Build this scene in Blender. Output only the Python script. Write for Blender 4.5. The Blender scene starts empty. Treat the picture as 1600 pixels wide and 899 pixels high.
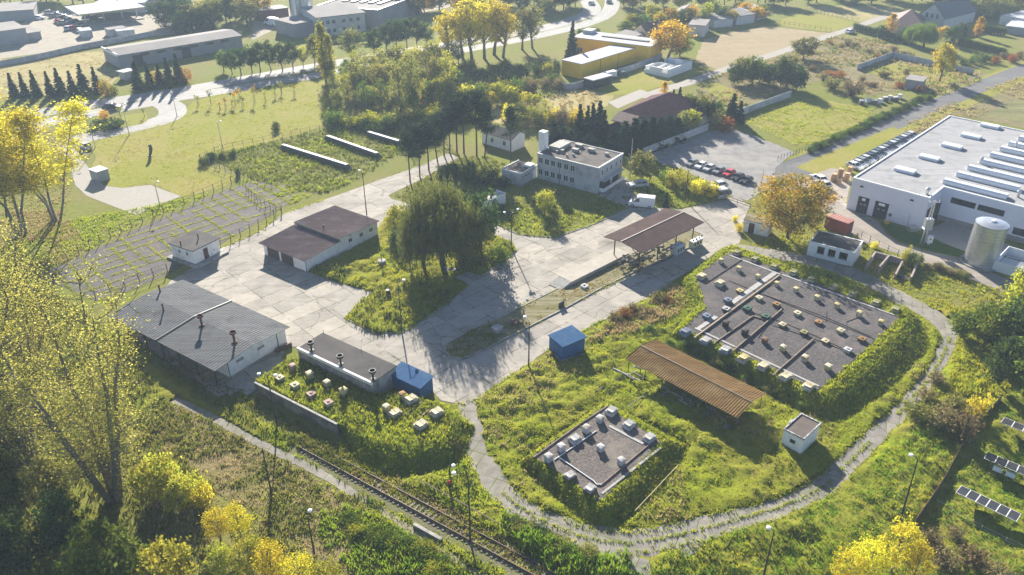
HAZE=.0003
import bpy, math, random
import numpy as np
from mathutils import Vector, Matrix
from mathutils.geometry import tessellate_polygon
R=math.radians; pi=math.pi
scene=bpy.context.scene
COL=scene.collection
rng=np.random.default_rng(7); rnd=random.Random(11)
# ---------------------------------------------------------------- survey: the site was measured from an aerial view
CAMH=68.0; FPX=1230.0; TILT=R(30)
def at(px,py,z=0.0):
    u=(px-800)/FPX; v=-(py-449.5)/FPX
    d=Vector((u, math.cos(TILT)+v*math.sin(TILT), -math.sin(TILT)+v*math.cos(TILT)))
    return d*((z-CAMH)/d.z)+Vector((0,0,CAMH))
def pix(p):
    c=p[1]*math.cos(TILT)-(p[2]-CAMH)*math.sin(TILT); w=p[1]*math.sin(TILT)+(p[2]-CAMH)*math.cos(TILT)
    return 800+FPX*p[0]/c, 449.5-FPX*w/c
def mpp(px,py):                      # metres that one survey pixel spans across the view there
    p=at(px,py); return (p.y*math.cos(TILT)+CAMH*math.sin(TILT))/FPX
def height(bx,by,ty):                # height of an upright thing from foot row and top row
    b=at(bx,by); lo,hi=0.0,60.0
    for _ in range(40):
        m=(lo+hi)/2
        if pix((b.x,b.y,m))[1]>ty: lo=m
        else: hi=m
    return lo
# ---------------------------------------------------------------- materials
MATS={}
def nt(name):
    m=bpy.data.materials.new(name); m.use_nodes=True; MATS[name]=m
    t=m.node_tree; t.nodes.clear(); return m,t
def N(t,typ,**kw):
    n=t.nodes.new(typ)
    for k,v in kw.items():
        if k in ('noise_dimensions','feature','operation','blend_type','data_type','wave_type','bands_direction','offset','squash','offset_frequency','vector_type','distance','clamp'): setattr(n,k,v)
        else: n.inputs[k.replace('_',' ')].default_value=v
    return n
def rgb(c): return (c[0],c[1],c[2],1.0)
def mixc(t,f,a,b,bt='MIX'):
    n=t.nodes.new('ShaderNodeMix'); n.data_type='RGBA'; n.blend_type=bt
    for sock,val in ((n.inputs[0],f),(n.inputs[6],a),(n.inputs[7],b)):
        if hasattr(val,'is_output') or isinstance(val,bpy.types.NodeSocket): t.links.new(val,sock)
        elif isinstance(val,(int,float)): sock.default_value=val
        else: sock.default_value=rgb(val)
    return n.outputs[2]
def noise(t,vec,scale,detail=4,rough=.6,lo=.35,hi=.65):
    n=N(t,'ShaderNodeTexNoise'); n.inputs['Scale'].default_value=scale; n.inputs['Detail'].default_value=detail; n.inputs['Roughness'].default_value=rough
    t.links.new(vec,n.inputs['Vector'])
    r=t.nodes.new('ShaderNodeMapRange'); r.inputs[1].default_value=lo; r.inputs[2].default_value=hi; r.clamp=True
    t.links.new(n.outputs[0],r.inputs[0]); return r.outputs[0],n.outputs[0]
def mathn(t,op,a,b=0.0,c=None):
    n=t.nodes.new('ShaderNodeMath'); n.operation=op
    for i,v in enumerate((a,b,c)):
        if v is None: continue
        if isinstance(v,bpy.types.NodeSocket): t.links.new(v,n.inputs[i])
        else: n.inputs[i].default_value=v
    return n.outputs[0]
def pos(t): return t.nodes.new('ShaderNodeNewGeometry').outputs['Position']
def rotmap(t,vec,ang,scale=(1,1,1)):
    n=t.nodes.new('ShaderNodeMapping'); n.inputs['Rotation'].default_value=(0,0,-ang); n.inputs['Scale'].default_value=scale
    t.links.new(vec,n.inputs['Vector']); return n.outputs[0]
def finish(t,color,rough=.9,bumpsock=None,bump=0.0,metal=0.0,dist=.1,spec=.3):
    b=t.nodes.new('ShaderNodeBsdfPrincipled'); o=t.nodes.new('ShaderNodeOutputMaterial')
    if isinstance(color,bpy.types.NodeSocket): t.links.new(color,b.inputs['Base Color'])
    else: b.inputs['Base Color'].default_value=rgb(color)
    if isinstance(rough,bpy.types.NodeSocket): t.links.new(rough,b.inputs['Roughness'])
    else: b.inputs['Roughness'].default_value=rough
    b.inputs['Metallic'].default_value=metal; b.inputs['Specular IOR Level'].default_value=spec
    if bumpsock is not None and bump>0:
        k=t.nodes.new('ShaderNodeBump'); k.inputs['Strength'].default_value=bump; k.inputs['Distance'].default_value=dist
        t.links.new(bumpsock,k.inputs['Height']); t.links.new(k.outputs[0],b.inputs['Normal'])
    t.links.new(b.outputs[0],o.inputs['Surface'])
def M(name,c1,c2=None,scale=1.0,rough=.9,bump=.0,c3=None,s3=.1,metal=0.0,dist=.05,spec=.3,w3=(.5,.7),detail=5):
    if name in MATS: return MATS[name]
    m,t=nt(name); p=pos(t); c2=c2 or tuple(x*.8 for x in c1)
    f,raw=noise(t,p,scale,detail); col=mixc(t,f,c1,c2)
    if c3:
        f3,_=noise(t,p,s3,5,.65,*w3); col=mixc(t,f3,col,c3)
    finish(t,col,rough,raw,bump,metal,dist,spec); return m
def leafmat(name,c1,c2,trans=.45,tint=.35,scale=.5):
    m,t=nt(name); p=pos(t)
    oi=t.nodes.new('ShaderNodeObjectInfo')
    f,_=noise(t,p,scale,4,.7,.38,.62); col=mixc(t,f,c1,c2)
    v=mathn(t,'MULTIPLY_ADD',oi.outputs['Random'],tint,1-tint/2)
    h=t.nodes.new('ShaderNodeHueSaturation'); t.links.new(col,h.inputs['Color']); t.links.new(v,h.inputs['Value'])
    hh=mathn(t,'MULTIPLY_ADD',oi.outputs['Random'],.03,.485); t.links.new(hh,h.inputs['Hue'])
    d=t.nodes.new('ShaderNodeBsdfDiffuse'); tr=t.nodes.new('ShaderNodeBsdfTranslucent'); mx=t.nodes.new('ShaderNodeMixShader'); o=t.nodes.new('ShaderNodeOutputMaterial')
    t.links.new(h.outputs[0],d.inputs[0]); t.links.new(h.outputs[0],tr.inputs[0]); mx.inputs[0].default_value=trans
    t.links.new(d.outputs[0],mx.inputs[1]); t.links.new(tr.outputs[0],mx.inputs[2]); t.links.new(mx.outputs[0],o.inputs['Surface'])
    return m
# ---------------------------------------------------------------- mesh builder
class MB:
    def __init__(s): s.v=[]; s.f=[]
    def add(s,vs,fs):
        o=len(s.v); s.v.extend([tuple(x) for x in vs]); s.f.extend([tuple(i+o for i in q) for q in fs]); return s
    def box(s,x0,x1,y0,y1,z0,z1):
        return s.add([(x0,y0,z0),(x1,y0,z0),(x1,y1,z0),(x0,y1,z0),(x0,y0,z1),(x1,y0,z1),(x1,y1,z1),(x0,y1,z1)],
            [(3,2,1,0),(4,5,6,7),(0,1,5,4),(1,2,6,5),(2,3,7,6),(3,0,4,7)])
    def cbox(s,c,sz,rot=0.0,tilt=0.0):
        m=Matrix.Translation(c)@Matrix.Rotation(rot,4,'Z')@Matrix.Rotation(tilt,4,'Y')
        hx,hy,hz=sz[0]/2,sz[1]/2,sz[2]/2
        v=[m@Vector(q) for q in [(-hx,-hy,-hz),(hx,-hy,-hz),(hx,hy,-hz),(-hx,hy,-hz),(-hx,-hy,hz),(hx,-hy,hz),(hx,hy,hz),(-hx,hy,hz)]]
        return s.add(v,[(3,2,1,0),(4,5,6,7),(0,1,5,4),(1,2,6,5),(2,3,7,6),(3,0,4,7)])
    def frustum(s,c,w0,d0,w1,d1,z0,z1,rot=0.0):
        m=Matrix.Translation(c)@Matrix.Rotation(rot,4,'Z'); v=[]
        for w,d,z in ((w0,d0,z0),(w1,d1,z1)):
            v+=[m@Vector(q) for q in [(-w/2,-d/2,z),(w/2,-d/2,z),(w/2,d/2,z),(-w/2,d/2,z)]]
        return s.add(v,[(3,2,1,0),(4,5,6,7),(0,1,5,4),(1,2,6,5),(2,3,7,6),(3,0,4,7)])
    def prism(s,poly,z0,z1):
        n=len(poly); v=[(p[0],p[1],z0) for p in poly]+[(p[0],p[1],z1) for p in poly]
        return s.add(v,[tuple(range(n-1,-1,-1)),tuple(range(n,2*n))]+[(i,(i+1)%n,n+(i+1)%n,n+i) for i in range(n)])
    def extr(s,prof,y0,y1):           # profile in x,z extruded along y
        n=len(prof); v=[(p[0],y0,p[1]) for p in prof]+[(p[0],y1,p[1]) for p in prof]
        return s.add(v,[tuple(range(n)),tuple(range(2*n-1,n-1,-1))]+[((i+1)%n,i,n+i,n+(i+1)%n) for i in range(n)])
    def exty(s,prof,x0,x1):           # profile in y,z extruded along x
        n=len(prof); v=[(x0,p[0],p[1]) for p in prof]+[(x1,p[0],p[1]) for p in prof]
        return s.add(v,[tuple(range(n-1,-1,-1)),tuple(range(n,2*n))]+[(i,(i+1)%n,n+(i+1)%n,n+i) for i in range(n)])
    def tube(s,pts,rad,n=6,cap=True):
        pts=[Vector(p) for p in pts]; k=len(pts)
        if not hasattr(rad,'__len__'): rad=[rad]*k
        o=len(s.v)
        for i,p in enumerate(pts):
            d=(pts[min(i+1,k-1)]-pts[max(i-1,0)]); d=d.normalized() if d.length>1e-9 else Vector((0,0,1))
            a=d.orthogonal().normalized() if abs(d.z)>.9 else d.cross(Vector((0,0,1))).normalized()
            if abs(d.z)>.9: a=Vector((1,0,0)); a=(a-d*a.dot(d)).normalized()
            b=d.cross(a)
            for j in range(n):
                q=2*pi*j/n; s.v.append(tuple(p+a*(rad[i]*math.cos(q))+b*(rad[i]*math.sin(q))))
        for i in range(k-1):
            for j in range(n):
                a0=o+i*n+j; a1=o+i*n+(j+1)%n; s.f.append((a0,a1,a1+n,a0+n))
        if cap:
            s.f.append(tuple(o+j for j in range(n-1,-1,-1))); s.f.append(tuple(o+(k-1)*n+j for j in range(n)))
        return s
    def lathe(s,prof,n=16,c=(0,0,0)): # prof list of (r,z)
        return s.tube([(c[0],c[1],c[2]+z) for r,z in prof],[max(r,.001) for r,z in prof],n)
    def mesh(s,name,mat=None):
        me=bpy.data.meshes.new(name); me.from_pydata(s.v,[],s.f); me.update()
        if mat: me.materials.append(mat)
        return me
    def build(s,name,mat,parent=None,smooth=False):
        o=bpy.data.objects.new(name,s.mesh(name,mat)); COL.objects.link(o)
        if parent is not None: o.parent=parent
        if smooth: o.data.polygons.foreach_set('use_smooth',[True]*len(o.data.polygons))
        return o
def npmesh(name,V,F,mat,smooth=False):
    V=np.asarray(V,dtype=np.float32); F=np.asarray(F,dtype=np.int32); k=F.shape[1]
    me=bpy.data.meshes.new(name); me.vertices.add(len(V)); me.vertices.foreach_set('co',V.ravel())
    me.loops.add(F.size); me.loops.foreach_set('vertex_index',F.ravel())
    me.polygons.add(len(F)); me.polygons.foreach_set('loop_start',np.arange(0,F.size,k,dtype=np.int32))
    if mat: me.materials.append(mat)
    me.update(calc_edges=True); return me
def link(name,me,parent=None):
    o=bpy.data.objects.new(name,me); COL.objects.link(o)
    if parent is not None: o.parent=parent
    return o
def tag(o,label,cat,group=None):
    o['label']=label; o['category']=cat
    if group: o['group']=group
    return o
def thing(name,label,cat,loc=(0,0,0),rot=0.0,group=None):
    o=bpy.data.objects.new(name,None); COL.objects.link(o); o.location=loc; o.rotation_euler=(0,0,rot); o.empty_display_size=.5
    return tag(o,label,cat,group)
def struct(o,kind='structure'): o['kind']=kind; return o
def dup(root,loc=None,rot=None,scale=None,label=None,group=None):
    r=root.copy(); COL.objects.link(r)
    if loc is not None: r.location=loc
    if rot is not None: r.rotation_euler=(0,0,rot)
    if scale is not None: r.scale=scale
    if label: r['label']=label
    if group: r['group']=group
    for ch in root.children:
        c=ch.copy(); COL.objects.link(c); c.parent=r
        for g in ch.children:
            d=g.copy(); COL.objects.link(d); d.parent=c
    return r
NUM=['','','second','third','fourth','fifth','sixth','seventh','eighth','ninth','tenth','eleventh','twelfth','thirteenth','fourteenth','fifteenth','sixteenth','seventeenth','eighteenth','nineteenth','twentieth']
def ordl(i,n,a='leftmost',b='rightmost',w='left'):
    if n==1: return ''
    if i==0: return a
    if i==n-1: return b
    if i>=n-1-(n-1)//2 and n>8 and i>n/2:
        k=n-i; return f'{NUM[k]} from {"right" if w=="left" else "the far end"}'
    return f'{NUM[i+1]} from {w}'
class Frame:
    """ground frame of a rectangular building: A and B end one long side, C lies on the opposite side (A,B,C counter-clockwise)"""
    def __init__(s,a,b,c,z):
        A,B,C=at(*a,z),at(*b,z),at(*c,z); d=B-A; s.L=math.hypot(d.x,d.y); s.rot=math.atan2(d.y,d.x)
        s.u=Vector((d.x/s.L,d.y/s.L,0)); s.v=Vector((-s.u.y,s.u.x,0)); s.W=(C-A).dot(s.v); s.A=Vector((A.x,A.y,0)); s.z=z
    def loc(s,px,py,z): p=at(px,py,z)-s.A; return p.dot(s.u),p.dot(s.v)
    def world(s,x,y,z=0): return s.A+s.u*x+s.v*y+Vector((0,0,z))
def window(parent,side,u,z,w,h,x,fm,gm,name='window',d=.05,bars=1):
    """side 'y0','y1' (wall along x at y=x) or 'x0','x1' (wall along y at x=x). frame proud of the wall, pane set in it"""
    sg=-1 if side in('y0','x0') else 1
    f=MB(); g=MB(); t=.09
    def bx(mb,u0,u1,z0,z1,d0,d1):
        a,b=sorted((x+sg*d0,x+sg*d1))
        if side[0]=='y': mb.box(u0,u1,a,b,z0,z1)
        else: mb.box(a,b,u0,u1,z0,z1)
    bx(f,u-w/2,u+w/2,z-h/2,z-h/2+t,-.02,d); bx(f,u-w/2,u+w/2,z+h/2-t,z+h/2,-.02,d)
    bx(f,u-w/2,u-w/2+t,z-h/2+t,z+h/2-t,-.02,d); bx(f,u+w/2-t,u+w/2,z-h/2+t,z+h/2-t,-.02,d)
    for k in range(bars):
        q=u-w/2+w*(k+1)/(bars+1); bx(f,q-.03,q+.03,z-h/2+t,z+h/2-t,-.02,d*.8)
    fo=f.build(name,fm,parent)
    bx(g,u-w/2+t,u+w/2-t,z-h/2+t,z+h/2-t,-.02,.012); g.build('pane',gm,fo)
    return fo
def panel(parent,name,side,u,z,w,h,x,mat,d=.04):
    sg=-1 if side in('y0','x0') else 1; a,b=sorted((x-sg*.01,x+sg*d)); m=MB()
    if side[0]=='y': m.box(u-w/2,u+w/2,a,b,z-h/2,z+h/2)
    else: m.box(a,b,u-w/2,u+w/2,z-h/2,z+h/2)
    return m.build(name,mat,parent)
# ---------------------------------------------------------------- ground sheets
def wpoly(px,z=0.0): return [at(a,b,z) for a,b in px]
def ragged(P,amp,step=.9,seed=0):
    r=np.random.default_rng(seed+len(P)); out=[]
    n=len(P)
    for i in range(n):
        a,b=P[i],P[(i+1)%n]; d=b-a; L=d.length; k=max(1,int(L/step)) if step<L else 1
        k=min(k,400); nn=Vector((-d.y,d.x,0))/max(L,1e-6); ph=r.uniform(0,6.28)
        for j in range(k):
            e=0 if j==0 else amp*(.6*math.sin(j*.8+ph)*.4+r.normal()*.5)
            out.append(a+d*(j/k)+nn*e)
    return out
SHEETS={}
def sheet(name,px,z,mat,amp=0.0,step=.9,keep=None):
    z+=len(SHEETS)*.0005; P=[Vector((p.x,p.y,0)) for p in wpoly(px,z)]
    if amp>0: P=ragged(P,amp,step,len(SHEETS))
    tri=tessellate_polygon([P])
    V=[(p.x,p.y,z) for p in P]
    def up(t):
        a,b,c=(V[i] for i in t); return t if (b[0]-a[0])*(c[1]-a[1])-(b[1]-a[1])*(c[0]-a[0])>0 else t[::-1]
    me=bpy.data.meshes.new(name); me.from_pydata(V,[],[up(tuple(t)) for t in tri]); me.materials.append(mat); me.update()
    SHEETS[keep or name+str(len(SHEETS))]=np.array([(p.x,p.y) for p in P])
    return struct(link(name,me))
def smoothline(P,step=2.0):
    out=[]; n=len(P)
    for i in range(n-1):
        p0=P[max(i-1,0)];p1=P[i];p2=P[i+1];p3=P[min(i+2,n-1)]; k=max(2,int((p2-p1).length/step))
        for j in range(k):
            t=j/k; out.append(.5*((2*p1)+(p2-p0)*t+(2*p0-5*p1+4*p2-p3)*t*t+(3*p1-p0-3*p2+p3)*t**3))
    out.append(P[-1]); return out
def offs(P,d):
    out=[]
    for i,p in enumerate(P):
        t=(P[min(i+1,len(P)-1)]-P[max(i-1,0)]); t.z=0; t.normalize(); w=d[i] if hasattr(d,'__len__') else d
        out.append(p+Vector((-t.y,t.x,0))*w)
    return out
def strip(name,px,w,z,mat,amp=0.0,step=2.0,keep=None):
    ctrl=[Vector((p.x,p.y,0)) for p in wpoly(px)]; P=smoothline(ctrl,step)
    if hasattr(w,'__len__'):
        ts=np.linspace(0,1,len(w)); 
        L=np.cumsum([0]+[(ctrl[i+1]-ctrl[i]).length for i in range(len(ctrl)-1)]); l2=np.cumsum([0]+[(P[i+1]-P[i]).length for i in range(len(P)-1)])
        W=np.interp(l2/l2[-1],L/L[-1],w)
    else: W=np.full(len(P),float(w))
    r=np.random.default_rng(len(SHEETS))
    A=offs(P,W/2+r.normal(0,1,len(P))*amp); B=offs(P,-W/2+r.normal(0,1,len(P))*amp); n=len(P)
    V=[(p.x,p.y,z) for p in A]+[(p.x,p.y,z) for p in B]
    me=bpy.data.meshes.new(name); me.from_pydata(V,[],[(i,n+i,n+i+1,i+1) for i in range(n-1)]); me.materials.append(mat); me.update()
    SHEETS[keep or name+str(len(SHEETS))]=np.array([(p.x,p.y) for p in A]+[(p.x,p.y) for p in B[::-1]])
    o=struct(link(name,me)); o_line[name]=P; return o
o_line={}
def inside(pts,poly):
    x,y=pts[:,0],pts[:,1]; r=np.zeros(len(pts),bool); n=len(poly); j=n-1
    mn,mx=poly.min(0),poly.max(0); sel=np.where((x>=mn[0])&(x<=mx[0])&(y>=mn[1])&(y<=mx[1]))[0]
    if len(sel)==0: return r
    xs,ys=x[sel],y[sel]; rr=np.zeros(len(sel),bool)
    for i in range(n):
        xi,yi=poly[i];xj,yj=poly[j]
        if yi!=yj:
            c=((yi>ys)!=(yj>ys))&(xs<(xj-xi)*(ys-yi)/(yj-yi)+xi); rr^=c
        j=i
    r[sel]=rr; return r
def vnoise(p,s,seed=0):              # cheap value noise for scattering
    q=p*s+seed*17.3; a=np.floor(q).astype(int); f=q-a; f=f*f*(3-2*f)
    def h(i,j): 
        k=(i*374761393+j*668265263+seed*974711)&0x7fffffff; k=((k^(k>>13))*1274126177)&0x7fffffff; return ((k^(k>>16))&0xffff)/65535.0
    i,j=a[:,0],a[:,1]
    return (h(i,j)*(1-f[:,0])+h(i+1,j)*f[:,0])*(1-f[:,1])+(h(i,j+1)*(1-f[:,0])+h(i+1,j+1)*f[:,0])*f[:,1]
def tufts(name,P,hgt,wid,mat,blades=5,seed=1,lean=.5,label=None):
    """grass and weeds: P (N,3) feet, hgt (N,) heights; bent blades"""
    r=np.random.default_rng(seed); n=len(P)*blades
    base=np.repeat(P,blades,0); h=np.repeat(hgt,blades)*r.uniform(.5,1.15,n); sp=np.repeat(wid,blades)
    base=base+np.c_[r.normal(0,1,n)*sp*.45,r.normal(0,1,n)*sp*.45,np.zeros(n)]
    a=r.uniform(0,2*pi,n); w=sp*r.uniform(.18,.4,n); ld=r.uniform(0,2*pi,n); lo=h*r.uniform(.1,lean,n)
    sx,sy=np.cos(a)*w*.5,np.sin(a)*w*.5; lx,ly=np.cos(ld)*lo,np.sin(ld)*lo
    v0=base+np.c_[-sx,-sy,np.zeros(n)-.05]; v1=base+np.c_[sx,sy,np.zeros(n)-.05]
    v2=base+np.c_[sx*.9+lx*.45,sy*.9+ly*.45,h*.6]; v3=base+np.c_[-sx*.5+lx,-sy*.5+ly,h]
    V=np.stack([v0,v1,v2,v3],1).reshape(-1,3); F=np.arange(4*n).reshape(-1,4)
    o=link(name,npmesh(name,V,F,mat)); struct(o,'stuff')
    if label: o['label']=label
    return o
# ---------------------------------------------------------------- foliage
LM={
 'spruce':leafmat('spruce_needles',(.02,.042,.024),(.04,.07,.038),.15),
 'pine':leafmat('pine_needles',(.028,.05,.025),(.06,.085,.04),.2),
 'green':leafmat('green_leaves',(.08,.13,.018),(.18,.23,.035),.5),
 'dark':leafmat('dark_green_leaves',(.04,.078,.022),(.09,.13,.03),.42),
 'olive':leafmat('olive_leaves',(.16,.175,.04),(.30,.28,.075),.5),
 'lime':leafmat('yellow_green_leaves',(.27,.30,.03),(.46,.42,.05),.55),
 'yellow':leafmat('yellow_leaves',(.55,.46,.03),(.68,.60,.05),.55),
 'gold':leafmat('golden_leaves',(.52,.31,.025),(.66,.44,.04),.55),
 'orange':leafmat('orange_green_leaves',(.24,.25,.03),(.52,.33,.035),.5,.3,.3),
 'rust':leafmat('russet_leaves',(.28,.11,.03),(.38,.17,.04),.45),
 'brown':leafmat('brown_twigs',(.18,.14,.065),(.28,.22,.10),.35),
 'willow':leafmat('willow_leaves',(.07,.085,.02),(.18,.18,.04),.4),
 'pale':leafmat('pale_poplar_leaves',(.35,.37,.075),(.60,.55,.12),.55),
}
BARK=M('bark',(.10,.085,.07),(.055,.045,.038),3,.95)
BARKL=M('pale_bark',(.20,.18,.14),(.11,.095,.075),2,.95)
def leafcloud(C,size,r,flat=.35,elong=1.3):
    n=len(C); nrm=r.normal(0,1,(n,3)); nrm[:,2]=np.abs(nrm[:,2])+flat; nrm/=np.linalg.norm(nrm,axis=1)[:,None]
    t=r.normal(0,1,(n,3)); t-=nrm*(t*nrm).sum(1)[:,None]; t/=np.linalg.norm(t,axis=1)[:,None]+1e-9; b=np.cross(nrm,t)
    s=size*r.uniform(.55,1.3,n)[:,None]; t=t*s*elong*.5; b=b*s*.5
    V=np.stack([C-t,C-b*.9+t*.1,C+t,C+b*.9+t*.1],1).reshape(-1,3); return V,np.arange(4*n).reshape(-1,4)
def clumps(r,n,cx,rad,lump=.35,shell=.45):
    d=r.normal(0,1,(n,3)); d/=np.linalg.norm(d,axis=1)[:,None]
    k=r.normal(0,1,(7,3)); k/=np.linalg.norm(k,axis=1)[:,None]
    lob=1+lump*(np.max(np.clip(d@k.T,0,1)**3,axis=1)-.55)
    q=(shell+(1-shell)*r.uniform(0,1,n)**.7)*lob
    return cx+d*rad*q[:,None]
def proto_broad(seed,h=10,w=7,tf=.22,nc=75,nl=42,ls=.38,cr=.62,shell=.4,top=0.0,sparse=1.0,limbs=14,up=.3):
    r=np.random.default_rng(seed); zc=h*(tf+(1-tf)*.5); rz=h*(1-tf)*.5
    C=clumps(r,nc,np.array([0,0,zc]),np.array([w/2,w/2,rz]))
    if top:                                   # narrower top
        f=1-top*np.clip((C[:,2]-zc)/rz,0,1)**1.5; C[:,:2]*=f[:,None]
    C[:,2]=np.clip(C[:,2],h*tf*.7,h)
    L=np.repeat(C,nl,0)+r.normal(0,1,(nc*nl,3))*np.array([cr,cr,cr*.7])*r.uniform(.5,1.2,(nc*nl,1))
    L[:,2]=np.maximum(L[:,2],.1)
    V,F=leafcloud(L,ls,r)
    mb=MB(); bend=r.normal(0,.03*h,2); top_z=h*(tf+.45*(1-tf))
    tp=[(0,0,-.2),(bend[0]*.3,bend[1]*.3,h*tf*.6),(bend[0]*.7,bend[1]*.7,h*tf),(bend[0],bend[1],top_z),(bend[0]*1.2,bend[1]*1.2,h*.9)]
    tr=.022*h; mb.tube(tp,[tr*1.3,tr,tr*.85,tr*.45,.02],7)
    for i in r.choice(nc,min(limbs,nc),replace=False):
        c=C[i]; z0=max(h*tf*.8,min(c[2]-np.hypot(c[0],c[1])*(.6+up),top_z)); s=np.interp(z0,[0,h*tf,top_z,h*.9],[0,.7,1,1.2])
        b0=np.array([bend[0]*s,bend[1]*s,z0]); mid=b0*.5+c*.5+np.array([0,0,-.04*h*(1-up)]); rr=tr*.4
        mb.tube([b0,mid,c],[rr,rr*.6,.015],4,False)
        for _ in range(2):
            e=c+r.normal(0,1,3)*w*.11; mb.tube([mid,(mid+e)/2+r.normal(0,.1,3),e],[rr*.45,rr*.3,.01],3,False)
    return mb,(V,F)
def proto_bush(seed,h=3,w=4,nc=34,nl=40,ls=.26,cr=.42):
    r=np.random.default_rng(seed); C=clumps(r,nc,np.array([0,0,h*.42]),np.array([w/2,w/2,h*.52]),.5,.3); C[:,2]=np.clip(np.abs(C[:,2]),.15,h)
    L=np.repeat(C,nl,0)+r.normal(0,1,(nc*nl,3))*np.array([cr,cr,cr*.8]); L[:,2]=np.abs(L[:,2])+.03
    mb=MB()
    for i in range(7):
        c=C[i]; mb.tube([(r.normal(0,.1),r.normal(0,.1),-.1),c*np.array([.4,.4,.5]),c],[.05,.035,.012],4,False)
    return mb,leafcloud(L,ls,r)
def proto_spruce(seed,h=9,w=4,ls=.34):
    r=np.random.default_rng(seed); mb=MB().tube([(0,0,-.2),(0,0,h*.5),(0,0,h)],[.16,.1,.015],6); P=[]
    z=h*.05
    while z<h*.985:
        rad=(1-z/h)**.85*w/2*r.uniform(.82,1.12)+.08; nb=max(5,int(5+9*(1-z/h)))
        for k in range(nb):
            a=r.uniform(0,2*pi); L=rad*r.uniform(.7,1.15); m=max(4,int(L/.13))
            tt=r.uniform(.1,1,m*2); zz=z+ -L*.25*tt+ .12*np.sin(tt*3)
            P.append(np.c_[np.cos(a)*L*tt,np.sin(a)*L*tt,zz]+r.normal(0,1,(m*2,3))*np.array([.12,.12,.08]))
        z+=h*.034*r.uniform(.8,1.2)
    P=np.concatenate(P); P[:,2]=np.maximum(P[:,2],.05)
    return mb,leafcloud(P,ls,r,.8,1.6)
def proto_pine(seed,h=14,w=5,crown=.5):
    r=np.random.default_rng(seed); b=r.normal(0,.35,2); mb=MB().tube([(0,0,-.2),(b[0],b[1],h*.45),(b[0]*.4,b[1]*.4,h*.97)],[.2,.14,.03],7); P=[]
    for k in range(46):
        z=h*(1-crown)+h*crown*r.uniform(0,1); q=(z-h*(1-crown))/(h*crown); rad=w/2*(1.05-.75*q)*r.uniform(.25,1.05); a=r.uniform(0,2*pi)
        c=np.array([b[0]*.6+np.cos(a)*rad,b[1]*.6+np.sin(a)*rad,z]); s=np.array([b[0]*.6,b[1]*.6,z-rad*.15])
        mb.tube([s,c],[.05,.015],3,False)
        P.append(c+r.normal(0,1,(52,3))*np.array([.55,.55,.24]))
    return mb,leafcloud(np.concatenate(P),.3,r,.6,1.7)
def proto_willow(seed,h=14,w=10):
    r=np.random.default_rng(seed); mb=MB(); P=[]
    mb.tube([(0,0,-.2),(.2,0,h*.2),(0,.2,h*.42),(.1,.1,h*.7)],[.5,.42,.33,.1],8)
    d=r.normal(0,1,(60,3)); d[:,2]=np.abs(d[:,2])*.8; d/=np.linalg.norm(d,axis=1)[:,None]
    tops=np.array([0,0,h*.52])+d*np.array([w/2,w/2,h*.48])*r.uniform(.5,1.0,(60,1))
    for c in tops:
        mb.tube([(.0,.1,h*.36),c*np.array([.45,.45,.9]),c],[.1,.06,.02],4,False)
        ns=26
        for k in range(ns):
            s=c+r.normal(0,1,3)*np.array([.9,.9,.5]); L=r.uniform(.2,.72)*s[2]; m=int(L/.2)+2
            tt=np.linspace(0,1,m); out=np.array([s[0],s[1],0])*.05
            q=s+np.c_[out[0]*tt,out[1]*tt,-L*tt]+r.normal(0,1,(m,3))*np.array([.1,.1,.06]); P.append(q)
    P=np.concatenate(P); P[:,2]=np.maximum(P[:,2],.3); n=len(P)
    a=r.uniform(0,2*pi,n); t=np.c_[np.cos(a),np.sin(a),r.normal(0,.2,n)]*.085; b=np.c_[r.normal(0,.12,n),r.normal(0,.12,n),-np.ones(n)]*.26
    V=np.stack([P-t*.6,P+t*.6,P+t*.5+b,P-t*.5+b],1).reshape(-1,3)
    return mb,(V,np.arange(4*n).reshape(-1,4))
def proto_column(seed,h=16,w=3.4,nl=36,ls=.36,nc=100):
    r=np.random.default_rng(seed); t=r.uniform(0,1,nc)**.85; z=h*(.1+.88*t); rad=w/2*np.clip(np.sin(pi*np.clip(.12+.86*t,0,1))**.6,.12,1)*r.uniform(.2,1.05,nc); a=r.uniform(0,2*pi,nc)
    C=np.c_[np.cos(a)*rad,np.sin(a)*rad,z]; L=np.repeat(C,nl,0)+r.normal(0,1,(nc*nl,3))*np.array([.34,.34,.55])
    mb=MB().tube([(0,0,-.2),(0,0,h*.4),(0,0,h*.95)],[.28,.2,.03],7)
    for i in range(16):
        c=C[i]; mb.tube([(0,0,max(.5,c[2]-2.5)),c],[.06,.015],3,False)
    return mb,leafcloud(L,ls,r,.1,1.2)
def proto_dry(seed,h=3.2,w=4):
    r=np.random.default_rng(seed); mb=MB(); P=[]
    for k in range(60):
        a=r.uniform(0,2*pi); L=r.uniform(.3,1); e=np.array([np.cos(a)*w/2*L,np.sin(a)*w/2*L,h*r.uniform(.5,1)*(1-.5*L*L)]); m=e*np.array([.4,.4,.6])
        mb.tube([(r.normal(0,.25),r.normal(0,.25),-.1),m,e],[.03,.022,.008],3,False)
        tt=r.uniform(.35,1.05,16)[:,None]; P.append(e*tt+r.normal(0,.16,(16,3)))
    P=np.concatenate(P); P[:,2]=np.abs(P[:,2])+.03
    return mb,leafcloud(P,.2,r,.2,1.5)
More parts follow.
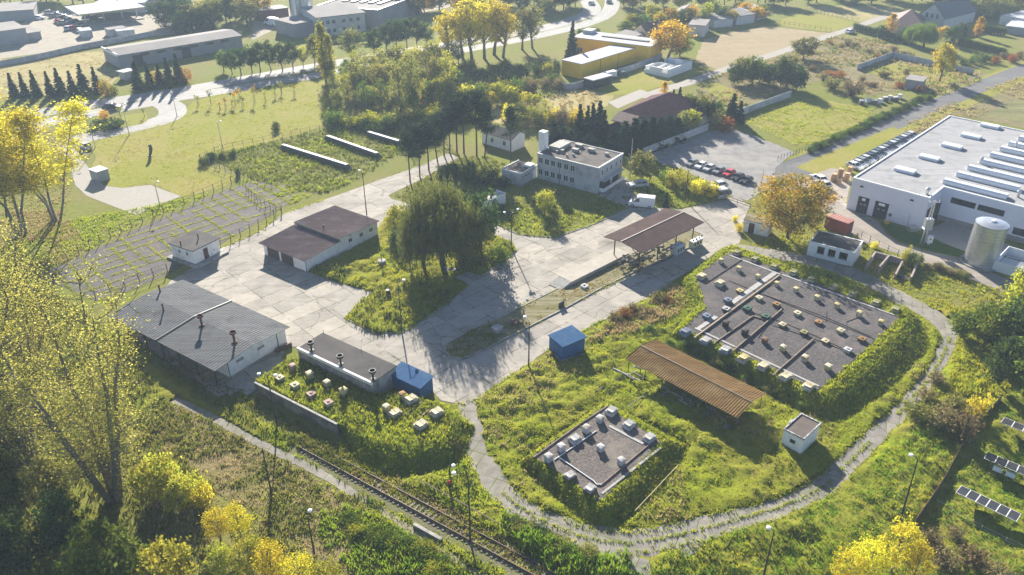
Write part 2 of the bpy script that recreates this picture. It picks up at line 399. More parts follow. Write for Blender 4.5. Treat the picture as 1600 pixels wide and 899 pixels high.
def proto_bigpoplar(seed,h=22,w=15,nt=5,nl=34,ls=.3,tw=230,q0=.8,tk=1.0):
    r=np.random.default_rng(seed); mb=MB(); P=[]
    for k in range(nt):
        a=2*pi*k/nt+r.uniform(-.4,.4); rad=w*.17*r.uniform(.5,1.3); 
        pts=[np.array([np.cos(a)*.4,np.sin(a)*.4,-.2])]
        for q in (.18,.4,.62,.82,1.0): pts.append(np.array([np.cos(a)*(.4+rad*2.0*q**1.2),np.sin(a)*(.4+rad*2.0*q**1.2),h*q*r.uniform(.9,1.0)])+r.normal(0,.25,3))
        mb.tube(pts,[k_*tk for k_ in (.32,.26,.2,.14,.09,.03)],6)
        A=np.array(pts)
        for j in range(tw//nt):
            q=r.uniform(q0,4.95); i=int(q); s=A[i]*(1-(q-i))+A[min(i+1,5)]*(q-i)
            b=r.uniform(0,2*pi); L=w*.24*r.uniform(.35,1.1)*(1.15-.12*q); e=s+np.array([np.cos(b)*L,np.sin(b)*L,L*r.uniform(.35,1.1)])
            m=(s+e)/2+np.array([0,0,-.12*L]); mb.tube([s,m,e],[.055,.032,.01],4,False)
            for _ in range(2):
                e2=m+r.normal(0,1,3)*L*.4+np.array([0,0,L*.3]); mb.tube([m,e2],[.022,.008],3,False)
                P.append(np.linspace(m,e2,6)[2:].repeat(nl//8,0))
            P.append(np.linspace(m,e,8)[1:].repeat(max(nl//9,1),0))
    P=np.concatenate(P); P=P+r.normal(0,.36,P.shape); P[:,2]=np.maximum(P[:,2],.2)
    return mb,leafcloud(P,ls,r,.2,1.15)
def proto_young(seed,h=3.4):
    r=np.random.default_rng(seed); mb=MB().tube([(0,0,-.1),(0,0,h*.55),(0,0,h*.9)],[.05,.04,.02],5)
    for sx in (-.28,.28): mb.tube([(sx,0,-.1),(sx*.8,0,1.3)],[.035,.035],4)
    C=clumps(r,11,np.array([0,0,h*.76]),np.array([.6,.6,h*.24])); L=np.repeat(C,16,0)+r.normal(0,.17,(176,3))
    return mb,leafcloud(L,.17,r)
# kind: (builder, natural height, natural width, variants, leaf default)
KINDS={
 'broad':(lambda s:proto_broad(s),10,7.6,4),
 'round':(lambda s:proto_broad(s,8,6.5,.12,70,46,.36,.58,.35),8,7.2,3),
 'olive':(lambda s:proto_broad(s,12,7,.14,85,26,.32,.6,.3,.35,1,24,.7),12,7.6,3),
 'tallpop':(lambda s:proto_broad(s,17,8,.28,110,30,.4,.65,.35,.25,1,26,.8),17,8.6,3),
 'oak':(lambda s:proto_broad(s,13,15,.2,190,52,.34,.8,.45,0,1,26,.2),13,16,1),
 'bush':(lambda s:proto_bush(s),3.3,4.6,4),
 'spruce':(lambda s:proto_spruce(s),9,4.2,3),
 'pine':(lambda s:proto_pine(s),14,5.4,4),
 'willow':(lambda s:proto_willow(s),14,11.5,1),
 'column':(lambda s:proto_column(s),16,3.6,2),
 'thuja':(lambda s:proto_column(s,5,1.5,26,.2,46),5,1.7,2),
 'dry':(lambda s:proto_dry(s),3.2,4.2,2),
 'bigpop':(lambda s:proto_bigpoplar(s,23,15,6,42,.145,340),23,15,2),
 'sidepop':(lambda s:proto_bigpoplar(s+31,22,12,4,40,.24,230,1.6,.5),23,12,2),
 'young':(lambda s:proto_young(s),3.4,1.4,2),
}
PROTO={}
def tree(kind,leaf,loc,h,w,label,cat,group=None,name=None,barkm=None):
    b,h0,w0,nv=KINDS[kind]; v=rnd.randrange(nv); key=(kind,v,leaf)
    if (kind,v) not in PROTO: PROTO[(kind,v)]=b(sum(map(ord,kind))*3+v)
    if key not in PROTO:
        mb,(V,F)=PROTO[(kind,v)]
        PROTO[key]=(mb.mesh('trunk',barkm or (BARKL if kind in('bigpop','sidepop','tallpop','olive') else BARK)),npmesh('crown',V,F,LM[leaf]))
    tm,cm=PROTO[key]; low=kind in('bush','dry')
    r=thing(name or ('bush' if low else 'tree'),label,cat,loc,rnd.uniform(0,6.28),group); r.scale=(w/w0,w/w0,h/h0)
    link('stem' if low else 'trunk',tm,r); link('foliage' if low else 'crown',cm,r); return r
def treepx(kind,leaf,bx,by,ty,wpx,label,cat,group=None,name=None):
    return tree(kind,leaf,at(bx,by),height(bx,by,ty),wpx*mpp(bx,by),label,cat,group,name)
def row(kind,leaf,desc,cat,group,items,name=None):
    items=sorted(items); n=len(items)
    for i,it in enumerate(items):
        bx,by,ty,w=it[:4]; lf=it[4] if len(it)>4 else leaf
        o=ordl(i,n); treepx(kind,lf,bx,by,ty,w,desc+(', '+o if o else ''),cat,group,name)
# ---------------------------------------------------------------- world, sun, camera, air
SUN_EL,SUN_AZ=22.5,12      # light travels towards -Y and a little +X
w=bpy.data.worlds.new("World"); scene.world=w; w.use_nodes=True
wt=w.node_tree; wt.nodes.clear(); sk=wt.nodes.new('ShaderNodeTexSky'); sk.sky_type='NISHITA'; sk.sun_disc=False
sk.sun_elevation=R(SUN_EL); sk.sun_rotation=R(-SUN_AZ); sk.dust_density=.3; sk.air_density=.5
bg=wt.nodes.new('ShaderNodeBackground'); bg.inputs[1].default_value=.068; wo=wt.nodes.new('ShaderNodeOutputWorld')
wt.links.new(sk.outputs[0],bg.inputs[0]); wt.links.new(bg.outputs[0],wo.inputs[0])
sl=bpy.data.lights.new('sun','SUN'); sl.energy=5.0; sl.angle=R(.6); sl.color=(1,.93,.82); so=bpy.data.objects.new('sun',sl); COL.objects.link(so)
so.rotation_euler=Vector((math.sin(R(SUN_AZ))*math.cos(R(SUN_EL)),-math.cos(R(SUN_AZ))*math.cos(R(SUN_EL)),-math.sin(R(SUN_EL)))).to_track_quat('-Z','Y').to_euler()
cd=bpy.data.cameras.new('camera'); cam=bpy.data.objects.new('camera',cd); COL.objects.link(cam); scene.camera=cam
cam.location=(0,0,CAMH); cam.rotation_euler=(R(60),0,0); cd.sensor_width=36; cd.lens=FPX/1600*36; cd.clip_end=5000; cd.clip_start=1
vs=scene.view_settings; vs.view_transform='Standard'; vs.look='None'; vs.exposure=1.8; vs.gamma=1
cy=scene.cycles; cy.max_bounces=5; cy.diffuse_bounces=2; cy.glossy_bounces=2; cy.transmission_bounces=4; cy.transparent_max_bounces=4; cy.volume_bounces=0; cy.use_denoising=True
# ---------------------------------------------------------------- ground materials
G1=at(945,370.7,4.2); G2=at(1040.8,326,4.2); GRID=math.atan2((G2-G1).y,(G2-G1).x)     # the site's own grid
def slabmat(name,c1,c2,joint,ang,sx,sy,jw,scale=.5,stain=(.2,.18,.15),crack=True,jmask=.45):
    m,t=nt(name); p=pos(t); q=rotmap(t,p,ang)
    f,raw=noise(t,p,scale,6,.7); col=mixc(t,f,c1,c2)
    f2,_=noise(t,p,.09,5,.7,.5,.72); col=mixc(t,mathn(t,'MULTIPLY',f2,.55),col,stain)
    f3,_=noise(t,p,6,4,.8,.55,.8); col=mixc(t,mathn(t,'MULTIPLY',f3,.35),col,tuple(x*.45 for x in c2))
    # streaks across the slabs, then joints
    st=rotmap(t,p,ang,(.12,1.6,1)); f4,_=noise(t,st,1.3,4,.7,.5,.75); col=mixc(t,mathn(t,'MULTIPLY',f4,.3),col,tuple(x*.5 for x in c2))
    b=t.nodes.new('ShaderNodeTexBrick'); b.offset=0.0; b.inputs['Scale'].default_value=1; b.inputs['Mortar Size'].default_value=jw; b.inputs['Mortar Smooth'].default_value=.4
    b.inputs['Brick Width'].default_value=sx; b.inputs['Row Height'].default_value=sy
    dn=N(t,'ShaderNodeTexNoise',Scale=.5,Detail=4); t.links.new(p,dn.inputs['Vector'])
    va=t.nodes.new('ShaderNodeVectorMath'); va.operation='MULTIPLY_ADD'; va.inputs[1].default_value=(.25,.25,0); t.links.new(dn.outputs[1],va.inputs[0]); t.links.new(q,va.inputs[2]); t.links.new(va.outputs[0],b.inputs['Vector'])
    b.inputs['Color1'].default_value=(.80,.80,.81,1); b.inputs['Color2'].default_value=(1.12,1.11,1.08,1); b.inputs['Mortar'].default_value=(1,1,1,1); col=mixc(t,.75,col,b.outputs['Color'],'MULTIPLY')
    tm=rotmap(t,p,ang,(.03,.8,1)); f5,_=noise(t,tm,.9,3,.6,.55,.7); col=mixc(t,mathn(t,'MULTIPLY',f5,.22),col,(.10,.095,.085))
    f6,_=noise(t,p,.55,3,.5,.66,.74); col=mixc(t,mathn(t,'MULTIPLY',f6,.4),col,(.09,.085,.075))
    fm,_=noise(t,p,.35,4,.7,jmask,jmask+.15); col=mixc(t,mathn(t,'MULTIPLY',b.outputs['Fac'],fm),col,joint)
    if crack:
        v=t.nodes.new('ShaderNodeTexVoronoi'); v.feature='DISTANCE_TO_EDGE'; v.inputs['Scale'].default_value=.16
        vv=t.nodes.new('ShaderNodeVectorMath'); vv.operation='MULTIPLY_ADD'; vv.inputs[1].default_value=(3,3,0); dn2=N(t,'ShaderNodeTexNoise',Scale=.3,Detail=6); t.links.new(p,dn2.inputs['Vector']); t.links.new(dn2.outputs[1],vv.inputs[0]); t.links.new(p,vv.inputs[2]); t.links.new(vv.outputs[0],v.inputs['Vector'])
        cr=t.nodes.new('ShaderNodeMapRange'); cr.inputs[1].default_value=0; cr.inputs[2].default_value=.02; cr.inputs[3].default_value=1; cr.inputs[4].default_value=0; t.links.new(v.outputs[0],cr.inputs[0])
        fc,_=noise(t,p,.12,3,.6,.48,.56); col=mixc(t,mathn(t,'MULTIPLY',mathn(t,'MULTIPLY',cr.outputs[0],fc),.5),col,(.06,.06,.045))
    finish(t,col,.9,raw,.25,0,.03,.1); return m
CONC=slabmat('plaza_concrete',(.375,.345,.30),(.28,.258,.226),(.07,.075,.035),GRID,6,3.4,.07,.35,(.17,.15,.125),True,.40)
TRACKM=slabmat('track_concrete',(.29,.27,.235),(.20,.185,.165),(.09,.11,.02),GRID+.4,3.4,1.6,.07,.9,(.12,.13,.06),True,.42)
YARDM=slabmat('yard_slabs',(.125,.112,.106),(.085,.077,.074),(.17,.19,.03),GRID,2.7,2.7,.2,.6,(.10,.095,.08),False,.52)
DRIVE=slabmat('paved_drive',(.31,.275,.235),(.25,.22,.195),(.2,.19,.17),.3,4,4,.02,.4)
def grassmat(name,c1,c2,c3,c4,s1=.9,bump=.6,dist=.25,big=.05,streak=None):
    m,t=nt(name); p=pos(t)
    f,raw=noise(t,p,s1,6,.72,.36,.64); col=mixc(t,f,c1,c2)
    f2,_=noise(t,p,big,5,.65,.42,.62); col2=mixc(t,f,c3,c4); col=mixc(t,f2,col,col2)
    f3,r3=noise(t,p,4.5,4,.8,.5,.75); col=mixc(t,mathn(t,'MULTIPLY',f3,.5),col,tuple(x*.45 for x in c1))
    if streak:
        q=rotmap(t,p,streak[0],(.05,1,1)); f4,_=noise(t,q,streak[1],3,.6,.42,.6); col=mixc(t,mathn(t,'MULTIPLY',f4,.55),col,streak[2])
    finish(t,col,1.0,mathn(t,'ADD',raw,mathn(t,'MULTIPLY',r3,.5)),bump,0,dist,.05); return m
GRASS=grassmat('rough_grass',(.12,.145,.022),(.19,.20,.035),(.22,.19,.07),(.15,.15,.04))
LAWNM=grassmat('park_lawn_grass',(.18,.195,.028),(.25,.24,.04),(.23,.205,.05),(.28,.245,.07),.9,.55,.16,.045)
DRYM=grassmat('dry_meadow_grass',(.30,.255,.11),(.37,.31,.15),(.24,.225,.085),(.31,.265,.12),.35,.3,.1,.04)
FIELDM=grassmat('stubble_field_soil',(.30,.24,.15),(.36,.29,.18),(.27,.225,.13),(.33,.26,.16),.3,.3,.1,.03,(R(35),.9,(.25,.20,.12)))
WEEDM=grassmat('weedy_field',(.22,.19,.09),(.16,.155,.06),(.27,.215,.12),(.20,.165,.09),.4,.9,.4,.07)
FOREM=grassmat('site_grass',(.10,.135,.01),(.185,.205,.016),(.22,.20,.03),(.12,.135,.014),.9,.7,.25,.06)
DRYFG=grassmat('dry_bank_grass',(.19,.15,.07),(.27,.215,.11),(.13,.145,.035),(.20,.18,.06),1.2,.8,.25,.09)
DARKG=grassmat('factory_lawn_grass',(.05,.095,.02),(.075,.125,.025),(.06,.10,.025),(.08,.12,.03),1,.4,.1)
GRAVEL=M('tank_gravel',(.125,.115,.113),(.068,.062,.062),3.2,1,.9,(.15,.13,.12),.25,0,.06,.05)
GRAVEL2=M('tank_gravel_light',(.17,.148,.133),(.085,.075,.07),3.6,1,.9,(.2,.175,.15),.3,0,.06,.05)
PARKM=M('parking_gravel',(.26,.25,.235),(.19,.185,.18),.5,.95,.3,(.31,.29,.26),.07,0,.05,.05)
ASPH=M('asphalt',(.15,.148,.15),(.115,.115,.118),.7,.95,.2,(.18,.175,.165),.09,0,.05,.08)
ASPHL=M('worn_pale_asphalt',(.27,.26,.245),(.22,.212,.20),.6,.85,.2,(.30,.29,.27),.06,0,.05,.15)
PAVE=M('grey_paving',(.345,.32,.285),(.29,.27,.24),1.5,.95,.2,(.30,.28,.24),.1,0,.05,.08)
SOIL=M('yard_soil',(.30,.265,.205),(.23,.20,.155),.3,1,.3,(.25,.22,.17),.06)
DIRT=M('trodden_dirt',(.27,.235,.17),(.20,.17,.12),1.2,1,.4,(.14,.14,.06),.2)
KERBM=M('kerb_concrete',(.33,.32,.29),(.22,.215,.19),2,.9,.2)
WHITE=M('white_road_paint',(.75,.75,.73),(.6,.6,.58),3,.7)
# ---------------------------------------------------------------- ground sheets
g=MB(); g.add([(-900,-120,0),(900,-120,0),(900,1500,0),(-900,1500,0)],[(0,1,2,3)]); struct(g.build('ground',GRASS))
sheet('dry_meadow',[(-40,90),(20,93),(160,80),(168,103),(188,112),(175,134),(165,146),(10,152),(-40,158)],.008,DRYM,.5,2)
sheet('yard_ground',[(-60,95),(0,92),(130,74),(225,58),(330,48),(300,20),(200,8),(60,18),(30,40),(-60,30)],.008,SOIL,.6,3)
sheet('yard_ground',[(395,62),(440,40),(480,30),(480,12),(430,15),(395,30)],.008,SOIL,.5,3)
sheet('yard_ground',[(575,45),(600,18),(640,5),(720,2),(700,12),(650,22),(610,48)],.008,SOIL,.5,3)
sheet('park_lawn',[(283,180),(300,160),(340,147),(400,140),(480,128),(505,126),(525,165),(520,190),(470,210),(400,230),(318,243),(318,258),(370,277),(350,292),(285,308),(237,288),(190,294),(160,288),(142,268),(146,255),(150,245),(128,222),(215,203),(265,189)],.008,LAWNM,.35,1.5)
sheet('traffic_island_grass',[(110,209),(112,196),(160,185),(228,176),(231,188),(222,194),(165,204)],.03,LAWNM,.1,1.5)
sheet('rough_meadow',[(325,245),(420,222),(520,196),(620,205),(640,232),(560,280),(500,305),(440,292),(380,275)],.008,GRASS,.4,1.5)
sheet('weedy_field',[(1075,150),(1120,118),(1180,100),(1260,75),(1300,58),(1370,60),(1460,100),(1560,118),(1530,128),(1480,152),(1420,140),(1360,150),(1300,120),(1240,140),(1150,170)],.008,WEEDM,.6,2)
sheet('stubble_field',[(1085,98),(1100,62),(1170,45),(1200,41),(1250,47),(1298,52),(1260,68),(1200,88),(1140,108),(1118,108)],.012,FIELDM,.4,2)
sheet('pasture',[(1205,38),(1245,22),(1290,23),(1342,36),(1300,50),(1250,45)],.012,LAWNM,.3,2)
sheet('pasture',[(1262,10),(1390,10),(1408,20),(1345,35),(1290,22)],.012,DRYM,.3,2)
sheet('garden_lawn',[(1350,113),(1400,97),(1450,106),(1520,118),(1480,135),(1430,130)],.016,LAWNM,.15,2)
sheet('pasture',[(1165,190),(1200,165),(1260,155),(1300,158),(1365,172),(1350,195),(1270,225),(1245,228)],.012,LAWNM,.5,1.5)
sheet('garden_lawn',[(1480,38),(1500,30),(1565,45),(1560,56),(1530,52)],.016,LAWNM,.2,2)
sheet('garden_lawn',[(1505,72),(1520,64),(1570,71),(1560,80)],.016,LAWNM,.2,2)
sheet('garden_lawn',[(1100,138),(1118,128),(1150,142),(1158,155),(1130,160)],.016,LAWNM,.2,2)
sheet('garden_lawn',[(930,135),(1000,112),(1040,118),(1100,103),(1110,108),(1000,146),(950,150)],.016,LAWNM,.2,2)
sheet('weedy_field',[(860,145),(900,140),(960,148),(950,165),(900,190),(820,200),(700,180),(720,160),(800,170)],.008,DRYM,.6,2)
sheet('roadside_field',[(1440,180),(1500,155),(1560,130),(1660,100),(1660,205),(1600,200),(1515,184),(1480,202),(1410,212),(1405,195)],.008,WEEDM,.3,1.5)
sheet('ploughed_field',[(1535,180),(1560,168),(1660,125),(1660,200),(1590,192)],.012,grassmat('ploughed_rows',(.16,.16,.06),(.24,.225,.11),(.2,.19,.09),(.23,.22,.10),1,.5,.2,.05,(R(-18),.55,(.08,.09,.03))),.2,1.5)
# roads
strip('main_road',[(40,181),(130,165),(265,145),(400,121),(500,103),(600,86),(690,71),(770,58),(840,46),(890,33),(925,16),(910,-8)],8,.016,ASPHL)
strip('main_road',[(30,207),(95,186),(150,176),(225,163),(270,154),(350,142),(400,133),(500,117),(600,99),(690,84),(770,70),(850,54),(920,36),(952,18),(958,-8)],7,.020,ASPHL)
strip('side_road',[(250,158),(268,168),(268,180),(250,189),(215,198),(150,212),(118,222),(110,245)],7.5,.024,ASPHL)
strip('service_road',[(1195,300),(1240,266),(1290,242),(1350,214),(1430,178),(1500,149),(1560,124),(1660,86)],[10,8.5,6.8,6.5,6.5,6.5,6.5,6.5],.024,ASPH)
strip('verge',[(1225,285),(1290,245),(1350,217),(1430,181),(1500,152),(1560,127),(1660,89)],11.5,.018,LAWNM,.4)
strip('lane',[(1000,152),(1080,128),(1130,110),(1200,88),(1290,58),(1350,38),(1400,20)],4,.020,PAVE,.15)
sheet('paved_spur',[(130,252),(145,270),(162,290),(190,294),(235,289),(283,307),(247,321),(212,336),(170,320),(135,306),(118,290),(112,272),(112,245)],.024,PAVE)
sheet('paved_court',[(950,160),(1000,140),(1020,146),(965,170)],.02,PAVE)
sheet('parking_lot',[(1012,243),(1105,206),(1150,203),(1180,213),(1242,238),(1212,262),(1205,290),(1168,314),(1130,302),(1060,270)],.028,PARKM,.2,1.2)
sheet('drive',[(1232,283),(1270,274),(1300,262),(1332,270),(1322,318),(1372,347),(1382,362),(1402,378),(1447,392),(1512,405),(1562,432),(1625,452),(1625,478),(1560,453),(1500,430),(1440,410),(1395,394),(1352,379),(1316,364),(1292,342),(1270,300)],.02,DRIVE)
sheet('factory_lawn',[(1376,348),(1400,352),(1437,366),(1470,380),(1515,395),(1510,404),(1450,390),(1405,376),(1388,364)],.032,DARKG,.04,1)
sheet('loading_court',[(1440,362),(1482,345),(1600,392),(1600,420),(1545,408),(1475,380)],.028,PAVE)
sheet('verge',[(1243,262),(1275,247),(1340,221),(1395,198),(1420,210),(1380,222),(1330,246),(1305,268),(1300,290),(1285,275)],.012,LAWNM,.1,1)
# plaza and yard
PLAZA=[(290,425),(345,388),(400,365),(440,335),(507,312),(550,297),(600,279),(662,257),(700,240),(716,246),(660,280),(607,305),(612,311),(647,321),(700,330),(740,335),(786,356),(810,367),(868,372),(930,350),(985,325),(1025,325),(1060,328),(1130,313),(1150,306),(1172,322),(1160,350),(1156,380),(1130,392),(1075,425),(1050,440),(1020,463),(985,478),(930,507),(855,548),(780,601),(750,622),(722,632),(690,626),(668,606),(612,600),(470,545),(447,540),(440,565),(420,600),(340,620),(200,520),(265,440)]
sheet('plaza',PLAZA,.02,CONC,.12,.8,keep='plaza')
sheet('slab_yard',[(60,432),(200,365),(345,300),(400,283),(470,290),(455,316),(335,387),(270,425),(215,450),(150,470)],.014,YARDM,.2,1,keep='yard')
ISLAND=[(482,424),(522,440),(560,450),(582,456),(560,474),(538,497),(585,521),(628,521),(660,502),(710,467),(734,446),(712,434),(732,426),(752,433),(808,392),(800,378),(776,370),(740,352),(700,342),(647,327),(620,332),(600,342),(583,370)]
sheet('planted_island',ISLAND,.06,FOREM,.15,.7,keep='island')
sheet('footway',[(521,483),(548,462),(580,459),(560,474),(540,496)],.03,PAVE,.1,.8)
LAWN2=[(786,356),(810,367),(868,372),(930,350),(985,325),(985,312),(1000,308),(1060,326),(1130,312),(1140,300),(1060,262),(1000,250),(975,285),(930,305),(838,284),(812,296),(790,300),(770,340)]
sheet('office_lawn',LAWN2,.05,GRASS,.12,.8,keep='office_lawn')
sheet('office_path',[(935,305),(972,282),(985,284),(990,300),(1000,320),(985,326),(945,310)],.06,PAVE)
strip('perimeter_track',[(728,628),(738,660),(745,700),(765,742),(800,783),(850,815),(915,840),(985,848),(1060,836),(1150,812),(1230,788),(1290,758),(1320,728),(1370,680),(1420,630),(1455,585),(1478,545),(1482,520),(1460,495),(1410,468),(1340,432),(1280,412),(1225,400),(1150,388)],[2.4,2.2,2.3,3.0,3.0,3.1,4.0,4.0,3.6,2.8,2.6,2.6,2.4,2.2,1.8,1.7,2.0,2.6,3.6,4.0,4.2,4.2,3.8,3.6],.03,TRACKM,.14,.8,keep='track')
MOSS=grassmat('mossy_verge',(.26,.25,.03),(.34,.31,.05),(.20,.19,.04),(.16,.145,.05),1.5,.5,.1,.2)
strip('mossy_verge',[(728,628),(738,660),(745,700),(765,742),(800,783),(850,815),(915,840),(985,848),(1060,836),(1150,812),(1230,788),(1290,758),(1320,728),(1370,680),(1420,630),(1455,585),(1478,545),(1482,520),(1460,495),(1410,468),(1340,432),(1280,412),(1225,400),(1150,388)],[3.4,3.4,3.6,4.4,4.4,4.6,5.6,5.6,5.2,4.2,3.8,3.8,3.6,3.2,2.8,2.7,3.0,3.6,4.2,4.4,4.6,4.6,4.2,4.0],.026,MOSS,.3,.8)
sheet('broken_concrete',[(960,872),(985,868),(1015,875),(1018,905),(985,905),(980,890)],.02,TRACKM,.12,.6)
sheet('broken_concrete',[(1062,862),(1078,845),(1098,846),(1090,862),(1070,872)],.02,TRACKM,.1,.6)
sheet('dry_bank',[(262,628),(330,662),(420,712),(500,752),(560,785),(620,830),(700,905),(560,905),(480,860),(400,800),(330,760),(260,700)],.01,DRYFG,.4,.8)
strip('concrete_path',[(272,625),(330,652),(395,688),(450,715),(500,740),(555,772)],[1.2,1.1,1.1,1.1,1.1,1.0],.03,TRACKM,.06,.6,keep='strip')
strip('dirt_path',[(555,772),(600,800),(660,840),(720,880),(760,905)],.9,.02,DIRT,.15,.6)
sheet('site_floor',[(620,640),(720,640),(745,740),(820,810),(910,850),(990,860),(1100,845),(1240,800),(1310,760),(1390,685),(1440,640),(1490,540),(1480,500),(1420,460),(1300,410),(1170,385),(1120,392),(1050,440),(985,478),(860,545),(740,630)],.004,FOREM,.3,1)
sheet('side_lawn',[(1100,910),(1130,850),(1240,810),(1320,765),(1400,690),(1470,640),(1500,700),(1460,800),(1430,910)],.006,FOREM,.3,1)
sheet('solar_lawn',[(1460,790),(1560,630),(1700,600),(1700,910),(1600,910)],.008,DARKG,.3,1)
# kerbs round the islands
def kerb(name,px,label_h=.14,w=.16,closed=False):
    P=[Vector((p.x,p.y,0)) for p in wpoly(px)]
    if closed: P.append(P[0])
    m=MB()
    for a,b in zip(P,P[1:]):
        d=b-a; m.cbox((a+b)/2+Vector((0,0,label_h/2)),(d.length+.02,w,label_h),math.atan2(d.y,d.x))
    return struct(m.build(name,KERBM))
kerb('kerb',ISLAND[4:17]); kerb('kerb',[(786,356),(810,367),(868,372),(930,350),(985,325)])
# long strip of ground under the canopy
MED=[(695,548),(699,538),(735,517),(765,506),(835,470),(892,442),(963,408),(1000,392),(1078,360),(1096,366),(1090,381),(1040,405),(994,424),(943,449),(880,484),(827,511),(780,535),(740,555),(722,562),(704,560)]
MEDM=grassmat('median_ground',(.20,.17,.09),(.14,.13,.05),(.085,.10,.025),(.22,.19,.11),1.0,.5,.1,.12,(GRID,1.2,(.28,.25,.18)))
P=[Vector((p.x,p.y,0)) for p in wpoly(MED)]; m=MB(); m.prism([(p.x,p.y) for p in P],-.05,.13); struct(m.build('median_strip',MEDM)); SHEETS['median']=np.array([(p.x,p.y) for p in P]); kerb('kerb',MED,.2,.2,True)
# road markings
def dashes(name,line,off,z,dash,gap,w,mat):
    P=offs(o_line[line],off); m=MB(); acc=0; on=True; L=0
    for a,b in zip(P,P[1:]):
        d=b-a; L+=d.length
        if (L%(dash+gap))<dash and d.length>0:
            n=Vector((-d.y,d.x,0)).normalized()*w/2; m.add([a-n+Vector((0,0,z)),b-n+Vector((0,0,z)),b+n+Vector((0,0,z)),a+n+Vector((0,0,z))],[(0,1,2,3)])
    return struct(m.build(name,mat))
dashes('road_marking','main_road',0,.026,4,6,.18,WHITE)
# raised mounds over the tanks
MOUNDF={}
def mound(name,px,z,mat,widths,key):
    T=[Vector((p.x,p.y,z)) for p in wpoly(px,z)]; n=len(T); area=sum(T[i].x*T[(i+1)%n].y-T[(i+1)%n].x*T[i].y for i in range(n)); sg=1 if area>0 else -1
    V=[];F=[];r=np.random.default_rng(n); ring=[]
    for i in range(n):
        a,b=T[i-1],T[(i+1)%n]; d=(b-a); d.normalize(); o=Vector((d.y,-d.x,0))*sg; ring.append((T[i],o,widths[i]))
    dense=[]
    for i in range(n):
        (p,o,wd),(p2,o2,w2)=ring[i],ring[(i+1)%n]; k=max(2,int((p2-p).length/1.0))
        for j in range(k):
            t=j/k; dense.append((p.lerp(p2,t),(o.lerp(o2,t)).normalized(),wd+(w2-wd)*t))
    K=len(dense); steps=(0,.25,.6,1.0); hz=(1,.86,.35,-.05)
    for s,h in zip(steps,hz):
        for p,o,wd in dense: q=p+o*wd*s+Vector((r.normal(0,.06),r.normal(0,.06),0)); V.append((q.x,q.y,z*h+ (r.normal(0,.05) if 0<s<1 else 0)))
    for s in range(3):
        for i in range(K):
            j=(i+1)%K; f=(s*K+i,s*K+j,(s+1)*K+j,(s+1)*K+i); F.append(f if sg<0 else f[::-1])
    top=[tuple(t) for t in tessellate_polygon([[Vector(V[i]) for i in range(K)]])]
    for t in top:
        a,b,c=(V[i] for i in t); F.append(t if (b[0]-a[0])*(c[1]-a[1])-(b[1]-a[1])*(c[0]-a[0])>0 else t[::-1])
    me=bpy.data.meshes.new(name); me.from_pydata(V,[],F); me.materials.append(mat); me.update(); struct(link(name,me))
    MOUNDF[key]=(np.array(V),K,z); SHEETS['top_'+key]=np.array([v[:2] for v in V[:K]]); SHEETS['foot_'+key]=np.array([v[:2] for v in V[3*K:]])
Z1,Z2,Z3=1.6,1.25,1.5
mound('tank_mound',[(1061,512),(1100,472),(1080,432),(1135,386),(1146,384),(1280,432),(1420,488),(1408,514),(1345,570),(1288,616),(1272,620),(1160,565)],Z1,FOREM,[1.2,1.5,2,1.5,1,1,2.5,4.5,5,4,2.5,2.0],'t1')
sheet('tank_gravel',[(1068,513),(1104,480),(1086,432),(1141,393),(1290,448),(1405,495),(1395,507),(1330,566),(1282,606),(1276,610),(1160,554)],Z1+.03,GRAVEL,.12,.8,keep='gravel1')
mound('tank_mound',[(829,713),(880,678),(943,632),(950,632),(1040,688),(985,745),(940,788),(932,786),(880,747)],Z2,FOREM,[1.5,1.2,1.2,1.2,3.2,3.5,2.8,2.2,2.0],'t2')
sheet('tank_gravel',[(833,713),(880,680),(944,636),(990,662),(1033,690),(980,743),(937,783),(884,745)],Z2+.03,GRAVEL2,.1,.6,keep='gravel2')
mound('tank_mound',[(401,593),(450,562),(470,560),(580,614),(640,618),(690,632),(712,655),(690,690),(625,700),(580,690),(533,662)],Z3,FOREM,[.0,.3,.3,.3,.4,1.5,2.5,3.5,4,3,.02],'t3')
# ---------------------------------------------------------------- building materials
PLAST=M('weathered_white_plaster',(.78,.77,.74),(.66,.65,.62),1.2,.9,.2,(.40,.38,.34),.35,0,.03,.3,(.58,.75))
PLASTG=M('grey_render',(.48,.475,.46),(.40,.395,.385),.8,.9,.15,(.22,.22,.21),.3,0,.03,.3,(.5,.72))
CONCW=M('old_concrete_wall',(.36,.35,.32),(.25,.245,.225),1.1,.9,.3,(.14,.14,.12),.5,0,.04,.3,(.5,.7))
def roofmat(name,c1,c2,ang,s=1.0,c3=None):
    m,t=nt(name); p=pos(t); q=rotmap(t,p,ang,(.06,1.4,1)); f,raw=noise(t,q,s,5,.7,.35,.65); col=mixc(t,f,c1,c2)
    f2,_=noise(t,p,.35,5,.7,.5,.7); col=mixc(t,mathn(t,'MULTIPLY',f2,.6),col,c3 or tuple(x*.6 for x in c2)); finish(t,col,.95,raw,.15,0,.03,.06); return m
TAR=M('roofing_felt',(.10,.094,.09),(.07,.066,.064),.8,.95,.2,(.13,.12,.11),.2,0,.05,.05)
GLASS=M('dark_glass',(.02,.024,.03),(.03,.035,.04),1,.12,0,None,.1,0,.05,.6)
FRAMEW=M('white_window_frame',(.7,.7,.68),(.6,.6,.58),3,.6)
MAROON=M('maroon_paint',(.11,.035,.035),(.08,.028,.028),2,.7)
BROWND=M('brown_gate_paint',(.085,.06,.055),(.06,.045,.042),2,.7)
STEELD=M('dark_steel',(.045,.043,.042),(.03,.03,.03),3,.6)
RUSTP=M('rusty_pipe',(.13,.065,.04),(.07,.04,.03),4,.85)
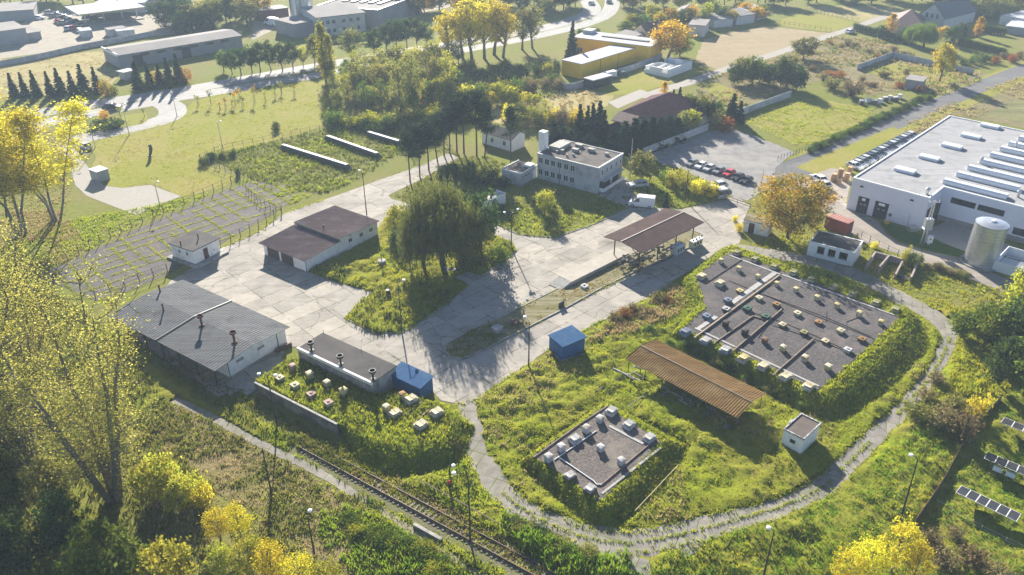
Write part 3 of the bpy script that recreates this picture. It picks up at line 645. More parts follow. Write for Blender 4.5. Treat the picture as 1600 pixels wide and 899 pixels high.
GALV=M('galvanised_steel',(.55,.57,.58),(.46,.48,.50),.5,.38,.0,(.5,.51,.5),.3,.75)
WHITEM=M('white_sheet_metal',(.74,.75,.76),(.68,.69,.70),.6,.5)
BLUEW=M('blue_sheet_wall',(.03,.115,.27),(.024,.09,.215),2,.6,0,(.05,.12,.20),.8,0,.05,.2)
BLUER=M('blue_sheet_roof',(.024,.10,.23),(.02,.075,.18),1.5,.8,0,(.05,.12,.20),.7,0,.05,.08)
BLACK=M('black_door',(.022,.022,.024),(.03,.03,.03),2,.6)
TIMBER=M('old_timber',(.17,.12,.075),(.11,.08,.05),3,.9)
LOOM=M('lump_white_block',(.85,.85,.83),(.72,.72,.7),2,.9)
def gutter(mb,x0,x1,y,z): mb.box(x0,x1,y-.12,y,z-.12,z)
# ---------------------------------------------------------------- the long dark-roofed shed
f=Frame((170.6,493),(335.5,578),(448.6,511),3.1); L,W=f.L,f.W
T=thing('storage_shed','long white shed under a dark ribbed low gable roof with cowled chimneys','shed',f.A,f.rot)
RIB=roofmat('dark_ribbed_roof',(.175,.178,.182),(.11,.112,.115),f.rot,2.2)
m=MB(); m.box(.3,L-.35,2.2,W-.3,0,3.0); m.exty([(2.2,3.0),(W-.3,3.0),(W/2,3.5)],.3,L-.35); m.build('wall',PLAST,T)
m=MB(); m.box(.25,L-.3,2.15,W-.25,0,.35); m.build('plinth',CONCW,T)
xs=f.loc(240+4,470,3.5)[0]*0+L*.475
for nm,x0,x1 in (('a',-.3,xs-.06),('b',xs+.06,L+.3)):
    m=MB(); n=int((x1-x0)/.5)
    for k in range(n):
        a=x0+(x1-x0)*k/n; b=x0+(x1-x0)*(k+1)/n; h=.05
        for y0,z0,y1,z1 in ((-.2,3.02,W/2,3.62),(W/2,3.62,W+.3,3.02)):
            m.add([(a,y0,z0),(b-.12,y0,z0),(b-.12,y1,z1),(a,y1,z1),(a,y0,z0+h),(b-.12,y0,z0+h),(b-.12,y1,z1+h),(a,y1,z1+h)],[(3,2,1,0),(4,5,6,7),(0,1,5,4),(1,2,6,5),(2,3,7,6),(3,0,4,7)])
            m.add([(b-.12,y0,z0+.015),(b,y0,z0+.015),(b,y1,z1+.015),(b-.12,y1,z1+.015)],[(0,1,2,3)])
    rf=m.build('roof',RIB,T)
    if nm=='a':
        for px,py in ((250.5,457),(256,487)):
            x,y=f.loc(px,py,3.4); m=MB(); m.tube([(x,y,3.2),(x,y,4.7)],.13,8); m.tube([(x,y,4.7),(x,y,4.85)],[.2,.2],8); m.build('chimney',RUSTP,rf)
    else:
        for px,py in ((316,510),(367,536)):
            x,y=f.loc(px,py,3.5); m=MB(); m.tube([(x,y,3.2),(x,y,5.0)],.17,9); m.lathe([(.5,3.62),(.45,3.7),(.18,3.8)],10,(x,y,0)); m.lathe([(.2,4.9),(.5,5.15),(.5,5.45),(.42,5.45),(.42,5.2),(.1,5.15)],12,(x,y,0)); m.build('chimney',RUSTP,rf)
m=MB(); m.exty([(-.2,3.05),(W/2,3.65),(W+.3,3.05),(W+.3,3.2),(W/2,3.8),(-.2,3.2)],xs-.12,xs+.12); m.build('firebreak',STEELD,T)
for k in range(7):
    x=.4+(L-.9)*k/6; m=MB(); m.box(x-.09,x+.09,.1,.28,0,3.0); m.build('porch_post',STEELD,T)
for y in (4.4,8.2): panel(T,'vent_panel','x1',y,2.1,1.3,.45,L-.35,CONCW)
[MB().tube([(L-.28,y,0),(L-.28,y,3.0)],.055,6).build('downpipe',STEELD,T) for y in (2.3,W-2)]
panel(T,'door','y0',L*.3,1.05,1.0,2.1,2.2,BROWND); panel(T,'door','y0',L*.7,1.05,1.0,2.1,2.2,BROWND)
# ---------------------------------------------------------------- the low shed with three vents
f=Frame((464.6,544.5),(580,599),(616,571),3.2); L,W=f.L,f.W
T=thing('pump_house','low flat-roofed grey shed with three black vent cowls and white parapet','shed',f.A,f.rot)
m=MB(); m.box(.02,L-.02,.02,W-.02,0,3.05); m.build('wall',CONCW,T)
m=MB(); m.box(-.05,L+.1,.25,W+.15,3.05,3.2); rf=m.build('roof',TAR,T)
m=MB(); m.box(-.05,L+.05,-.1,.24,2.85,3.32); m.build('parapet',PLAST,T)
for px,py in ((484.5,551.5),(530.5,573),(580.5,597)):
    x,y=f.loc(px,py,3.3); y=max(y,.5); m=MB(); m.tube([(x,y,3.1),(x,y,4.6)],.15,9); m.lathe([(.45,3.5),(.4,3.6),(.16,3.66)],10,(x,y,0)); m.lathe([(.18,4.45),(.48,4.7),(.48,5.05),(.4,5.05),(.4,4.75),(.1,4.7)],12,(x,y,0)); m.build('vent_cowl',STEELD,rf)
m=MB(); m.tube([(L-.4,.1,0),(L-.4,-.05,3.0)],.05,6); m.build('downpipe',GALV,T)
for x in (.3,L*.55): m=MB(); m.tube([(x,W,3.2),(x,W,3.9)],.03,5); m.build('rod',STEELD,T)
f=Frame((608,581),(656,603.5),(667,584.5),2.5); L,W=f.L,f.W
T=thing('blue_annex','blue sheet-metal lean-to built onto the end of the low shed','shed',f.A,f.rot)
m=MB(); m.exty([(0,0),(W,0),(W,2.5),(0,2.2)],0.05,L-.05); m.build('wall',BLUEW,T)
m=MB()
for k in range(14):
    a=-.15+(L+.3)*k/14; b=-.15+(L+.3)*(k+1)/14; m.add([(a,-.15,2.2),(b,-.15,2.2),(b,W+.15,2.56),(a,W+.15,2.56)],[(0,1,2,3)]); m.box(a,a+.06,-.15,W+.15,2.24,2.26) if 0 else m.add([(a,-.15,2.24),(a+.07,-.15,2.24),(a+.07,W+.15,2.6),(a,W+.15,2.6)],[(0,1,2,3)])
m.exty([(-.15,2.12),(W+.15,2.48),(W+.15,2.555),(-.15,2.195)],-.15,L+.15); m.build('roof',BLUER,T)
# ---------------------------------------------------------------- guard hut
f=Frame((263,380),(301,392.5),(341,371.5),3.1); L,W=f.L,f.W
T=thing('guard_hut','small white flat-roofed hut with maroon door beside the slab yard fence','hut',f.A,f.rot)
m=MB(); m.box(.15,L-.15,.15,W-.15,.0,2.95); m.build('wall',PLAST,T); m=MB(); m.box(-.1,L+.1,-.1,W+.1,2.95,3.12); rf=m.build('roof',TAR,T)
m=MB(); m.box(-.6,L+1.2,-.6,W+.6,0,.35); m.build('step',CONCW,T)
for x in (L*.38,L*.7): window(T,'y0',x,1.95,.75,.85,.15,FRAMEW,GLASS)
panel(T,'door','x1',W*.45,1.4,1.0,2.05,L-.15,MAROON); window(T,'x1',W*.75,1.3,.4,.4,L-.15,FRAMEW,GLASS,bars=0)
for px,py in ((283,385),(310,373)):
    x,y=f.loc(px,py,3.1); m=MB(); m.tube([(x,y,3),(x,y,4)],.11,8); m.tube([(x,y,4),(x,y,4.15)],.17,8); m.build('chimney',RUSTP,rf)
# ---------------------------------------------------------------- garage
f=Frame((407,378.7),(476.3,406.7),(579,341.3),2.6); L=f.L; W=f.loc(579,341.3,3.1)[1]; ys=f.loc(527.7,374.5,3.0)[1]
T=thing('garage_building','long garage with two-level rust-brown corrugated roof and brown gates','garage',f.A,f.rot)
m=MB()
m.exty([(.3,0),(W-.2,0),(W-.2,3.0),(ys,3.35),(ys,2.85),(.3,2.45)],.25,L-.25); m.build('wall',PLAST,T)
GR=roofmat('brown_corrugated',(.22,.163,.15),(.15,.108,.10),f.rot+pi/2,1.8,(.30,.26,.235))
def corr(x0,x1,y0,z0,y1,z1,per,amp,th=.03):
    m=MB(); n=int((x1-x0)/per*4); V=[]
    for k in range(n+1):
        x=x0+(x1-x0)*k/n; h=amp*math.cos(k*pi/2)
        V+=[(x,y0,z0+h),(x,y1,z1+h),(x,y0,z0+h-th),(x,y1,z1+h-th)]
    F=[]
    for k in range(n):
        a=4*k;b=a+4; F+=[(a,b,b+1,a+1),(a+2,a+3,b+3,b+2),(a,a+2,b+2,b),(a+1,b+1,b+3,a+3)]
    F+=[(0,1,3,2),(4*n,4*n+2,4*n+3,4*n+1)]; m.add(V,F); return m
rf=corr(-.2,L+.2,-.35,2.5,ys+.1,2.95,.32,.04).build('roof',GR,T); rf2=corr(-.2,L+.2,ys-.3,3.5,W+.15,3.12,.32,.04).build('roof',GR,T)
m=MB(); m.box(-.2,L+.2,ys-.34,ys-.29,3.25,3.47); m.build('fascia',STEELD,T)
x,y=f.loc(506,357,3.4); m=MB(); m.tube([(x,y,3.2),(x,y,4.2)],.11,7); m.build('chimney',STEELD,rf2)
for px in (549,540,558): pass
for q in (.60,.75,.89): window(T,'x1',W*q,1.95,1.0,.9,L-.25,FRAMEW,GLASS)
for u in (L*.24,L*.56): panel(T,'gate','y0',u,1.1,L*.27,2.2,.3,BROWND)
m=MB(); m.tube([(L-.2,.2,0),(L-.2,.2,2.4)],.05,6); m.build('downpipe',STEELD,T)
# ---------------------------------------------------------------- blue hut
f=Frame((857,523.6),(879,541.7),(911.4,524),2.6); L,W=f.L,f.W
T=thing('blue_hut','free-standing blue sheet-metal hut at the edge of the plaza','hut',f.A,f.rot)
m=MB(); m.exty([(.1,0),(W-.2,0),(W-.2,2.75),(.1,2.5)],.1,L-.1); m.build('wall',BLUEW,T)
m=MB(); n=16
for k in range(n):
    a=-.05+(W+.1)*k/n; b=-.05+(W+.1)*(k+1)/n; z=lambda y:2.56+.26*y/W
    m.add([(-.12,a,z(a)),(L+.12,a,z(a)),(L+.12,b,z(b)),(-.12,b,z(b))],[(0,1,2,3)]); m.add([(-.12,a,z(a)+.05),(L+.12,a,z(a)+.05),(L+.12,a+.08,z(a)+.055),(-.12,a+.08,z(a)+.055)],[(0,1,2,3)])
m.exty([(-.05,2.46),(W+.05,2.72),(W+.05,2.82),(-.05,2.55)],-.12,L+.12); m.build('roof',BLUER,T)
panel(T,'door','y1',L*.5,1.05,.95,2.1,W-.2,BLUER)
m=MB(); m.box(-.2,L+.2,-.1,W+.7,0,.06); m.build('base_slab',CONCW,T)
# ---------------------------------------------------------------- rusty pipe shelter
f=Frame((978,561),(1152,653),(1195,615.8),2.7); L,W=f.L,f.W
T=thing('rusty_shelter','open shelter with a long rust-orange corrugated gable roof','shelter',f.A,f.rot)
RUSTR=roofmat('rust_corrugated',(.27,.165,.058),(.14,.085,.036),f.rot+pi/2,1.6,(.33,.235,.11))
yr=f.loc(999,540,3.3)[1]
corr(0,L,-.1,2.72,yr,3.38,.36,.05).build('roof',RUSTR,T); corr(0,L,yr,3.38,W+.1,2.78,.36,.05).build('roof',RUSTR,T)
m=MB(); m.box(-.02,L+.02,yr-.14,yr+.14,3.40,3.47); m.build('ridge_cap',TIMBER,T)
for k in range(7):
    x=.3+(L-.6)*k/6
    for y in (.4,W-.4): m=MB(); m.tube([(x,y,-.1),(x,y,2.75)],.06,6); m.build('post',RUSTP,T)
    m=MB(); m.tube([(x,.1,2.68),(x,yr,3.28),(x,W-.1,2.72)],.05,4); m.build('rafter',RUSTP,T)
def pipework(parent,name,x0,x1,y0,y1,z0,z1,n,mat,seed,rad=.05):
    r=random.Random(seed)
    for k in range(n):
        m=MB(); a=Vector((r.uniform(x0,x1),r.uniform(y0,y1),r.uniform(z0,z1))); P=[a]
        for j in range(r.randint(2,4)):
            b=P[-1].copy(); ax=r.choice((0,0,1,2)); lim=((x0,x1),(y0,y1),(z0,z1))[ax]; b[ax]=min(max(b[ax]+r.uniform(-2.5,2.5)*(1 if ax==0 else .5),lim[0]),lim[1]); P.append(b)
        m.tube(P,rad*r.uniform(.7,1.5),6)
        if r.random()<.6: m.tube([P[0]+Vector((0,0,-.02)),P[0]+Vector((0,0,.03))],rad*3.2,10)
        m.build(name,mat,parent)
PMX=M('mixed_pipework',(.25,.24,.20),(.12,.085,.06),2.5,.7)
pw=thing('pipework','tangle of rusty pipes and valves under the rust-orange shelter','pipework',f.world(0,0),f.rot)
pipework(pw,'pipe',.3,L-.5,-.9,W*.5,.15,1.7,60,PMX,5,.085)
m=MB()
for x in (L*.72,L*.98): m.tube([(x,-1.6,0),(x,-1.6,.9)],.04,5); m.tube([(x,-.1,0),(x,-.1,.9)],.04,5)
for z in (.5,.9): m.tube([(L*.72,-1.6,z),(L*.98,-1.6,z)],.035,5)
m.tube([(L*.72,-1.6,.9),(L*.72,-.1,.9)],.035,5); m.build('railing',RUSTP,pw)
# ---------------------------------------------------------------- white hut in the grass
f=Frame((1224.5,670.7),(1256,687),(1284,662.5),2.7); L,W=f.L,f.W
T=thing('transformer_hut','little white hut with dark roof alone in the grass inside the track bend','hut',f.A,f.rot)
m=MB(); m.box(.05,L-.05,.05,W-.05,0,2.6); m.build('wall',PLAST,T)
m=MB(); m.box(.12,L-.12,.12,W-.12,2.6,2.68); m.build('roof',M('brown_felt',(.12,.095,.08),(.085,.07,.06),1.2,.9,.2),T)
m=MB(); m.box(-.05,L+.05,-.05,.12,2.6,2.8); m.box(-.05,L+.05,W-.12,W+.05,2.6,2.8); m.box(-.05,.12,.12,W-.12,2.6,2.8); m.box(L-.12,L+.05,.12,W-.12,2.6,2.8); m.build('parapet',M('chipped_edge',(.5,.5,.5),(.04,.04,.04),3,.8),T)
window(T,'y0',L*.52,1.55,.9,.75,.05,FRAMEW,GLASS,bars=0); panel(T,'canopy_slab','x0',W*.6,2.2,.9,.08,.05,CONCW,.6)
# ---------------------------------------------------------------- filling canopy
f=Frame((1002.8,394.8),(1098.2,347.4),(944,370.7),4.2); L,W=f.L,f.W; yr=f.loc(971.4,378,4.6)[1]
T=thing('filling_canopy','open canopy with brown gable roof on steel posts above the ramp','canopy',f.A,f.rot)
CR=M('brown_sheet_roof',(.068,.044,.040),(.05,.033,.031),.7,.95,.1,(.085,.058,.052),.2,0,.05,.05)
m=MB(); m.exty([(-.2,4.2),(yr,4.72),(yr,4.64),(-.2,4.1)],-.2,L+.2); m.build('roof',CR,T)
m=MB(); m.exty([(yr+.001,4.72),(W+.2,4.2),(W+.2,4.1),(yr+.001,4.64)],-.2,L+.2); m.build('roof',CR,T)
m=MB(); m.box(-.22,L+.22,yr-.12,yr+.12,4.73,4.79); m.build('ridge_cap',M('pale_ridge',(.30,.26,.23),(.24,.2,.18),2,.7),T)
for k in range(4):
    x=1+(L-2)*k/3
    for y in (1.2,W-1.6): m=MB(); m.tube([(x,y,.1),(x,y,4.25)],.11,6); m.build('post',STEELD,T)
    m=MB(); m.exty([(.0,4.0),(yr,4.5),(W,4.0),(W,4.09),(yr,4.62),(0,4.09)],x-.07,x+.07); m.build('truss',STEELD,T)
pw=thing('pump_station_pipework','heap of steel pipework, ladders and railings under the brown canopy','pipework',f.A,f.rot)
pipework(pw,'pipe',-1.5,L*.55,.0,4.4,.3,2.4,58,PMX,9,.085)
pipework(pw,'railing',-1,L*.5,-.4,.1,.4,1.3,14,STEELD,12,.03)
def machine(label,x,y,l,w_,h,c,seed):
    p=f.world(x,y,.14); Q=thing('pump_cabinet',label,'machine',p,f.rot); m=MB(); m.box(0,l,0,w_,0,h); m.build('casing',M('casing_'+str(seed),c,tuple(v*.85 for v in c),2,.6),Q)
    m=MB(); m.box(-.05,l+.05,-.05,w_+.05,h,h+.06); m.build('lid',WHITEM,Q)
    r=random.Random(seed)
    for k in range(3): panel(Q,'hatch','y0',l*(.2+.3*k),h*.55,l*.16,h*.45,0,BLACK,.02)
    for k in range(3):
        m=MB(); u=l*(.2+.3*k); m.tube([(u,w_*.5,h+.05),(u,w_*.5,h+.3)],.12,8); m.build('cap',STEELD,Q)
machine('cream pump cabinet with dark hatches at the far end of the ramp',L*.80,-.9,3.0,1.0,1.25,(.60,.56,.36),3)
machine('white pump cabinet beside the cream one under the canopy edge',L*.55,-.5,2.6,1.4,1.6,(.62,.60,.56),4)
for k,(x,y,l,lab) in enumerate(((.2,-2.6,4.6,'stack of pale planks lying on the road below the canopy pipework'),(3.0,-4.7,4.0,'smaller stack of planks farther out on the road'))):
    Q=thing('plank_stack',lab,'timber',f.world(x,y,.03),f.rot)
    m=MB()
    for j in range(4): m.box(0,l+rnd.uniform(-.3,.3),j*.26,j*.26+.2,.0,.18)
    m.build('plank',M('pale_plank',(.42,.37,.28),(.3,.26,.2),2,.9),Q)
    for x2 in (.5,l-.7): m=MB(); m.box(x2,x2+.15,-.05,1.1,.185,.27); m.build('batten',TIMBER,Q)
# ramp slab beside the median strip
f2=Frame((893,441),(972,401.5),(880,427),.75); L2,W2=f2.L,f2.W
T=thing('loading_ramp','raised pale concrete loading ramp running up to the canopy','ramp',f2.A,f2.rot)
m=MB(); m.box(0,L2+2,0,W2,.0,.8); m.build('deck',M('ramp_concrete',(.36,.325,.27),(.29,.26,.22),.8,.85,.15,(.3,.28,.24),.3),T)
m=MB(); m.add([(-2.6,.05,.14),(-.002,.05,.14),(-.002,W2*.95,.14),(-2.6,W2*.95,.14),(-.002,.05,.78),(-.002,W2*.95,.78)],[(0,1,4),(3,5,2),(0,4,5,3),(1,2,5,4),(0,3,2,1)]); m.build('slope',CONCW,T)
# odd objects on the median strip
for (px,py,kind,lab) in ((777,519,'box','concrete chamber block near the rounded end of the median strip'),(804,508,'drum','dark rusty drum half sunk beside the concrete chamber block'),(775,517,'x',''),(877,480,'plate','dark steel plate frame leaning at the kerb of the median strip'),(913,450,'ring','white-rimmed square manhole on the median strip below the ramp')):
    if kind=='x': continue
    Q=thing({'box':'chamber_block','drum':'rusty_drum','plate':'steel_plate','ring':'manhole'}[kind],lab,{'box':'chamber','drum':'drum','plate':'plate','ring':'manhole'}[kind],at(px,py)+Vector((0,0,.12)),GRID)
    m=MB()
    if kind=='box': m.box(-.7,.7,-.5,.5,0,.75); m.build('body',CONCW,Q); m=MB(); m.box(-.78,.78,-.58,.58,.76,.86); m.build('lid',PLASTG,Q)
    elif kind=='drum': m.lathe([(.7,0),(.72,.5),(.66,.6),(.1,.62)],14); m.build('body',RUSTP,Q); m=MB(); m.tube([(-.9,0,.5),(.9,0,.5)],.06,6); m.build('bar',STEELD,Q)
    elif kind=='plate': m.cbox((0,0,.45),(1.3,.06,.9)); m.build('panel',STEELD,Q); m=MB(); m.tube([(.6,0,.8),(1.3,.2,1.1)],.03,5); m.tube([(-.5,0,.0),(-.5,.6,.5)],.03,5); m.build('prop',STEELD,Q)
    else:
        m.box(-.5,.5,-.5,-.36,0,.4); m.box(-.5,.5,.36,.5,0,.4); m.box(-.5,-.36,-.36,.36,0,.4); m.box(.36,.5,-.36,.36,0,.4); m.build('collar',PLAST,Q); m=MB(); m.box(-.36,.36,-.36,.36,.05,.12); m.build('cover',BLACK,Q)
# ---------------------------------------------------------------- office
f=Frame((840,239.4),(935.8,262.8),(974.7,240.2),6.0); L,W=f.L,f.W
T=thing('office_building','two-storey grey flat-roofed office with two rows of windows','building',f.A,f.rot)
m=MB(); m.box(0,L*.63,0,W,0,5.8); m.box(L*.63+.001,L,-.12,W,0,5.8); m.build('wall',PLASTG,T)
m=MB(); m.box(.2,L-.2,.2,W-.2,5.8,5.9); rf=m.build('roof',M('office_roof',(.15,.135,.125),(.105,.097,.09),.5,.95,.2,(.08,.073,.066),.25,0,.05,.05),T)
m=MB(); m.box(-.08,L+.08,-.2,.2,5.8,6.05); m.box(-.08,L+.08,W-.2,W+.1,5.8,6.05); m.box(-.08,.2,.2,W-.2,5.8,6.05); m.build('parapet',PLASTG,T)
m=MB(); m.box(L-.22,L+.1,-.2,W+.1,5.8,6.12); m.build('coping',PLAST,T)
for q in (.05,.155,.26,.365,.475,.58):
    for z in (4.45,1.75): window(T,'y0',L*q+.1,z,1.25,1.45,0,FRAMEW,GLASS)
for q in (.16,.34,.52,.72,.9): window(T,'x1',W*q,4.4,.75,1.3,L,FRAMEW,GLASS,bars=0)
panel(T,'entrance','x1',W*.46,1.5,W*.8,2.0,L,BLACK,.02); panel(T,'door','x1',W*.55,1.35,.9,2.1,L+.02,WHITEM,.03)  # flat black entrance panel paints the shade of a recess
m=MB(); m.box(L+.05,L+1.3,W*.04,W*.9,.0,.5); m.build('landing',CONCW,T); m=MB(); m.box(L+1.2,L+1.3,W*.04,W*.9,.55,1.35); m.box(L+.05,L+1.19,W*.04,W*.04+.1,.55,1.35); m.build('balustrade',PLAST,T)
m=MB(); m.box(L,L+1.2,W*.06,W*.9,2.75,2.9); m.build('porch_roof',PLASTG,T)
for k in range(4): m=MB(); m.box(L+1.31+.3*k,L+1.6+.3*k,W*.9,W*.9+1.4,0,.4-.1*k); m.build('stair',CONCW,T)
for (px,py,s) in ((877,237,.9),(899,236,1.1),(905,229,1.3),(924,236,1.2),(948,242,.7),(870,238,.4),(896,243,.4),(886,244,.35)):
    x,y=f.loc(px,py,6); x=min(max(x,.8),L-.8); y=min(max(y,.8),W-.8); m=MB(); m.box(x-s*.6,x+s*.6,y-s*.4,y+s*.4,5.9,6.2+s*.25); m.box(x-s*.7,x+s*.7,y-s*.5,y+s*.5,6.21+s*.25,6.3+s*.25); m.build('roof_vent',CONCW,rf)
m=MB(); m.box(.5,3.4,W*.35,W*.8,5.9,6.75); m.build('stair_head',CONCW,rf)
m=MB(); m.tube([(L*.52,W*.5,5.9),(L*.52,W*.5,8.0)],.03,5); m.tube([(L*.52-.5,W*.5,7.7),(L*.52+.5,W*.5,7.7)],.02,4); m.build('aerial',STEELD,rf)
[MB().tube([(L*q,-.06,0),(L*q,-.06,5.8)],.05,6).build('downpipe',STEELD,T) for q in (.63,.38)]
m=MB(); h=height(848,270,205); c=f.loc(848,270,0); m.box(c[0]-.8,c[0]+.8,c[1]-.8,c[1]+.8,0,h); m.build('boiler_chimney',PLAST,T)
f=Frame((784,263.5),(813.5,271.3),(839,257.3),3.0); L,W=f.L,f.W
T=thing('office_annex','single-storey annex attached to the left end of the office','building',f.A,f.rot)
m=MB(); m.box(0,L-.02,0,W-.05,0,2.85); m.build('wall',PLASTG,T); m=MB(); m.box(.15,L-.15,.15,W-.15,2.85,2.9); rf=m.build('roof',TAR,T)
m=MB(); m.box(-.05,L+.05,-.05,.15,2.8,3.05); m.box(L-.15,L+.05,.15,W,2.8,3.05); m.box(-.05,.15,.15,W,2.8,3.05); m.build('coping',PLAST,T)
for q in (.14,.32,.5): window(T,'x1',W*q,1.9,.7,.8,L-.02,FRAMEW,GLASS,bars=0)
panel(T,'door','x1',W*.8,1.1,1,2.1,L-.02,WHITEM); m=MB(); m.box(L*.6,L*.95,W*.62,W*.9,2.9,3.4); m.build('skylight',WHITEM,rf)
f=Frame((753,224),(800,237.5),(817,232.5),0); L,W=f.L,max(f.W,5)
T=thing('white_outbuilding','white outbuilding with dark roof behind the pine trunks','building',f.A,f.rot)
m=MB(); m.exty([(0,0),(W,0),(W,3.3),(W*.6,4.3),(0,3.0)],0,L); m.build('wall',PLAST,T)
m=MB(); m.exty([(-.3,3.02),(W*.6,4.38),(W+.3,3.4),(W+.3,3.3),(W*.6,4.28),(-.3,2.92)],-.2,L+.15); m.build('roof',TAR,T)
for q in (.35,.75): window(T,'y0',L*q,1.6,1,1.2,0,FRAMEW,GLASS)
f=Frame((752,309),(766,314),(790,303),2.3); L,W=f.L,f.W
T=thing('white_kiosk','small white flat-roofed kiosk between the willow and the office lawn','hut',f.A,f.rot)
m=MB(); m.box(0,L,0,W,0,2.2); m.build('wall',PLAST,T); m=MB(); m.box(.12,L-.12,.12,W-.12,2.2,2.28); m.build('roof',PLASTG,T); m=MB(); m.box(-.06,L+.06,W-.12,W+.06,2.2,2.5); m.box(L-.12,L+.06,-.06,W-.12,2.2,2.5); m.build('parapet',PLAST,T); panel(T,'door','x1',W*.3,1,.8,2,L,PLASTG)
# ---------------------------------------------------------------- huts by the orange tree
f=Frame((1160,361.4),(1198.8,370.8),(1209,364.5),0); L,W=f.L,max(f.W,2.8)
T=thing('brick_hut','white brick hut with maroon door half under the autumn tree','hut',f.A,f.rot)
m=MB(); m.box(0,L,0,W,0,2.5); m.build('wall',PLAST,T); m=MB(); m.exty([(-.15,2.5),(W+.15,2.5),(W+.15,2.62),(W*.5,2.85),(-.15,2.62)],-.15,L+.15); m.build('roof',M('mossy_roof',(.17,.14,.10),(.12,.11,.07),1.2,1,.3,(.22,.18,.09),.5),T)
panel(T,'door','y0',L*.33,1.05,1.1,2.1,0,MAROON); panel(T,'grille','x1',W*.5,1.3,1.2,1.6,L,CONCW)
f=Frame((1260,398.8),(1331,417.5),(1352,400.5),0); L,W=f.L,max(f.W,4)
T=thing('ruined_shed','roofless-looking white shed with three empty window openings and black roof','shed',f.A,f.rot)
m=MB(); xo=[(L*.2,L*.36),(L*.44,L*.60),(L*.68,L*.86)]; prev=0
for a,b in xo: m.box(prev,a,0,.25,0,2.9); m.box(a,b,0,.25,0,.9); m.box(a,b,0,.25,2.35,2.9); prev=b
m.box(prev,L,0,.25,0,2.9); m.box(0,.25,.25,W,0,2.9); m.box(L-.25,L,.25,W,0,2.9); m.box(.25,L-.25,W-.25,W,0,2.9); m.build('wall',PLAST,T)
m=MB(); m.box(.1,L-.1,.1,W-.1,2.72,2.82); m.build('roof',M('black_felt',(.04,.04,.042),(.06,.058,.055),1,.9,.3),T); m=MB(); m.box(.25,L-.25,.25,W-.25,.01,.08); m.build('floor',STEELD,T)
for a,b in xo: m=MB(); m.box(a-.06,b+.06,-.03,0,.82,.9); m.build('sill',CONCW,T)
T=thing('ruined_bays','row of low crumbling concrete bay walls beside the ruined shed','ruin',at(1390,425),0)
o=at(1390,425)
for (a,b) in (((1352,423),(1366,402)),((1372,426),(1387,408)),((1397,437),(1408,416)),((1421,442),(1432,418)),((1366,402),(1388,408)),((1388,408),(1409,415))):
    A,B=at(*a)-o,at(*b)-o; d=B-A; m=MB(); m.cbox(((A+B)/2)+Vector((0,0,.6)),(d.length,.3,1.2+rnd.uniform(-.2,.2)),math.atan2(d.y,d.x)); m.build('bay_wall',M('crumbling_wall',(.34,.29,.26),(.24,.2,.18),2,.95,.4),T)
m=MB(); m.cbox(at(1411,436)-o+Vector((0,0,.3)),(1.4,1.2,.08),.3); m.tube([at(1405,436)-o,at(1418,436)-o+Vector((0,0,.9))],.04,5); m.build('scrap',STEELD,T)
# container
f=Frame((1287,357),(1312,366),(1320,360),0)
T=thing('shipping_container','red shipping container behind the ruined shed','container',f.A,f.rot)
RED=M('red_container_paint',(.22,.05,.04),(.17,.045,.04),1,.7); m=MB(); m.box(0,4.6,0,2.4,.15,2.6)
for k in range(16): m.box(.12+k*.29,.26+k*.29,-.05,-.001,.3,2.45)
for k in range(8): m.box(4.601,4.64,.1+k*.28,.24+k*.28,.3,2.45)
m.build('body',RED,T); m=MB(); m.box(-.02,4.62,-.02,2.42,2.601,2.68)
for k in range(7): m.box(.3+k*.62,.55+k*.62,0,2.4,2.681,2.72)
m.build('roof',M('faded_red_roof',(.42,.20,.16),(.34,.15,.12),1,.7),T)
# ---------------------------------------------------------------- factory hall
FH=7.0; f=Frame((1333.4,277.3),(1453,309.3),(1515.5,187),FH); L,W=f.L,f.W; dn=f.loc(1482,293.4,FH)[1]; X=f.loc(1660,344,FH)[0]
T=thing('factory_hall','large pale grey flat-roofed factory hall with rows of roof skylights','factory',f.A,f.rot)
FP=[(0,0),(L,0),(L,dn),(X,dn),(X,W),(0,W)]
FW=M('factory_cladding',(.64,.65,.72),(.60,.61,.68),.4,.55,0,(.61,.62,.68),.1)
m=MB(); m.prism(FP,.0,FH-.3); m.build('wall',FW,T)
FR=roofmat('factory_roof_felt',(.34,.34,.345),(.26,.26,.265),f.rot,.9,(.17,.17,.172))
m=MB(); m.prism([(.3,.3),(L-.3,.3),(L-.3,dn+.3),(X-.3,dn+.3),(X-.3,W-.3),(.3,W-.3)],FH-.3,FH-.2); rf=m.build('roof',FR,T)
m=MB(); t_=.3
m.box(-.03,L+.03,-.03,t_,FH-.3,FH); m.box(L-t_,L+.03,t_,dn,FH-.3,FH); m.box(L-t_,X,dn-.03,dn+t_,FH-.3,FH+.001); m.box(-.03,t_,t_,W,FH-.3,FH); m.box(t_,X,W-t_,W+.03,FH-.3,FH); m.build('coping',WHITEM,T)
m=MB(); m.box(L+.02,X,dn-.04,dn-.001,0,1.0); m.build('plinth',M('factory_plinth',(.25,.25,.25),(.2,.2,.2),1),T)
SKY=M('skylight_dome',(.72,.74,.75),(.62,.64,.66),1.5,.35,0,None,.1,0,.05,.5)
def skylight(a,b,wd,dome):
    (x0,y0),(x1,y1)=f.loc(*a,FH),f.loc(*b,FH); y=(y0+y1)/2; m=MB(); m.exty([(y-wd/2,FH-.2),(y+wd/2,FH-.2),(y+wd/2,FH+.35),(y+wd*.3,FH+.35+dome),(y-wd*.3,FH+.35+dome),(y-wd/2,FH+.35)],x0,min(x1,X-1)); s=m.build('skylight',SKY,rf)
c=lambda x,y:(1300+x/3.597,180+y/3.597)
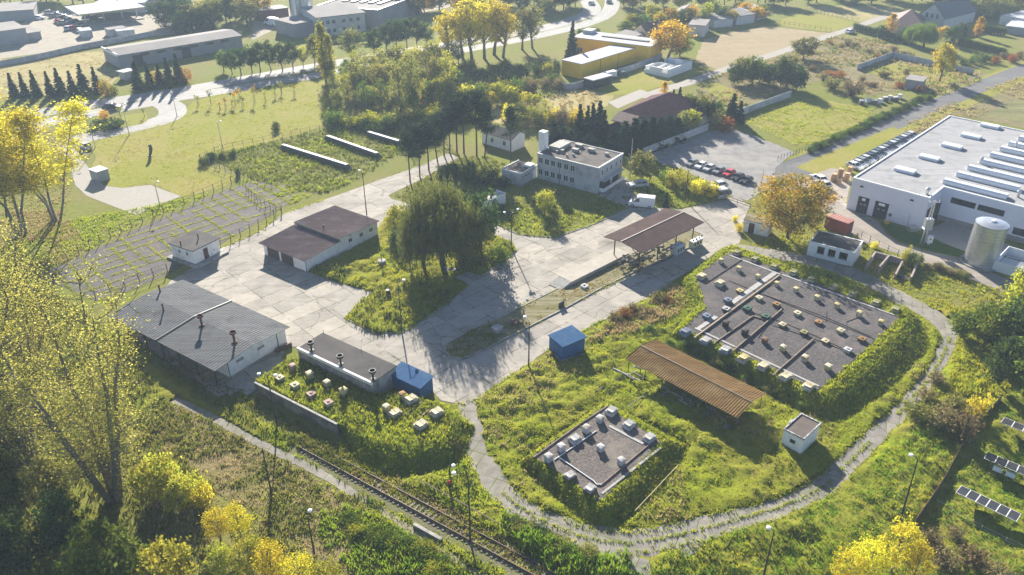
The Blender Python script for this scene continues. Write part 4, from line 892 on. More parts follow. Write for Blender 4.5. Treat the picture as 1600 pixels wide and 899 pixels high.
for (a,b) in (((352,302),(472,322)),((490,232),(607,250)),((618,166),(733,185)),((727,110),(838,128)),((836,54),(943,70))): skylight(c(*a),c(*b),2.2,.12)
for (a,b) in (((630,372),(985,462)),((705,332),(1050,418)),((765,297),(1135,380)),((832,262),(1200,340)),((888,227),(1250,300)),((943,194),(1300,262)),((990,167),(1340,230)),((1046,136),(1390,196)),((1090,110),(1420,165))): skylight(c(*a),c(*b),1.9,.3)
for (x,y,s) in ((535,440,.5),(838,265,.35),(1045,455,.4),(1030,180,.3)):
    u,v=f.loc(*c(x,y),FH); m=MB(); m.tube([(u,v,FH-.2),(u,v,FH+.7)],s*.7,10); m.lathe([(s*.8,FH+.7),(s,FH+.9),(s*.6,FH+1.25),(.05,FH+1.3)],10,(u,v,0)); m.build('roof_fan',GALV,rf)
for (u0,u1,wsign) in ((.13,.28,.3),(.36,.54,.46)):
    a=L*u0;b=L*u1; d=panel(T,'sectional_door','y0',(a+b)/2,1.75,b-a,3.5,0,BLACK,.05)
    panel(d,'door_plate','y0',(a+b)/2,3.0,(b-a)*wsign,.55,-.05,WHITEM,.03)
    for q in (.35,.7): panel(d,'door_window','y0',a+(b-a)*q,1.9,.55,.22,-.05,M('pale_window',(.3,.32,.34),(.25,.27,.3),2,.3),.02)
panel(T,'alarm_box','y0',L*.585,1.4,.45,.6,0,MAROON,.2)
for q in (.14,.80): panel(T,'floodlight','y0',L*q,5.6,.6,.25,0,STEELD,.3)
panel(T,'dock_shelter','x1',dn*.5,2.2,dn*.75,4.0,L,BLACK,.6)
for (a,b) in (((662,480),(788,535)),((812,522),(944,585)),): 
    x0=f.loc(*c(a[0],a[1]),FH-2.2)[0]; x1=f.loc(*c(b[0],b[1]),FH-2.6)[0]; window(T,'y0',(x0+x1)/2,FH-2.3,x1-x0,1.2,dn,STEELD,GLASS,bars=3)
x0=f.loc(*c(968,680),1.8)[0]; window(T,'y0',x0+6,2.0,11,1.4,dn,STEELD,GLASS,bars=6)
for k in range(36):
    pass
# low white enclosure, silo
P0=at(1530,411); hs=height(1530,411,352); rs=23*mpp(1530,411)
T=thing('silo','tall galvanised steel silo on a round concrete base','silo',P0,.4)
m=MB(); m.lathe([(rs*1.22,0),(rs*1.22,.25),(rs*1.05,.27)],32); m.build('base',CONCW,T); m=MB()
prof=[]; n=12
for k in range(n+1):
    z=.28+hs*k/n; prof+= [(rs,z),(rs+.008,z+.03),(rs,z+.06)]
m=MB(); m.lathe(prof,36); m.build('tank',GALV,T,True); m=MB(); m.lathe([(rs*1.02,hs+.38),(rs*.6,hs+.62),(.05,hs+.8)],36); rf=m.build('roof',GALV,T)
m=MB(); m.box(-.4,.5,-.3,.3,hs+.5,hs+.95); m.box(-.9,-.4,-.1,.1,hs+.6,hs+.75); m.build('hatch',WHITEM,rf)
m=MB(); a=2.6
for s in (-.22,.22): m.tube([((rs+.3)*math.cos(a)+s*math.sin(a),(rs+.3)*math.sin(a)-s*math.cos(a),.2),((rs+.3)*math.cos(a)+s*math.sin(a),(rs+.3)*math.sin(a)-s*math.cos(a),hs+1)],.03,5)
for k in range(24): z=.5+k*hs/24; m.tube([((rs+.3)*math.cos(a)-.22*math.sin(a),(rs+.3)*math.sin(a)+.22*math.cos(a),z),((rs+.3)*math.cos(a)+.22*math.sin(a),(rs+.3)*math.sin(a)-.22*math.cos(a),z)],.02,4)
m.build('ladder',STEELD,T)
f3=Frame((1549,422),(1610,441),(1567,398),0); 
T=thing('white_enclosure','low white walled enclosure open at the top beside the silo','enclosure',f3.A,f3.rot)
m=MB(); Lq,Wq=f3.L,max(f3.W,3.5); m.box(0,Lq,0,.15,0,1.9); m.box(0,.15,.15,Wq,0,1.9); m.box(0,Lq,Wq,Wq+.15,0,1.9); m.build('wall',WHITEM,T); m=MB(); m.box(.3,Lq,.5,Wq-.5,.02,.5); m.build('unit',GALV,T); m=MB(); m.tube([(.3,Wq*.5,1.5),(Lq,Wq*.5,1.5)],.06,5); m.build('rail',STEELD,T)
# ---------------------------------------------------------------- tank-top covers and vents
HM={}
def hm(key):
    if key not in HM:
        c={'yellow':(.56,.50,.24),'cream':(.58,.53,.36),'orange':(.33,.20,.08),'green':(.05,.12,.09),'darkgreen':(.05,.09,.07),'black':(.05,.045,.045),'brown':(.20,.12,.07),'white':(.5,.5,.5),'blue':(.17,.22,.30),'pink':(.46,.33,.27),'grey':(.42,.42,.41),'moss':(.30,.30,.14)}[key]
        HM[key]=M('cover_'+key,c,tuple(x*.72 for x in c),2.5,.85,.15,(c[0]*.45+.03,c[1]*.36+.01,c[2]*.3),1.1,0,.03,.2,(.48,.7))
    return HM[key]
HP={}
def hatch(kind,side,top,px,py,z,label,cat='hatch',group=None,rot=None,s=1.0):
    key=(kind,side,top)
    if key not in HP:
        if kind=='vent':
            a=MB().box(-.36,.36,-.36,.36,0,.75); b=MB().frustum((0,0,0),.86,.86,.80,.80,.751,.84).frustum((0,0,0),.8,.8,.35,.35,.841,.90)
        elif kind=='stub':
            a=MB().box(-.42,.42,-.42,.42,0,.36); b=MB().frustum((0,0,0),.98,.98,.9,.9,.361,.46).frustum((0,0,0),.3,.3,.25,.25,.461,.55)
        else:
            a=MB().frustum((0,0,0),1.55,1.25,1.45,1.15,0,.5); b=MB().frustum((0,0,0),1.62,1.32,1.5,1.2,.501,.58); b.cbox((-.34,0,.68),(.6,1.05,.06),0,.16); b.cbox((.34,0,.68),(.6,1.05,.06),0,-.16); b.frustum((0,0,0),1.1,.9,1.05,.85,.581,.64)
        HP[key]=(a.mesh('body',hm(side)),b.mesh('lid',hm(top)))
    r=thing({'vent':'vent_box','stub':'vent_box','chamber':'manhole_chamber'}[kind],label,cat,at(px,py,z)+Vector((0,0,-.02)),rot if rot is not None else GRID+rnd.uniform(-.12,.12),group); s*=1.0*rnd.uniform(.92,1.06) if kind=='vent' else (1.0 if kind=='stub' else .92); r.scale=(s,s,s*rnd.uniform(.92,1.1))
    link('body',HP[key][0],r); link('lid',HP[key][1],r); return r
def hrow(kind,desc,pts,z,conv,group,side,top,s=1.0,rot=None):
    pts=sorted(pts); n=len(pts)
    for i,p in enumerate(pts):
        x,y=conv(p[0],p[1]); o=ordl(i,n); sd,tp=(p[2],p[3]) if len(p)>3 else (side,top)
        hatch(kind,sd,tp,x,y+2,z,desc+(', '+o if o else ''),'vent' if kind!='chamber' else 'manhole',group,rot,s)
c1=lambda x,y:(1040+x/3.595,370+y/3.595); c2=lambda x,y:(820+x/4.995,620+y/4.995); c3=lambda x,y:(380+x/4.494,510+y/4.494)
g1='vents and covers on the large gravel tank'; g2='vents and covers on the small gravel tank'; g3='vents and covers on the grassy mound'
hrow('vent','yellow vent box in the back row of the large gravel tank',[(310,140),(410,185),(517,228),(622,268),(730,302),(847,348),(960,392),(1085,440),(1207,487)],Z1+.03,c1,g1,'cream','yellow',.95)
hrow('stub','low rusty yellow vent in the second row of the large tank',[(415,305,'orange','yellow'),(522,345,'yellow','cream'),(622,382,'brown','orange'),(738,432,'yellow','cream'),(857,480,'brown','orange'),(980,530,'yellow','cream'),(1100,578,'brown','orange')],Z1+.03,c1,g1,'cream','yellow',1.1)
hrow('stub','cable-side vent in the third row of the large tank',[(655,495,'moss','cream'),(775,540,'brown','moss'),(895,587,'orange','cream'),(1020,638,'cream','white')],Z1+.03,c1,g1,'cream','yellow',1.1)
hrow('vent','pale vent box in the near row of the large tank',[(555,588,'brown','brown'),(658,632,'yellow','cream'),(780,690,'cream','cream'),(910,740,'yellow','cream')],Z1+.03,c1,g1,'cream','yellow',1.05)
hrow('vent','black vent box among the brown pipes of the large tank',[(335,495),(443,545)],Z1+.03,c1,g1,'black','black',1.1)
hrow('stub','green vent box between the pipes of the large tank',[(457,405,'green','green'),(560,450,'darkgreen','green')],Z1+.03,c1,g1,'green','green',1.3)
hrow('chamber','manhole chamber on the front edge of the large tank',[(110,540,'blue','blue'),(222,588,'blue','grey'),(333,640,'blue','grey'),(435,688,'white','yellow'),(545,732,'white','cream'),(670,790,'white','cream'),(800,845,'white','cream')],Z1,c1,g1,'white','cream',1.15)
hrow('chamber','manhole chamber along the left edge of the large tank',[(200,225,'cream','cream'),(303,265,'cream','cream')],Z1,c1,g1,'cream','cream',1.1)
hrow('stub','blue-grey vent on the left edge strip of the large tank',[(348,360,'blue','blue'),(338,408,'black','grey'),(230,448,'blue','blue')],Z1,c1,g1,'blue','blue',1.2)
hrow('chamber','mossy chamber in the grass behind the large tank',[(398,90),(500,128),(608,168),(715,203),(820,240),(943,284),(1050,322),(1180,372),(1290,412)],Z1,c1,g1,'cream','moss',1.0)
hrow('vent','white vent box along the upper edge of the small tank',[(185,490),(283,410),(480,265),(585,185)],Z2+.03,c2,g2,'white','grey',1.15)
hrow('vent','white vent box standing inside the gravel of the small tank',[(590,410),(752,515)],Z2+.03,c2,g2,'white','grey',1.05)
hrow('chamber','white chamber with tilted lids on the small tank far edge',[(390,335),(675,120),(810,225),(970,325)],Z2+.03,c2,g2,'white','grey',1.05)
hrow('chamber','low grey manhole cover on the small tank near edge',[(352,620),(508,725)],Z2+.03,c2,g2,'brown','grey',.95)
hrow('vent','tall yellow vent box on the grassy mound behind the retaining wall',[(350,295,'pink','pink'),(470,350,'yellow','cream'),(590,410,'yellow','cream'),(706,470,'yellow','yellow')],Z3,c3,g3,'yellow','cream',1.1)
hrow('vent','yellow vent box near the blue annex on the mound',[(1008,585,'yellow','cream'),(1120,495,'yellow','orange')],Z3,c3,g3,'yellow','cream',1.0)
hrow('stub','flat cover along the retaining wall on the mound',[(258,365,'yellow','cream'),(365,418,'cream','cream'),(480,480,'pink','pink'),(600,540,'cream','pink')],Z3,c3,g3,'cream','cream',1.15)
hrow('chamber','white-sided manhole chamber near the blue annex',[(1065,615,'cream','cream'),(1180,522,'white','cream'),(1250,700,'cream','cream'),(1360,612,'white','cream')],Z3-.1,c3,g3,'white','cream',1.15)
# pipes, curbs and cables
def pipeline(name,label,cat,pts,z,rad,mat,conv,group=None,n=6,clips=True):
    P=[at(*conv(*p),z)+Vector((0,0,rad+.02)) for p in pts]; o=P[0].copy(); T=thing(name,label,cat,o,0,group)
    MB().tube([p-o for p in P],rad,n).build('tube',mat,T)
    if clips:
        for a,b in zip(P,P[1:]):
            k=max(1,int((b-a).length/4))
            for j in range(k): q=a.lerp(b,(j+.5)/k)-o; m=MB(); m.cbox(q+Vector((0,0,-rad*.5)),(.16,rad*3.2,rad*2.4),math.atan2((b-a).y,(b-a).x)); m.build('clip',STEELD,T)
    return T
def curb(label,pts,z,wd,h,mat,conv,cat='curb'):
    P=[at(*conv(*p),z) for p in pts]; a,b=P[0],P[1]; o=a; m=MB(); d=b-a; m.cbox((d/2)+Vector((0,0,h/2-.02)),(d.length,wd,h),math.atan2(d.y,d.x)); r=m.build('curb',mat); r.location=o; return tag(r,label,cat)
PC=M('pale_curb',(.36,.35,.34),(.27,.265,.25),1.5,.85)
curb('pale concrete curb along the back of the large tank gravel',[(355,105),(640,212)],Z1+.03,.35,.12,PC,c1); curb('long pale curb behind the back vent row, right of the wide plank',[(655,215),(1285,442)],Z1+.03,.35,.12,PC,c1)
curb('pale curb along the front edge of the large tank gravel',[(165,515),(860,842)],Z1+.03,.35,.12,PC,c1); curb('wide pale concrete strip crossing the large tank',[(620,200),(370,375)],Z1+.03,.9,.1,PC,c1); curb('short wide pale strip at the left corner of the large tank',[(285,450),(178,522)],Z1+.03,.7,.1,PC,c1)
BRP=M('brown_pipe',(.26,.19,.13),(.17,.13,.10),1.5,.8); CAB=M('black_cable',(.03,.03,.03),(.02,.02,.02),1)
for lab,pts,rad,mt in (('long pale brown pipe beside the wide pale strip on the large tank',[(160,575),(640,222)],.16,M('tan_pipe',(.42,.33,.22),(.3,.23,.16),1.5,.8)),('brown pipe ending at the green vent box',[(265,608),(490,450)],.13,BRP),('thick brown pipe rising to the middle of the large tank',[(358,665),(650,415)],.17,BRP),('brown pipe crossing between the pale vents at the front right',[(600,785),(830,582)],.14,BRP),('short brown pipe across the near end of the thick pipe',[(490,450),(560,470)],.1,BRP),('thin dark pipe across the left part of the large tank',[(225,265),(430,130)],.07,CAB)):
    pipeline('pipe',lab,'pipe',pts,Z1+.03,rad,mt,c1)
for k,(pts,lab) in enumerate(((((355,250),(530,320),(860,440),(1150,562)),'black cable running behind the second vent row'),(((480,300),(700,390),(1180,580)),'second black cable just in front of the first'),(((400,400),(650,480),(830,555),(1060,660)),'black cable along the cable-side vents'),(((600,500),(800,565),(1000,640),(1080,680)),'lower black cable ending at the right mound edge'),(((905,420),(900,480)),'short black hose between two back row vents'),(((1085,455),(1015,480),(1020,530)),'curled black hose near the right end of the large tank'),(((640,400),(560,520),(520,570)),'black hose dropping from the middle pipe end'))):
    pipeline('cable',lab,'cable',pts,Z1+.03,.045,CAB,c1,None,4,False)
pipeline('pipe','white pipe along the upper edge of the small tank','pipe',[(230,497),(560,270)],Z2+.05,.07,PLAST,c2); pipeline('pipe','white pipe bending along the near left edge of the small tank','pipe',[(270,480),(540,665),(560,690),(600,690)],Z2+.05,.08,PLAST,c2)
pipeline('pipe','brown pipe along the near right edge of the small tank','pipe',[(600,690),(985,365)],Z2+.05,.08,M('pinkish_pipe',(.34,.22,.17),(.25,.17,.13),2),c2); pipeline('pipe','double brown pipe outside the upper left edge of the small tank','pipe',[(70,480),(420,225),(650,75)],Z2+.02,.1,BRP,c2)
curb('pale plank at the far right of the small tank gravel',[(660,230),(925,370)],Z2+.05,.4,.1,PC,c2); curb('pale concrete edge along the lower right of the small tank',[(600,760),(1060,400)],Z2+.04,.3,.1,CONCW,c2)
pipeline('pipe','long thin yellow pipe slanting through the grass right of the small tank','pipe',[(860,895),(1199,535)],.5,.05,M('yellow_pipe',(.48,.42,.2),(.38,.33,.16),2),c2,None,5)
c5=lambda x,y:(800+x/3.995,450+y/3.995)
pipeline('pipe','white pipe reaching from the small tank towards the rusty shelter','pipe',[(720,745),(868,642)],.5,.05,CONCW,c5); pipeline('pipe','grey pipe lying in the grass between blue hut and small tank','pipe',[(200,860),(450,690),(670,560)],.25,.05,BRP,c5); pipeline('pipe','dark trench pipe running from blue hut to rusty shelter','pipe',[(520,260),(660,330)],.25,.12,CONCW,c5)
pipeline('pipe','concrete duct from grass to the rusty shelter left end','pipe',[(630,510),(800,590)],.2,.16,CONCW,c5); pipeline('pipe','pipe on the mound between manhole chambers','pipe',[(1110,640),(1260,530)],Z3,.08,BRP,c3); pipeline('pipe','short pipe beside the right manhole chamber on the mound','pipe',[(1190,690),(1340,560)],Z3,.08,BRP,c3)
# retaining wall
A=at(401,613.5);B=at(529,679.5); d=B-A; T=thing('retaining_wall','long stained concrete retaining wall in front of the grassy mound','wall',A,math.atan2(d.y,d.x)); n=6
for k in range(n): m=MB(); m.box(d.length*k/n+.01,d.length*(k+1)/n-.01,-.12,.12,-.1,1.75+.0*k); m.build('panel',M('stained_wall',(.25,.24,.225),(.15,.145,.13),.8,.9,.3,(.09,.085,.075),.6,0,.04,.3,(.45,.62)),T)
m=MB(); m.box(0,d.length,-.16,.16,1.751,1.83); m.build('coping',CONCW,T)
# slabs by the shed end and step wall
m=MB(); P=wpoly([(352,616),(385,598),(410,606),(376,626)]); m.prism([(p.x,p.y) for p in P],0,.3); tag(m.build('concrete_slab',CONCW),'loose pale concrete slab in the shade at the shed corner','slab')
A=at(432,552);B=at(456,541); d=B-A; m=MB(); m.cbox(d/2+Vector((0,0,.35)),(d.length,.25,.7),math.atan2(d.y,d.x)); q=m.build('brick_wall',RUSTP); q.location=A; tag(q,'low red brick wall between the white shed and low shed','wall')
# round well heads behind the garage
for px,py,rd,lab in ((520,415,1.0,'round concrete well cover nearest the garage wall in its shadow'),(539,420,1.0,'round concrete well cover farther from the garage wall'),):
    T=thing('well_cover',lab,'well',at(px,py)); MB().lathe([(rd,0),(rd,.35),(rd*.95,.4)],18).build('ring',CONCW,T); MB().lathe([(rd*.9,.4),(rd*.85,.5),(.2,.52)],18).build('lid',M('pinkish_concrete',(.34,.29,.27),(.27,.23,.22),2),T)
T=thing('well_cover','square concrete cover in the garage shadow','well',at(545,403),.5); MB().box(-.7,.7,-.7,.7,0,.35).build('ring',CONCW,T); MB().box(-.75,.75,-.75,.75,.351,.45).build('lid',PLASTG,T)
T=thing('well_cover','dark round well shaft with an upright rod on the island','well',at(597,414)); MB().lathe([(.75,0),(.75,.9),(.6,.95)],16).build('ring',CONCW,T); MB().tube([(-.1,.3,.9),(-.1,.3,2.4)],.08,6).build('rod',STEELD,T)
T=thing('bollard','short dark post at the tip of the planted island','bollard',at(606,461)); MB().tube([(0,0,0),(0,0,.9)],.28,8).build('shaft',STEELD,T); MB().tube([(0,0,.9),(0,0,1.0)],.33,8).build('cap',STEELD,T)
T=thing('rubble_heap','small heap of dark rubble with a white lid under the willow','rubble',at(705,423)); 
for k in range(9): m=MB(); m.cbox((rnd.uniform(-1.6,1.6),rnd.uniform(-.7,.7),.2),(rnd.uniform(.5,1),rnd.uniform(.4,.8),.4),rnd.uniform(0,3),rnd.uniform(-.4,.4)); m.build('block',CONCW if k%2 else STEELD,T)
# ---------------------------------------------------------------- lamps
def lamp(bx,by,ty,label,heads=1,ang=0.0,dark=True,hx=1.2,lean=0):
    h=height(bx,by,ty); T=thing('lamp_post',label,'lamp post',at(bx,by),ang); T.rotation_euler=(0,R(lean),ang)
    mt=STEELD if dark else GALV; MB().tube([(0,0,-.1),(0,0,h*.35),(0,0,h)],[.13,.10,.06],7).build('pole',mt,T)
    for k in range(heads):
        s=1 if k==0 else -1; a=MB().tube([(0,0,h-.15-.25*(k>1)),(s*hx*.5,0,h+.12),(s*hx,0,h+.1)],.035,5).build('arm',mt,T)
        MB().lathe([(.06,h+.18),(.24,h+.12),(.26,h-.02),(.1,h-.14)],10,(s*hx+s*.2,0,0)).build('lamp_head',WHITEM,T)
    return T
lamp(826,578,503,'dark lamp post beside the blue hut',1,2.0)
lamp(628,520,444,'tall dark lamp post at the tip of the planted island',1,1.0)
T=lamp(799,389,330,'lamp post with loudspeaker cluster at the corner of the planted island',2,.5)
m=MB(); 
h=height(799,389,330)
for a in (0,1.6,3.2): MB().tube([(0,0,h-.6),(.5*math.cos(a),.5*math.sin(a),h-.6)],[.08,.3],8).build('loudspeaker',STEELD,T)
lamp(573,336,270,'tall dark lamp post behind the garage corner',1,2.2); lamp(1070,314,266,'tall pole between the office lawn and the parking lot',0); lamp(983,287,217,'pale square lamp pole behind the office',0,0,False)
lamp(433,667,586,'lamp post with two white heads in front of the retaining wall',2,3.0,True,.9); lamp(735,846,742,'tall lamp post beside the rails with a white head',1,3.0,True,1.3); lamp(491,865,806,'lamp post with a white bell head in the dry grass bank',1,1.4,True,.5); lamp(424,770,700,'slender dark post in the dry bank below the shed',0)
lamp(1407,812,720,'leaning lamp post in the green slope above the yellow shrub',1,2.2,True,.6,2); lamp(1192,905,830,'lamp post at the bottom edge with a white head',1,2.4,True,.4); lamp(1556,572,545,'lamp post with white head under the trees at right',1,0,True,.4); lamp(703,745,728,'low white-headed lamp just left of the track bend',1,0,True,.3)
lamp(1416,358,337,'curved grey lamp on the factory lawn',1,3.1,False,.5)
for (a,b,cc,lab) in ((276.6,181.5,154,'park lamp at the road junction'),(202,211,163,'park lamp beside the traffic island'),(149,231,185,'park lamp beside the silver car'),(347.5,231.5,190,'park lamp in the middle of the park lawn'),(250,322,285,'park lamp at the paved spur'),(1187,305,265,'thin pole at the parking lot entrance')): lamp(a,b,cc,lab,1 if 'park ' in lab else 0,.3,False,.5)
T=thing('hydrant_post','red-topped post in the green slope left of the track bend','post',at(703,768)); MB().tube([(0,0,0),(0,0,1.3)],.14,8).build('shaft',STEELD,T); MB().lathe([(.16,1.3),(.22,1.35),(.22,1.55),(.1,1.75)],10).build('cap',M('red_cap',(.45,.04,.03),(.35,.04,.03),2),T)
# transformer pole and cabinets by the factory
P0=at(1441,382); hT=height(1441,382,314); T=thing('transformer_pole','concrete power pole carrying a transformer beside the factory dock','power pole',P0)
for s in (-.35,.35): MB().tube([(s,0,0),(s*.5,0,hT)],[.16,.11],7).build('pole',GALV,T)
MB().cbox((0,0,hT-.3),(2.2,.14,.14)).build('crossarm',GALV,T)
for x in (-.9,0,.9): MB().lathe([(.05,hT-.2),(.11,hT-.1),(.05,hT),(.1,hT+.1),(.03,hT+.2)],8,(x,0,0)).build('insulator',WHITEM,T)
m=MB().box(-.7,.7,-.5,.5,hT*.38,hT*.6); m.box(-.8,.8,-.6,.6,hT*.36,hT*.379); m.build('transformer',GALV,T)
T=thing('electric_cabinet','white electric cabinet on a leg in front of the transformer pole','cabinet',at(1450,383)); MB().box(-.5,.5,-.3,.3,.5,1.9).build('box',WHITEM,T); MB().box(-.2,.2,-.2,.2,0,.5).build('leg',PLASTG,T); MB().box(-.15,.15,-.32,-.301,1.2,1.5).build('sticker',STEELD,T)
T=thing('grit_bin','small yellow bin against the factory wall','bin',at(1385,350)); MB().frustum((0,0,0),.8,.6,.95,.7,0,.7).build('body',M('bin_yellow',(.5,.36,.06),(.42,.3,.06),2),T); MB().frustum((0,0,0),1.0,.75,.8,.6,.701,.85).build('lid',hm('yellow'),T)
T=thing('ground_unit','grey ventilation unit on the factory lawn','machine',at(1425,361),.3); MB().box(-.9,.9,-.6,.6,0,.9).build('casing',GALV,T); MB().box(-.8,.8,-.5,.5,.901,1.0).build('grille',PLASTG,T)
# pallets by the factory corner
for k,(px,py,lab) in enumerate(((1302,283,'stack of timber pallets at the factory corner nearest the road'),(1312,277,'stack of timber pallets in the middle of the pallet yard'),(1322,283,'stack of timber pallets nearest the factory wall'),(1327,270,'short stack of timber pallets behind the others'),(1310,287,'low stack of timber pallets in front'))):
    T=thing('pallet_stack',lab,'pallets',at(px,py),GRID+.2+rnd.uniform(-.05,.05)); m=MB()
    for j in range((11,13,12,9,6)[k]):
        z=j*.15
        for q in (-.5,-.25,0,.25,.5): m.box(-.6,.6,q-.05,q+.05,z+.1,z+.13)
        for q in (-.5,0,.5): m.box(q-.05,q+.05,-.5,.5,z,z+.099)
    m.build('pallet',M('pallet_wood',(.50,.33,.18),(.38,.24,.13),2,.9),T); MB().box(-.6,.6,-.5,.5,m.v[-1][2]+.13,m.v[-1][2]+.17).build('top_board',M('pallet_wood',(.5,.33,.18)),T)
# ---------------------------------------------------------------- cars
m_,t=nt('car_paint'); oi=t.nodes.new('ShaderNodeObjectInfo'); finish(t,oi.outputs['Color'],.28,None,0,.0,.1,.6); CARP=m_
TYRE=M('tyre',(.015,.015,.015),(.02,.02,.02),2); LAMPM=M('headlight',(.75,.75,.7),(.6,.6,.6),3,.2)
def carproto(kind):
    body=MB(); glass=MB(); roof=MB(); hw=.88; 
    if kind=='car':
        body.extr([(-2.1,.3),(2.1,.3),(2.15,.6),(1.95,.78),(1.0,.92),(-1.75,.95),(-2.1,.85)],-hw,hw)
        lo=[(1.02,.92),(-1.8,.95)]; hi=[(.25,1.42),(-1.3,1.40)]; rz=1.4
    else:
        body.extr([(-2.7,.35),(2.7,.35),(2.72,.9),(2.3,1.25),(1.7,1.3),(.9,2.35),(-2.7,2.4)],-.98,.98); hw=.98
    if kind=='car':
        (x1,z1),(x0,z0)=lo; (X1,Z1_),(X0,Z0_)=hi; wi=hw*.96; wt_=hw*.78
        glass.add([(x0,-wi,z0-.02),(x1,-wi,z1-.02),(x1,wi,z1-.02),(x0,wi,z0-.02),(X0,-wt_,Z0_),(X1,-wt_,Z1_),(X1,wt_,Z1_),(X0,wt_,Z0_)],[(0,1,5,4),(1,2,6,5),(2,3,7,6),(3,0,4,7)])
        roof.add([(X0-.05,-wt_-.01,Z0_),(X1+.05,-wt_-.01,Z1_),(X1+.05,wt_+.01,Z1_),(X0-.05,wt_+.01,Z0_),(X0+.05,-wt_*.9,Z0_+.06),(X1-.05,-wt_*.9,Z1_+.06),(X1-.05,wt_*.9,Z1_+.06),(X0+.05,wt_*.9,Z0_+.06)],[(3,2,1,0),(4,5,6,7),(0,1,5,4),(1,2,6,5),(2,3,7,6),(3,0,4,7)])
        for s in (-1,1):
            for a,b in (((x1,s*wi,z1),(X1,s*wt_,Z1_)),((x0,s*wi,z0),(X0,s*wt_,Z0_)),((-.3,s*wi,.93),(-.35,s*wt_,1.41))): roof.tube([Vector(a)*1.003,Vector(b)*1.003],.045,4)
    else:
        glass.add([(2.0,-.9,1.305),(2.0,.9,1.305),(.99,.85,2.26),(.99,-.85,2.26)],[(0,1,2,3)]); 
        glass.v=[(x+.12,y,z+.06) for x,y,z in glass.v]
        for s in (-1,1): glass.add([(.4,s*.985,1.35),(1.55,s*.985,1.35),(.85,s*.985,2.1),(.4,s*.985,2.1)],[(0,1,2,3)])
        roof.box(-2.6,.7,-.9,.9,2.4,2.46)
    wheel=MB(); r_=.32 if kind=='car' else .36; wheel.tube([(0,-.11,0),(0,.11,0)],r_,12); rim=MB().tube([(0,-.118,0),(0,.118,0)],r_*.6,10)
    return dict(body=body.mesh('body',CARP),glass=glass.mesh('window',GLASS),roof=roof.mesh('roof',CARP),wheel=wheel.mesh('wheel',TYRE),rim=rim.mesh('rim',GALV),light=MB().box(0,.06,-.2,.2,-.08,.08).mesh('headlight',LAMPM),r=r_,hw=hw-.08,kind=kind)
CARS={k:carproto(k) for k in('car','van')}
def car(px,py,rot,col,label,kind='car',group=None,cat='car',name=None,s=1.05,z=.03):
    P=CARS[kind]; T=thing(name or ('parked_car' if kind=='car' else 'delivery_van'),label,cat,at(px,py)+Vector((0,0,z)),rot,group); T.scale=(s,s,s)
    for n in ('body','roof','glass'):
        o=link({'glass':'window'}.get(n,n),P[n],T); o.color=(*col,1)
    wb=1.3 if kind=='car' else 1.75
    for x in (-wb,wb):
        for y in (-P['hw'],P['hw']):
            o=link('wheel',P['wheel'],T); o.location=(x,y,P['r']); q=link('rim',P['rim'],o)
    for y in (-.6,.6): o=link('headlight',P['light'],T); o.location=(2.08 if kind=='car' else 2.68,y,.66 if kind=='car' else .95)
    return T
CC=dict(silver=(.45,.46,.47),grey=(.2,.21,.22),black=(.02,.02,.022),blue=(.03,.05,.10),white=(.75,.75,.75),red=(.50,.03,.04),green=(.03,.07,.06),gold=(.35,.32,.25),navy=(.025,.03,.06))
pk='cars parked in a row on the gravel lot'; prow=[(1081,258,'grey'),(1095,262,'white'),(1108,266,'silver'),(1123,270,'grey'),(1139,274,'red'),(1153,280,'black'),(1166,285,'black')]
words=['dark grey hatchback at the far left of the gravel lot row','white hatchback second from left in the gravel lot row','silver hatchback third from left in the gravel lot row','grey saloon between the silver and red cars on the lot','bright red hatchback on the gravel lot','black hatchback right next to the red car','black car at the right end of the gravel lot row']
d=at(1166,285)-at(1081,258); ra=math.atan2(d.y,d.x)+pi/2
for (px,py,c),lab in zip(prow,words): car(px,py,ra+pi,CC[c],lab,'car',pk,'car',None,.86)
A=at(1338,271);B=at(1424,222); d=B-A; ra=math.atan2(d.y,d.x)+pi/2
cols=['white','silver','grey','silver','navy','grey','green','silver','grey','black','silver','grey','navy','silver','grey','silver']
A=at(1335,263);B=at(1424,215);n=16
for k in range(n):
    p=pix(A.lerp(B,k/(n-1))); car(p[0],p[1],ra+pi-.25,CC[cols[k]],f'{cols[k].replace("navy","dark blue")} car in the row along the factory side, {ordl(k,n,"nearest the pallets","farthest from the pallets","the pallets")}','car','cars along the factory side','car',None,.95)
car(997,292,GRID+2.6,CC['silver'],'silver saloon parked on the grass behind the white van','car'); car(1002,323,GRID+2.1,CC['white'],'white delivery van parked at the plaza edge below the office','van',None,'van',None,1.0)
car(1121,294,GRID+2.8,CC['silver'],'silver car half hidden behind the yellow roadside shrubs','car'); car(133,232,2.5,CC['silver'],'silver car parked at the left by the park lamp','car'); car(118,166,.25,CC['blue'],'blue car driving on the upper carriageway'); car(176,171,.2,CC['black'],'black estate car on the lower carriageway','car',None,'car',None,1.2)
car(1278,283,1.9,CC['white'],'white car at the drive beside the autumn tree'); car(1283,300,2.0,CC['navy'],'dark blue car behind the autumn tree, lower one',); car(1284,292,2.0,CC['silver'],'silver car behind the autumn tree, middle one'); car(1328,52,.6,CC['white'],'white car on the far field lane'); car(924,7,1.2,CC['white'],'white car far off on the curving main road'); car(952,5,1.2,CC['grey'],'grey car far off on the curving main road')
car(425,40,2.5,CC['white'],'white lorry cab standing beside the far sheds','van',None,'lorry','parked_lorry',1.3)
g='cars in the far breakers yard'; spots=[(78,22),(84,27),(90,25),(96,31),(103,29),(108,34),(112,38),(100,38),(92,36),(118,36),(122,42),(130,22),(137,20),(138,29),(146,23),(148,30),(106,47),(113,46),(62,30),(125,50)]
spots=sorted(spots)
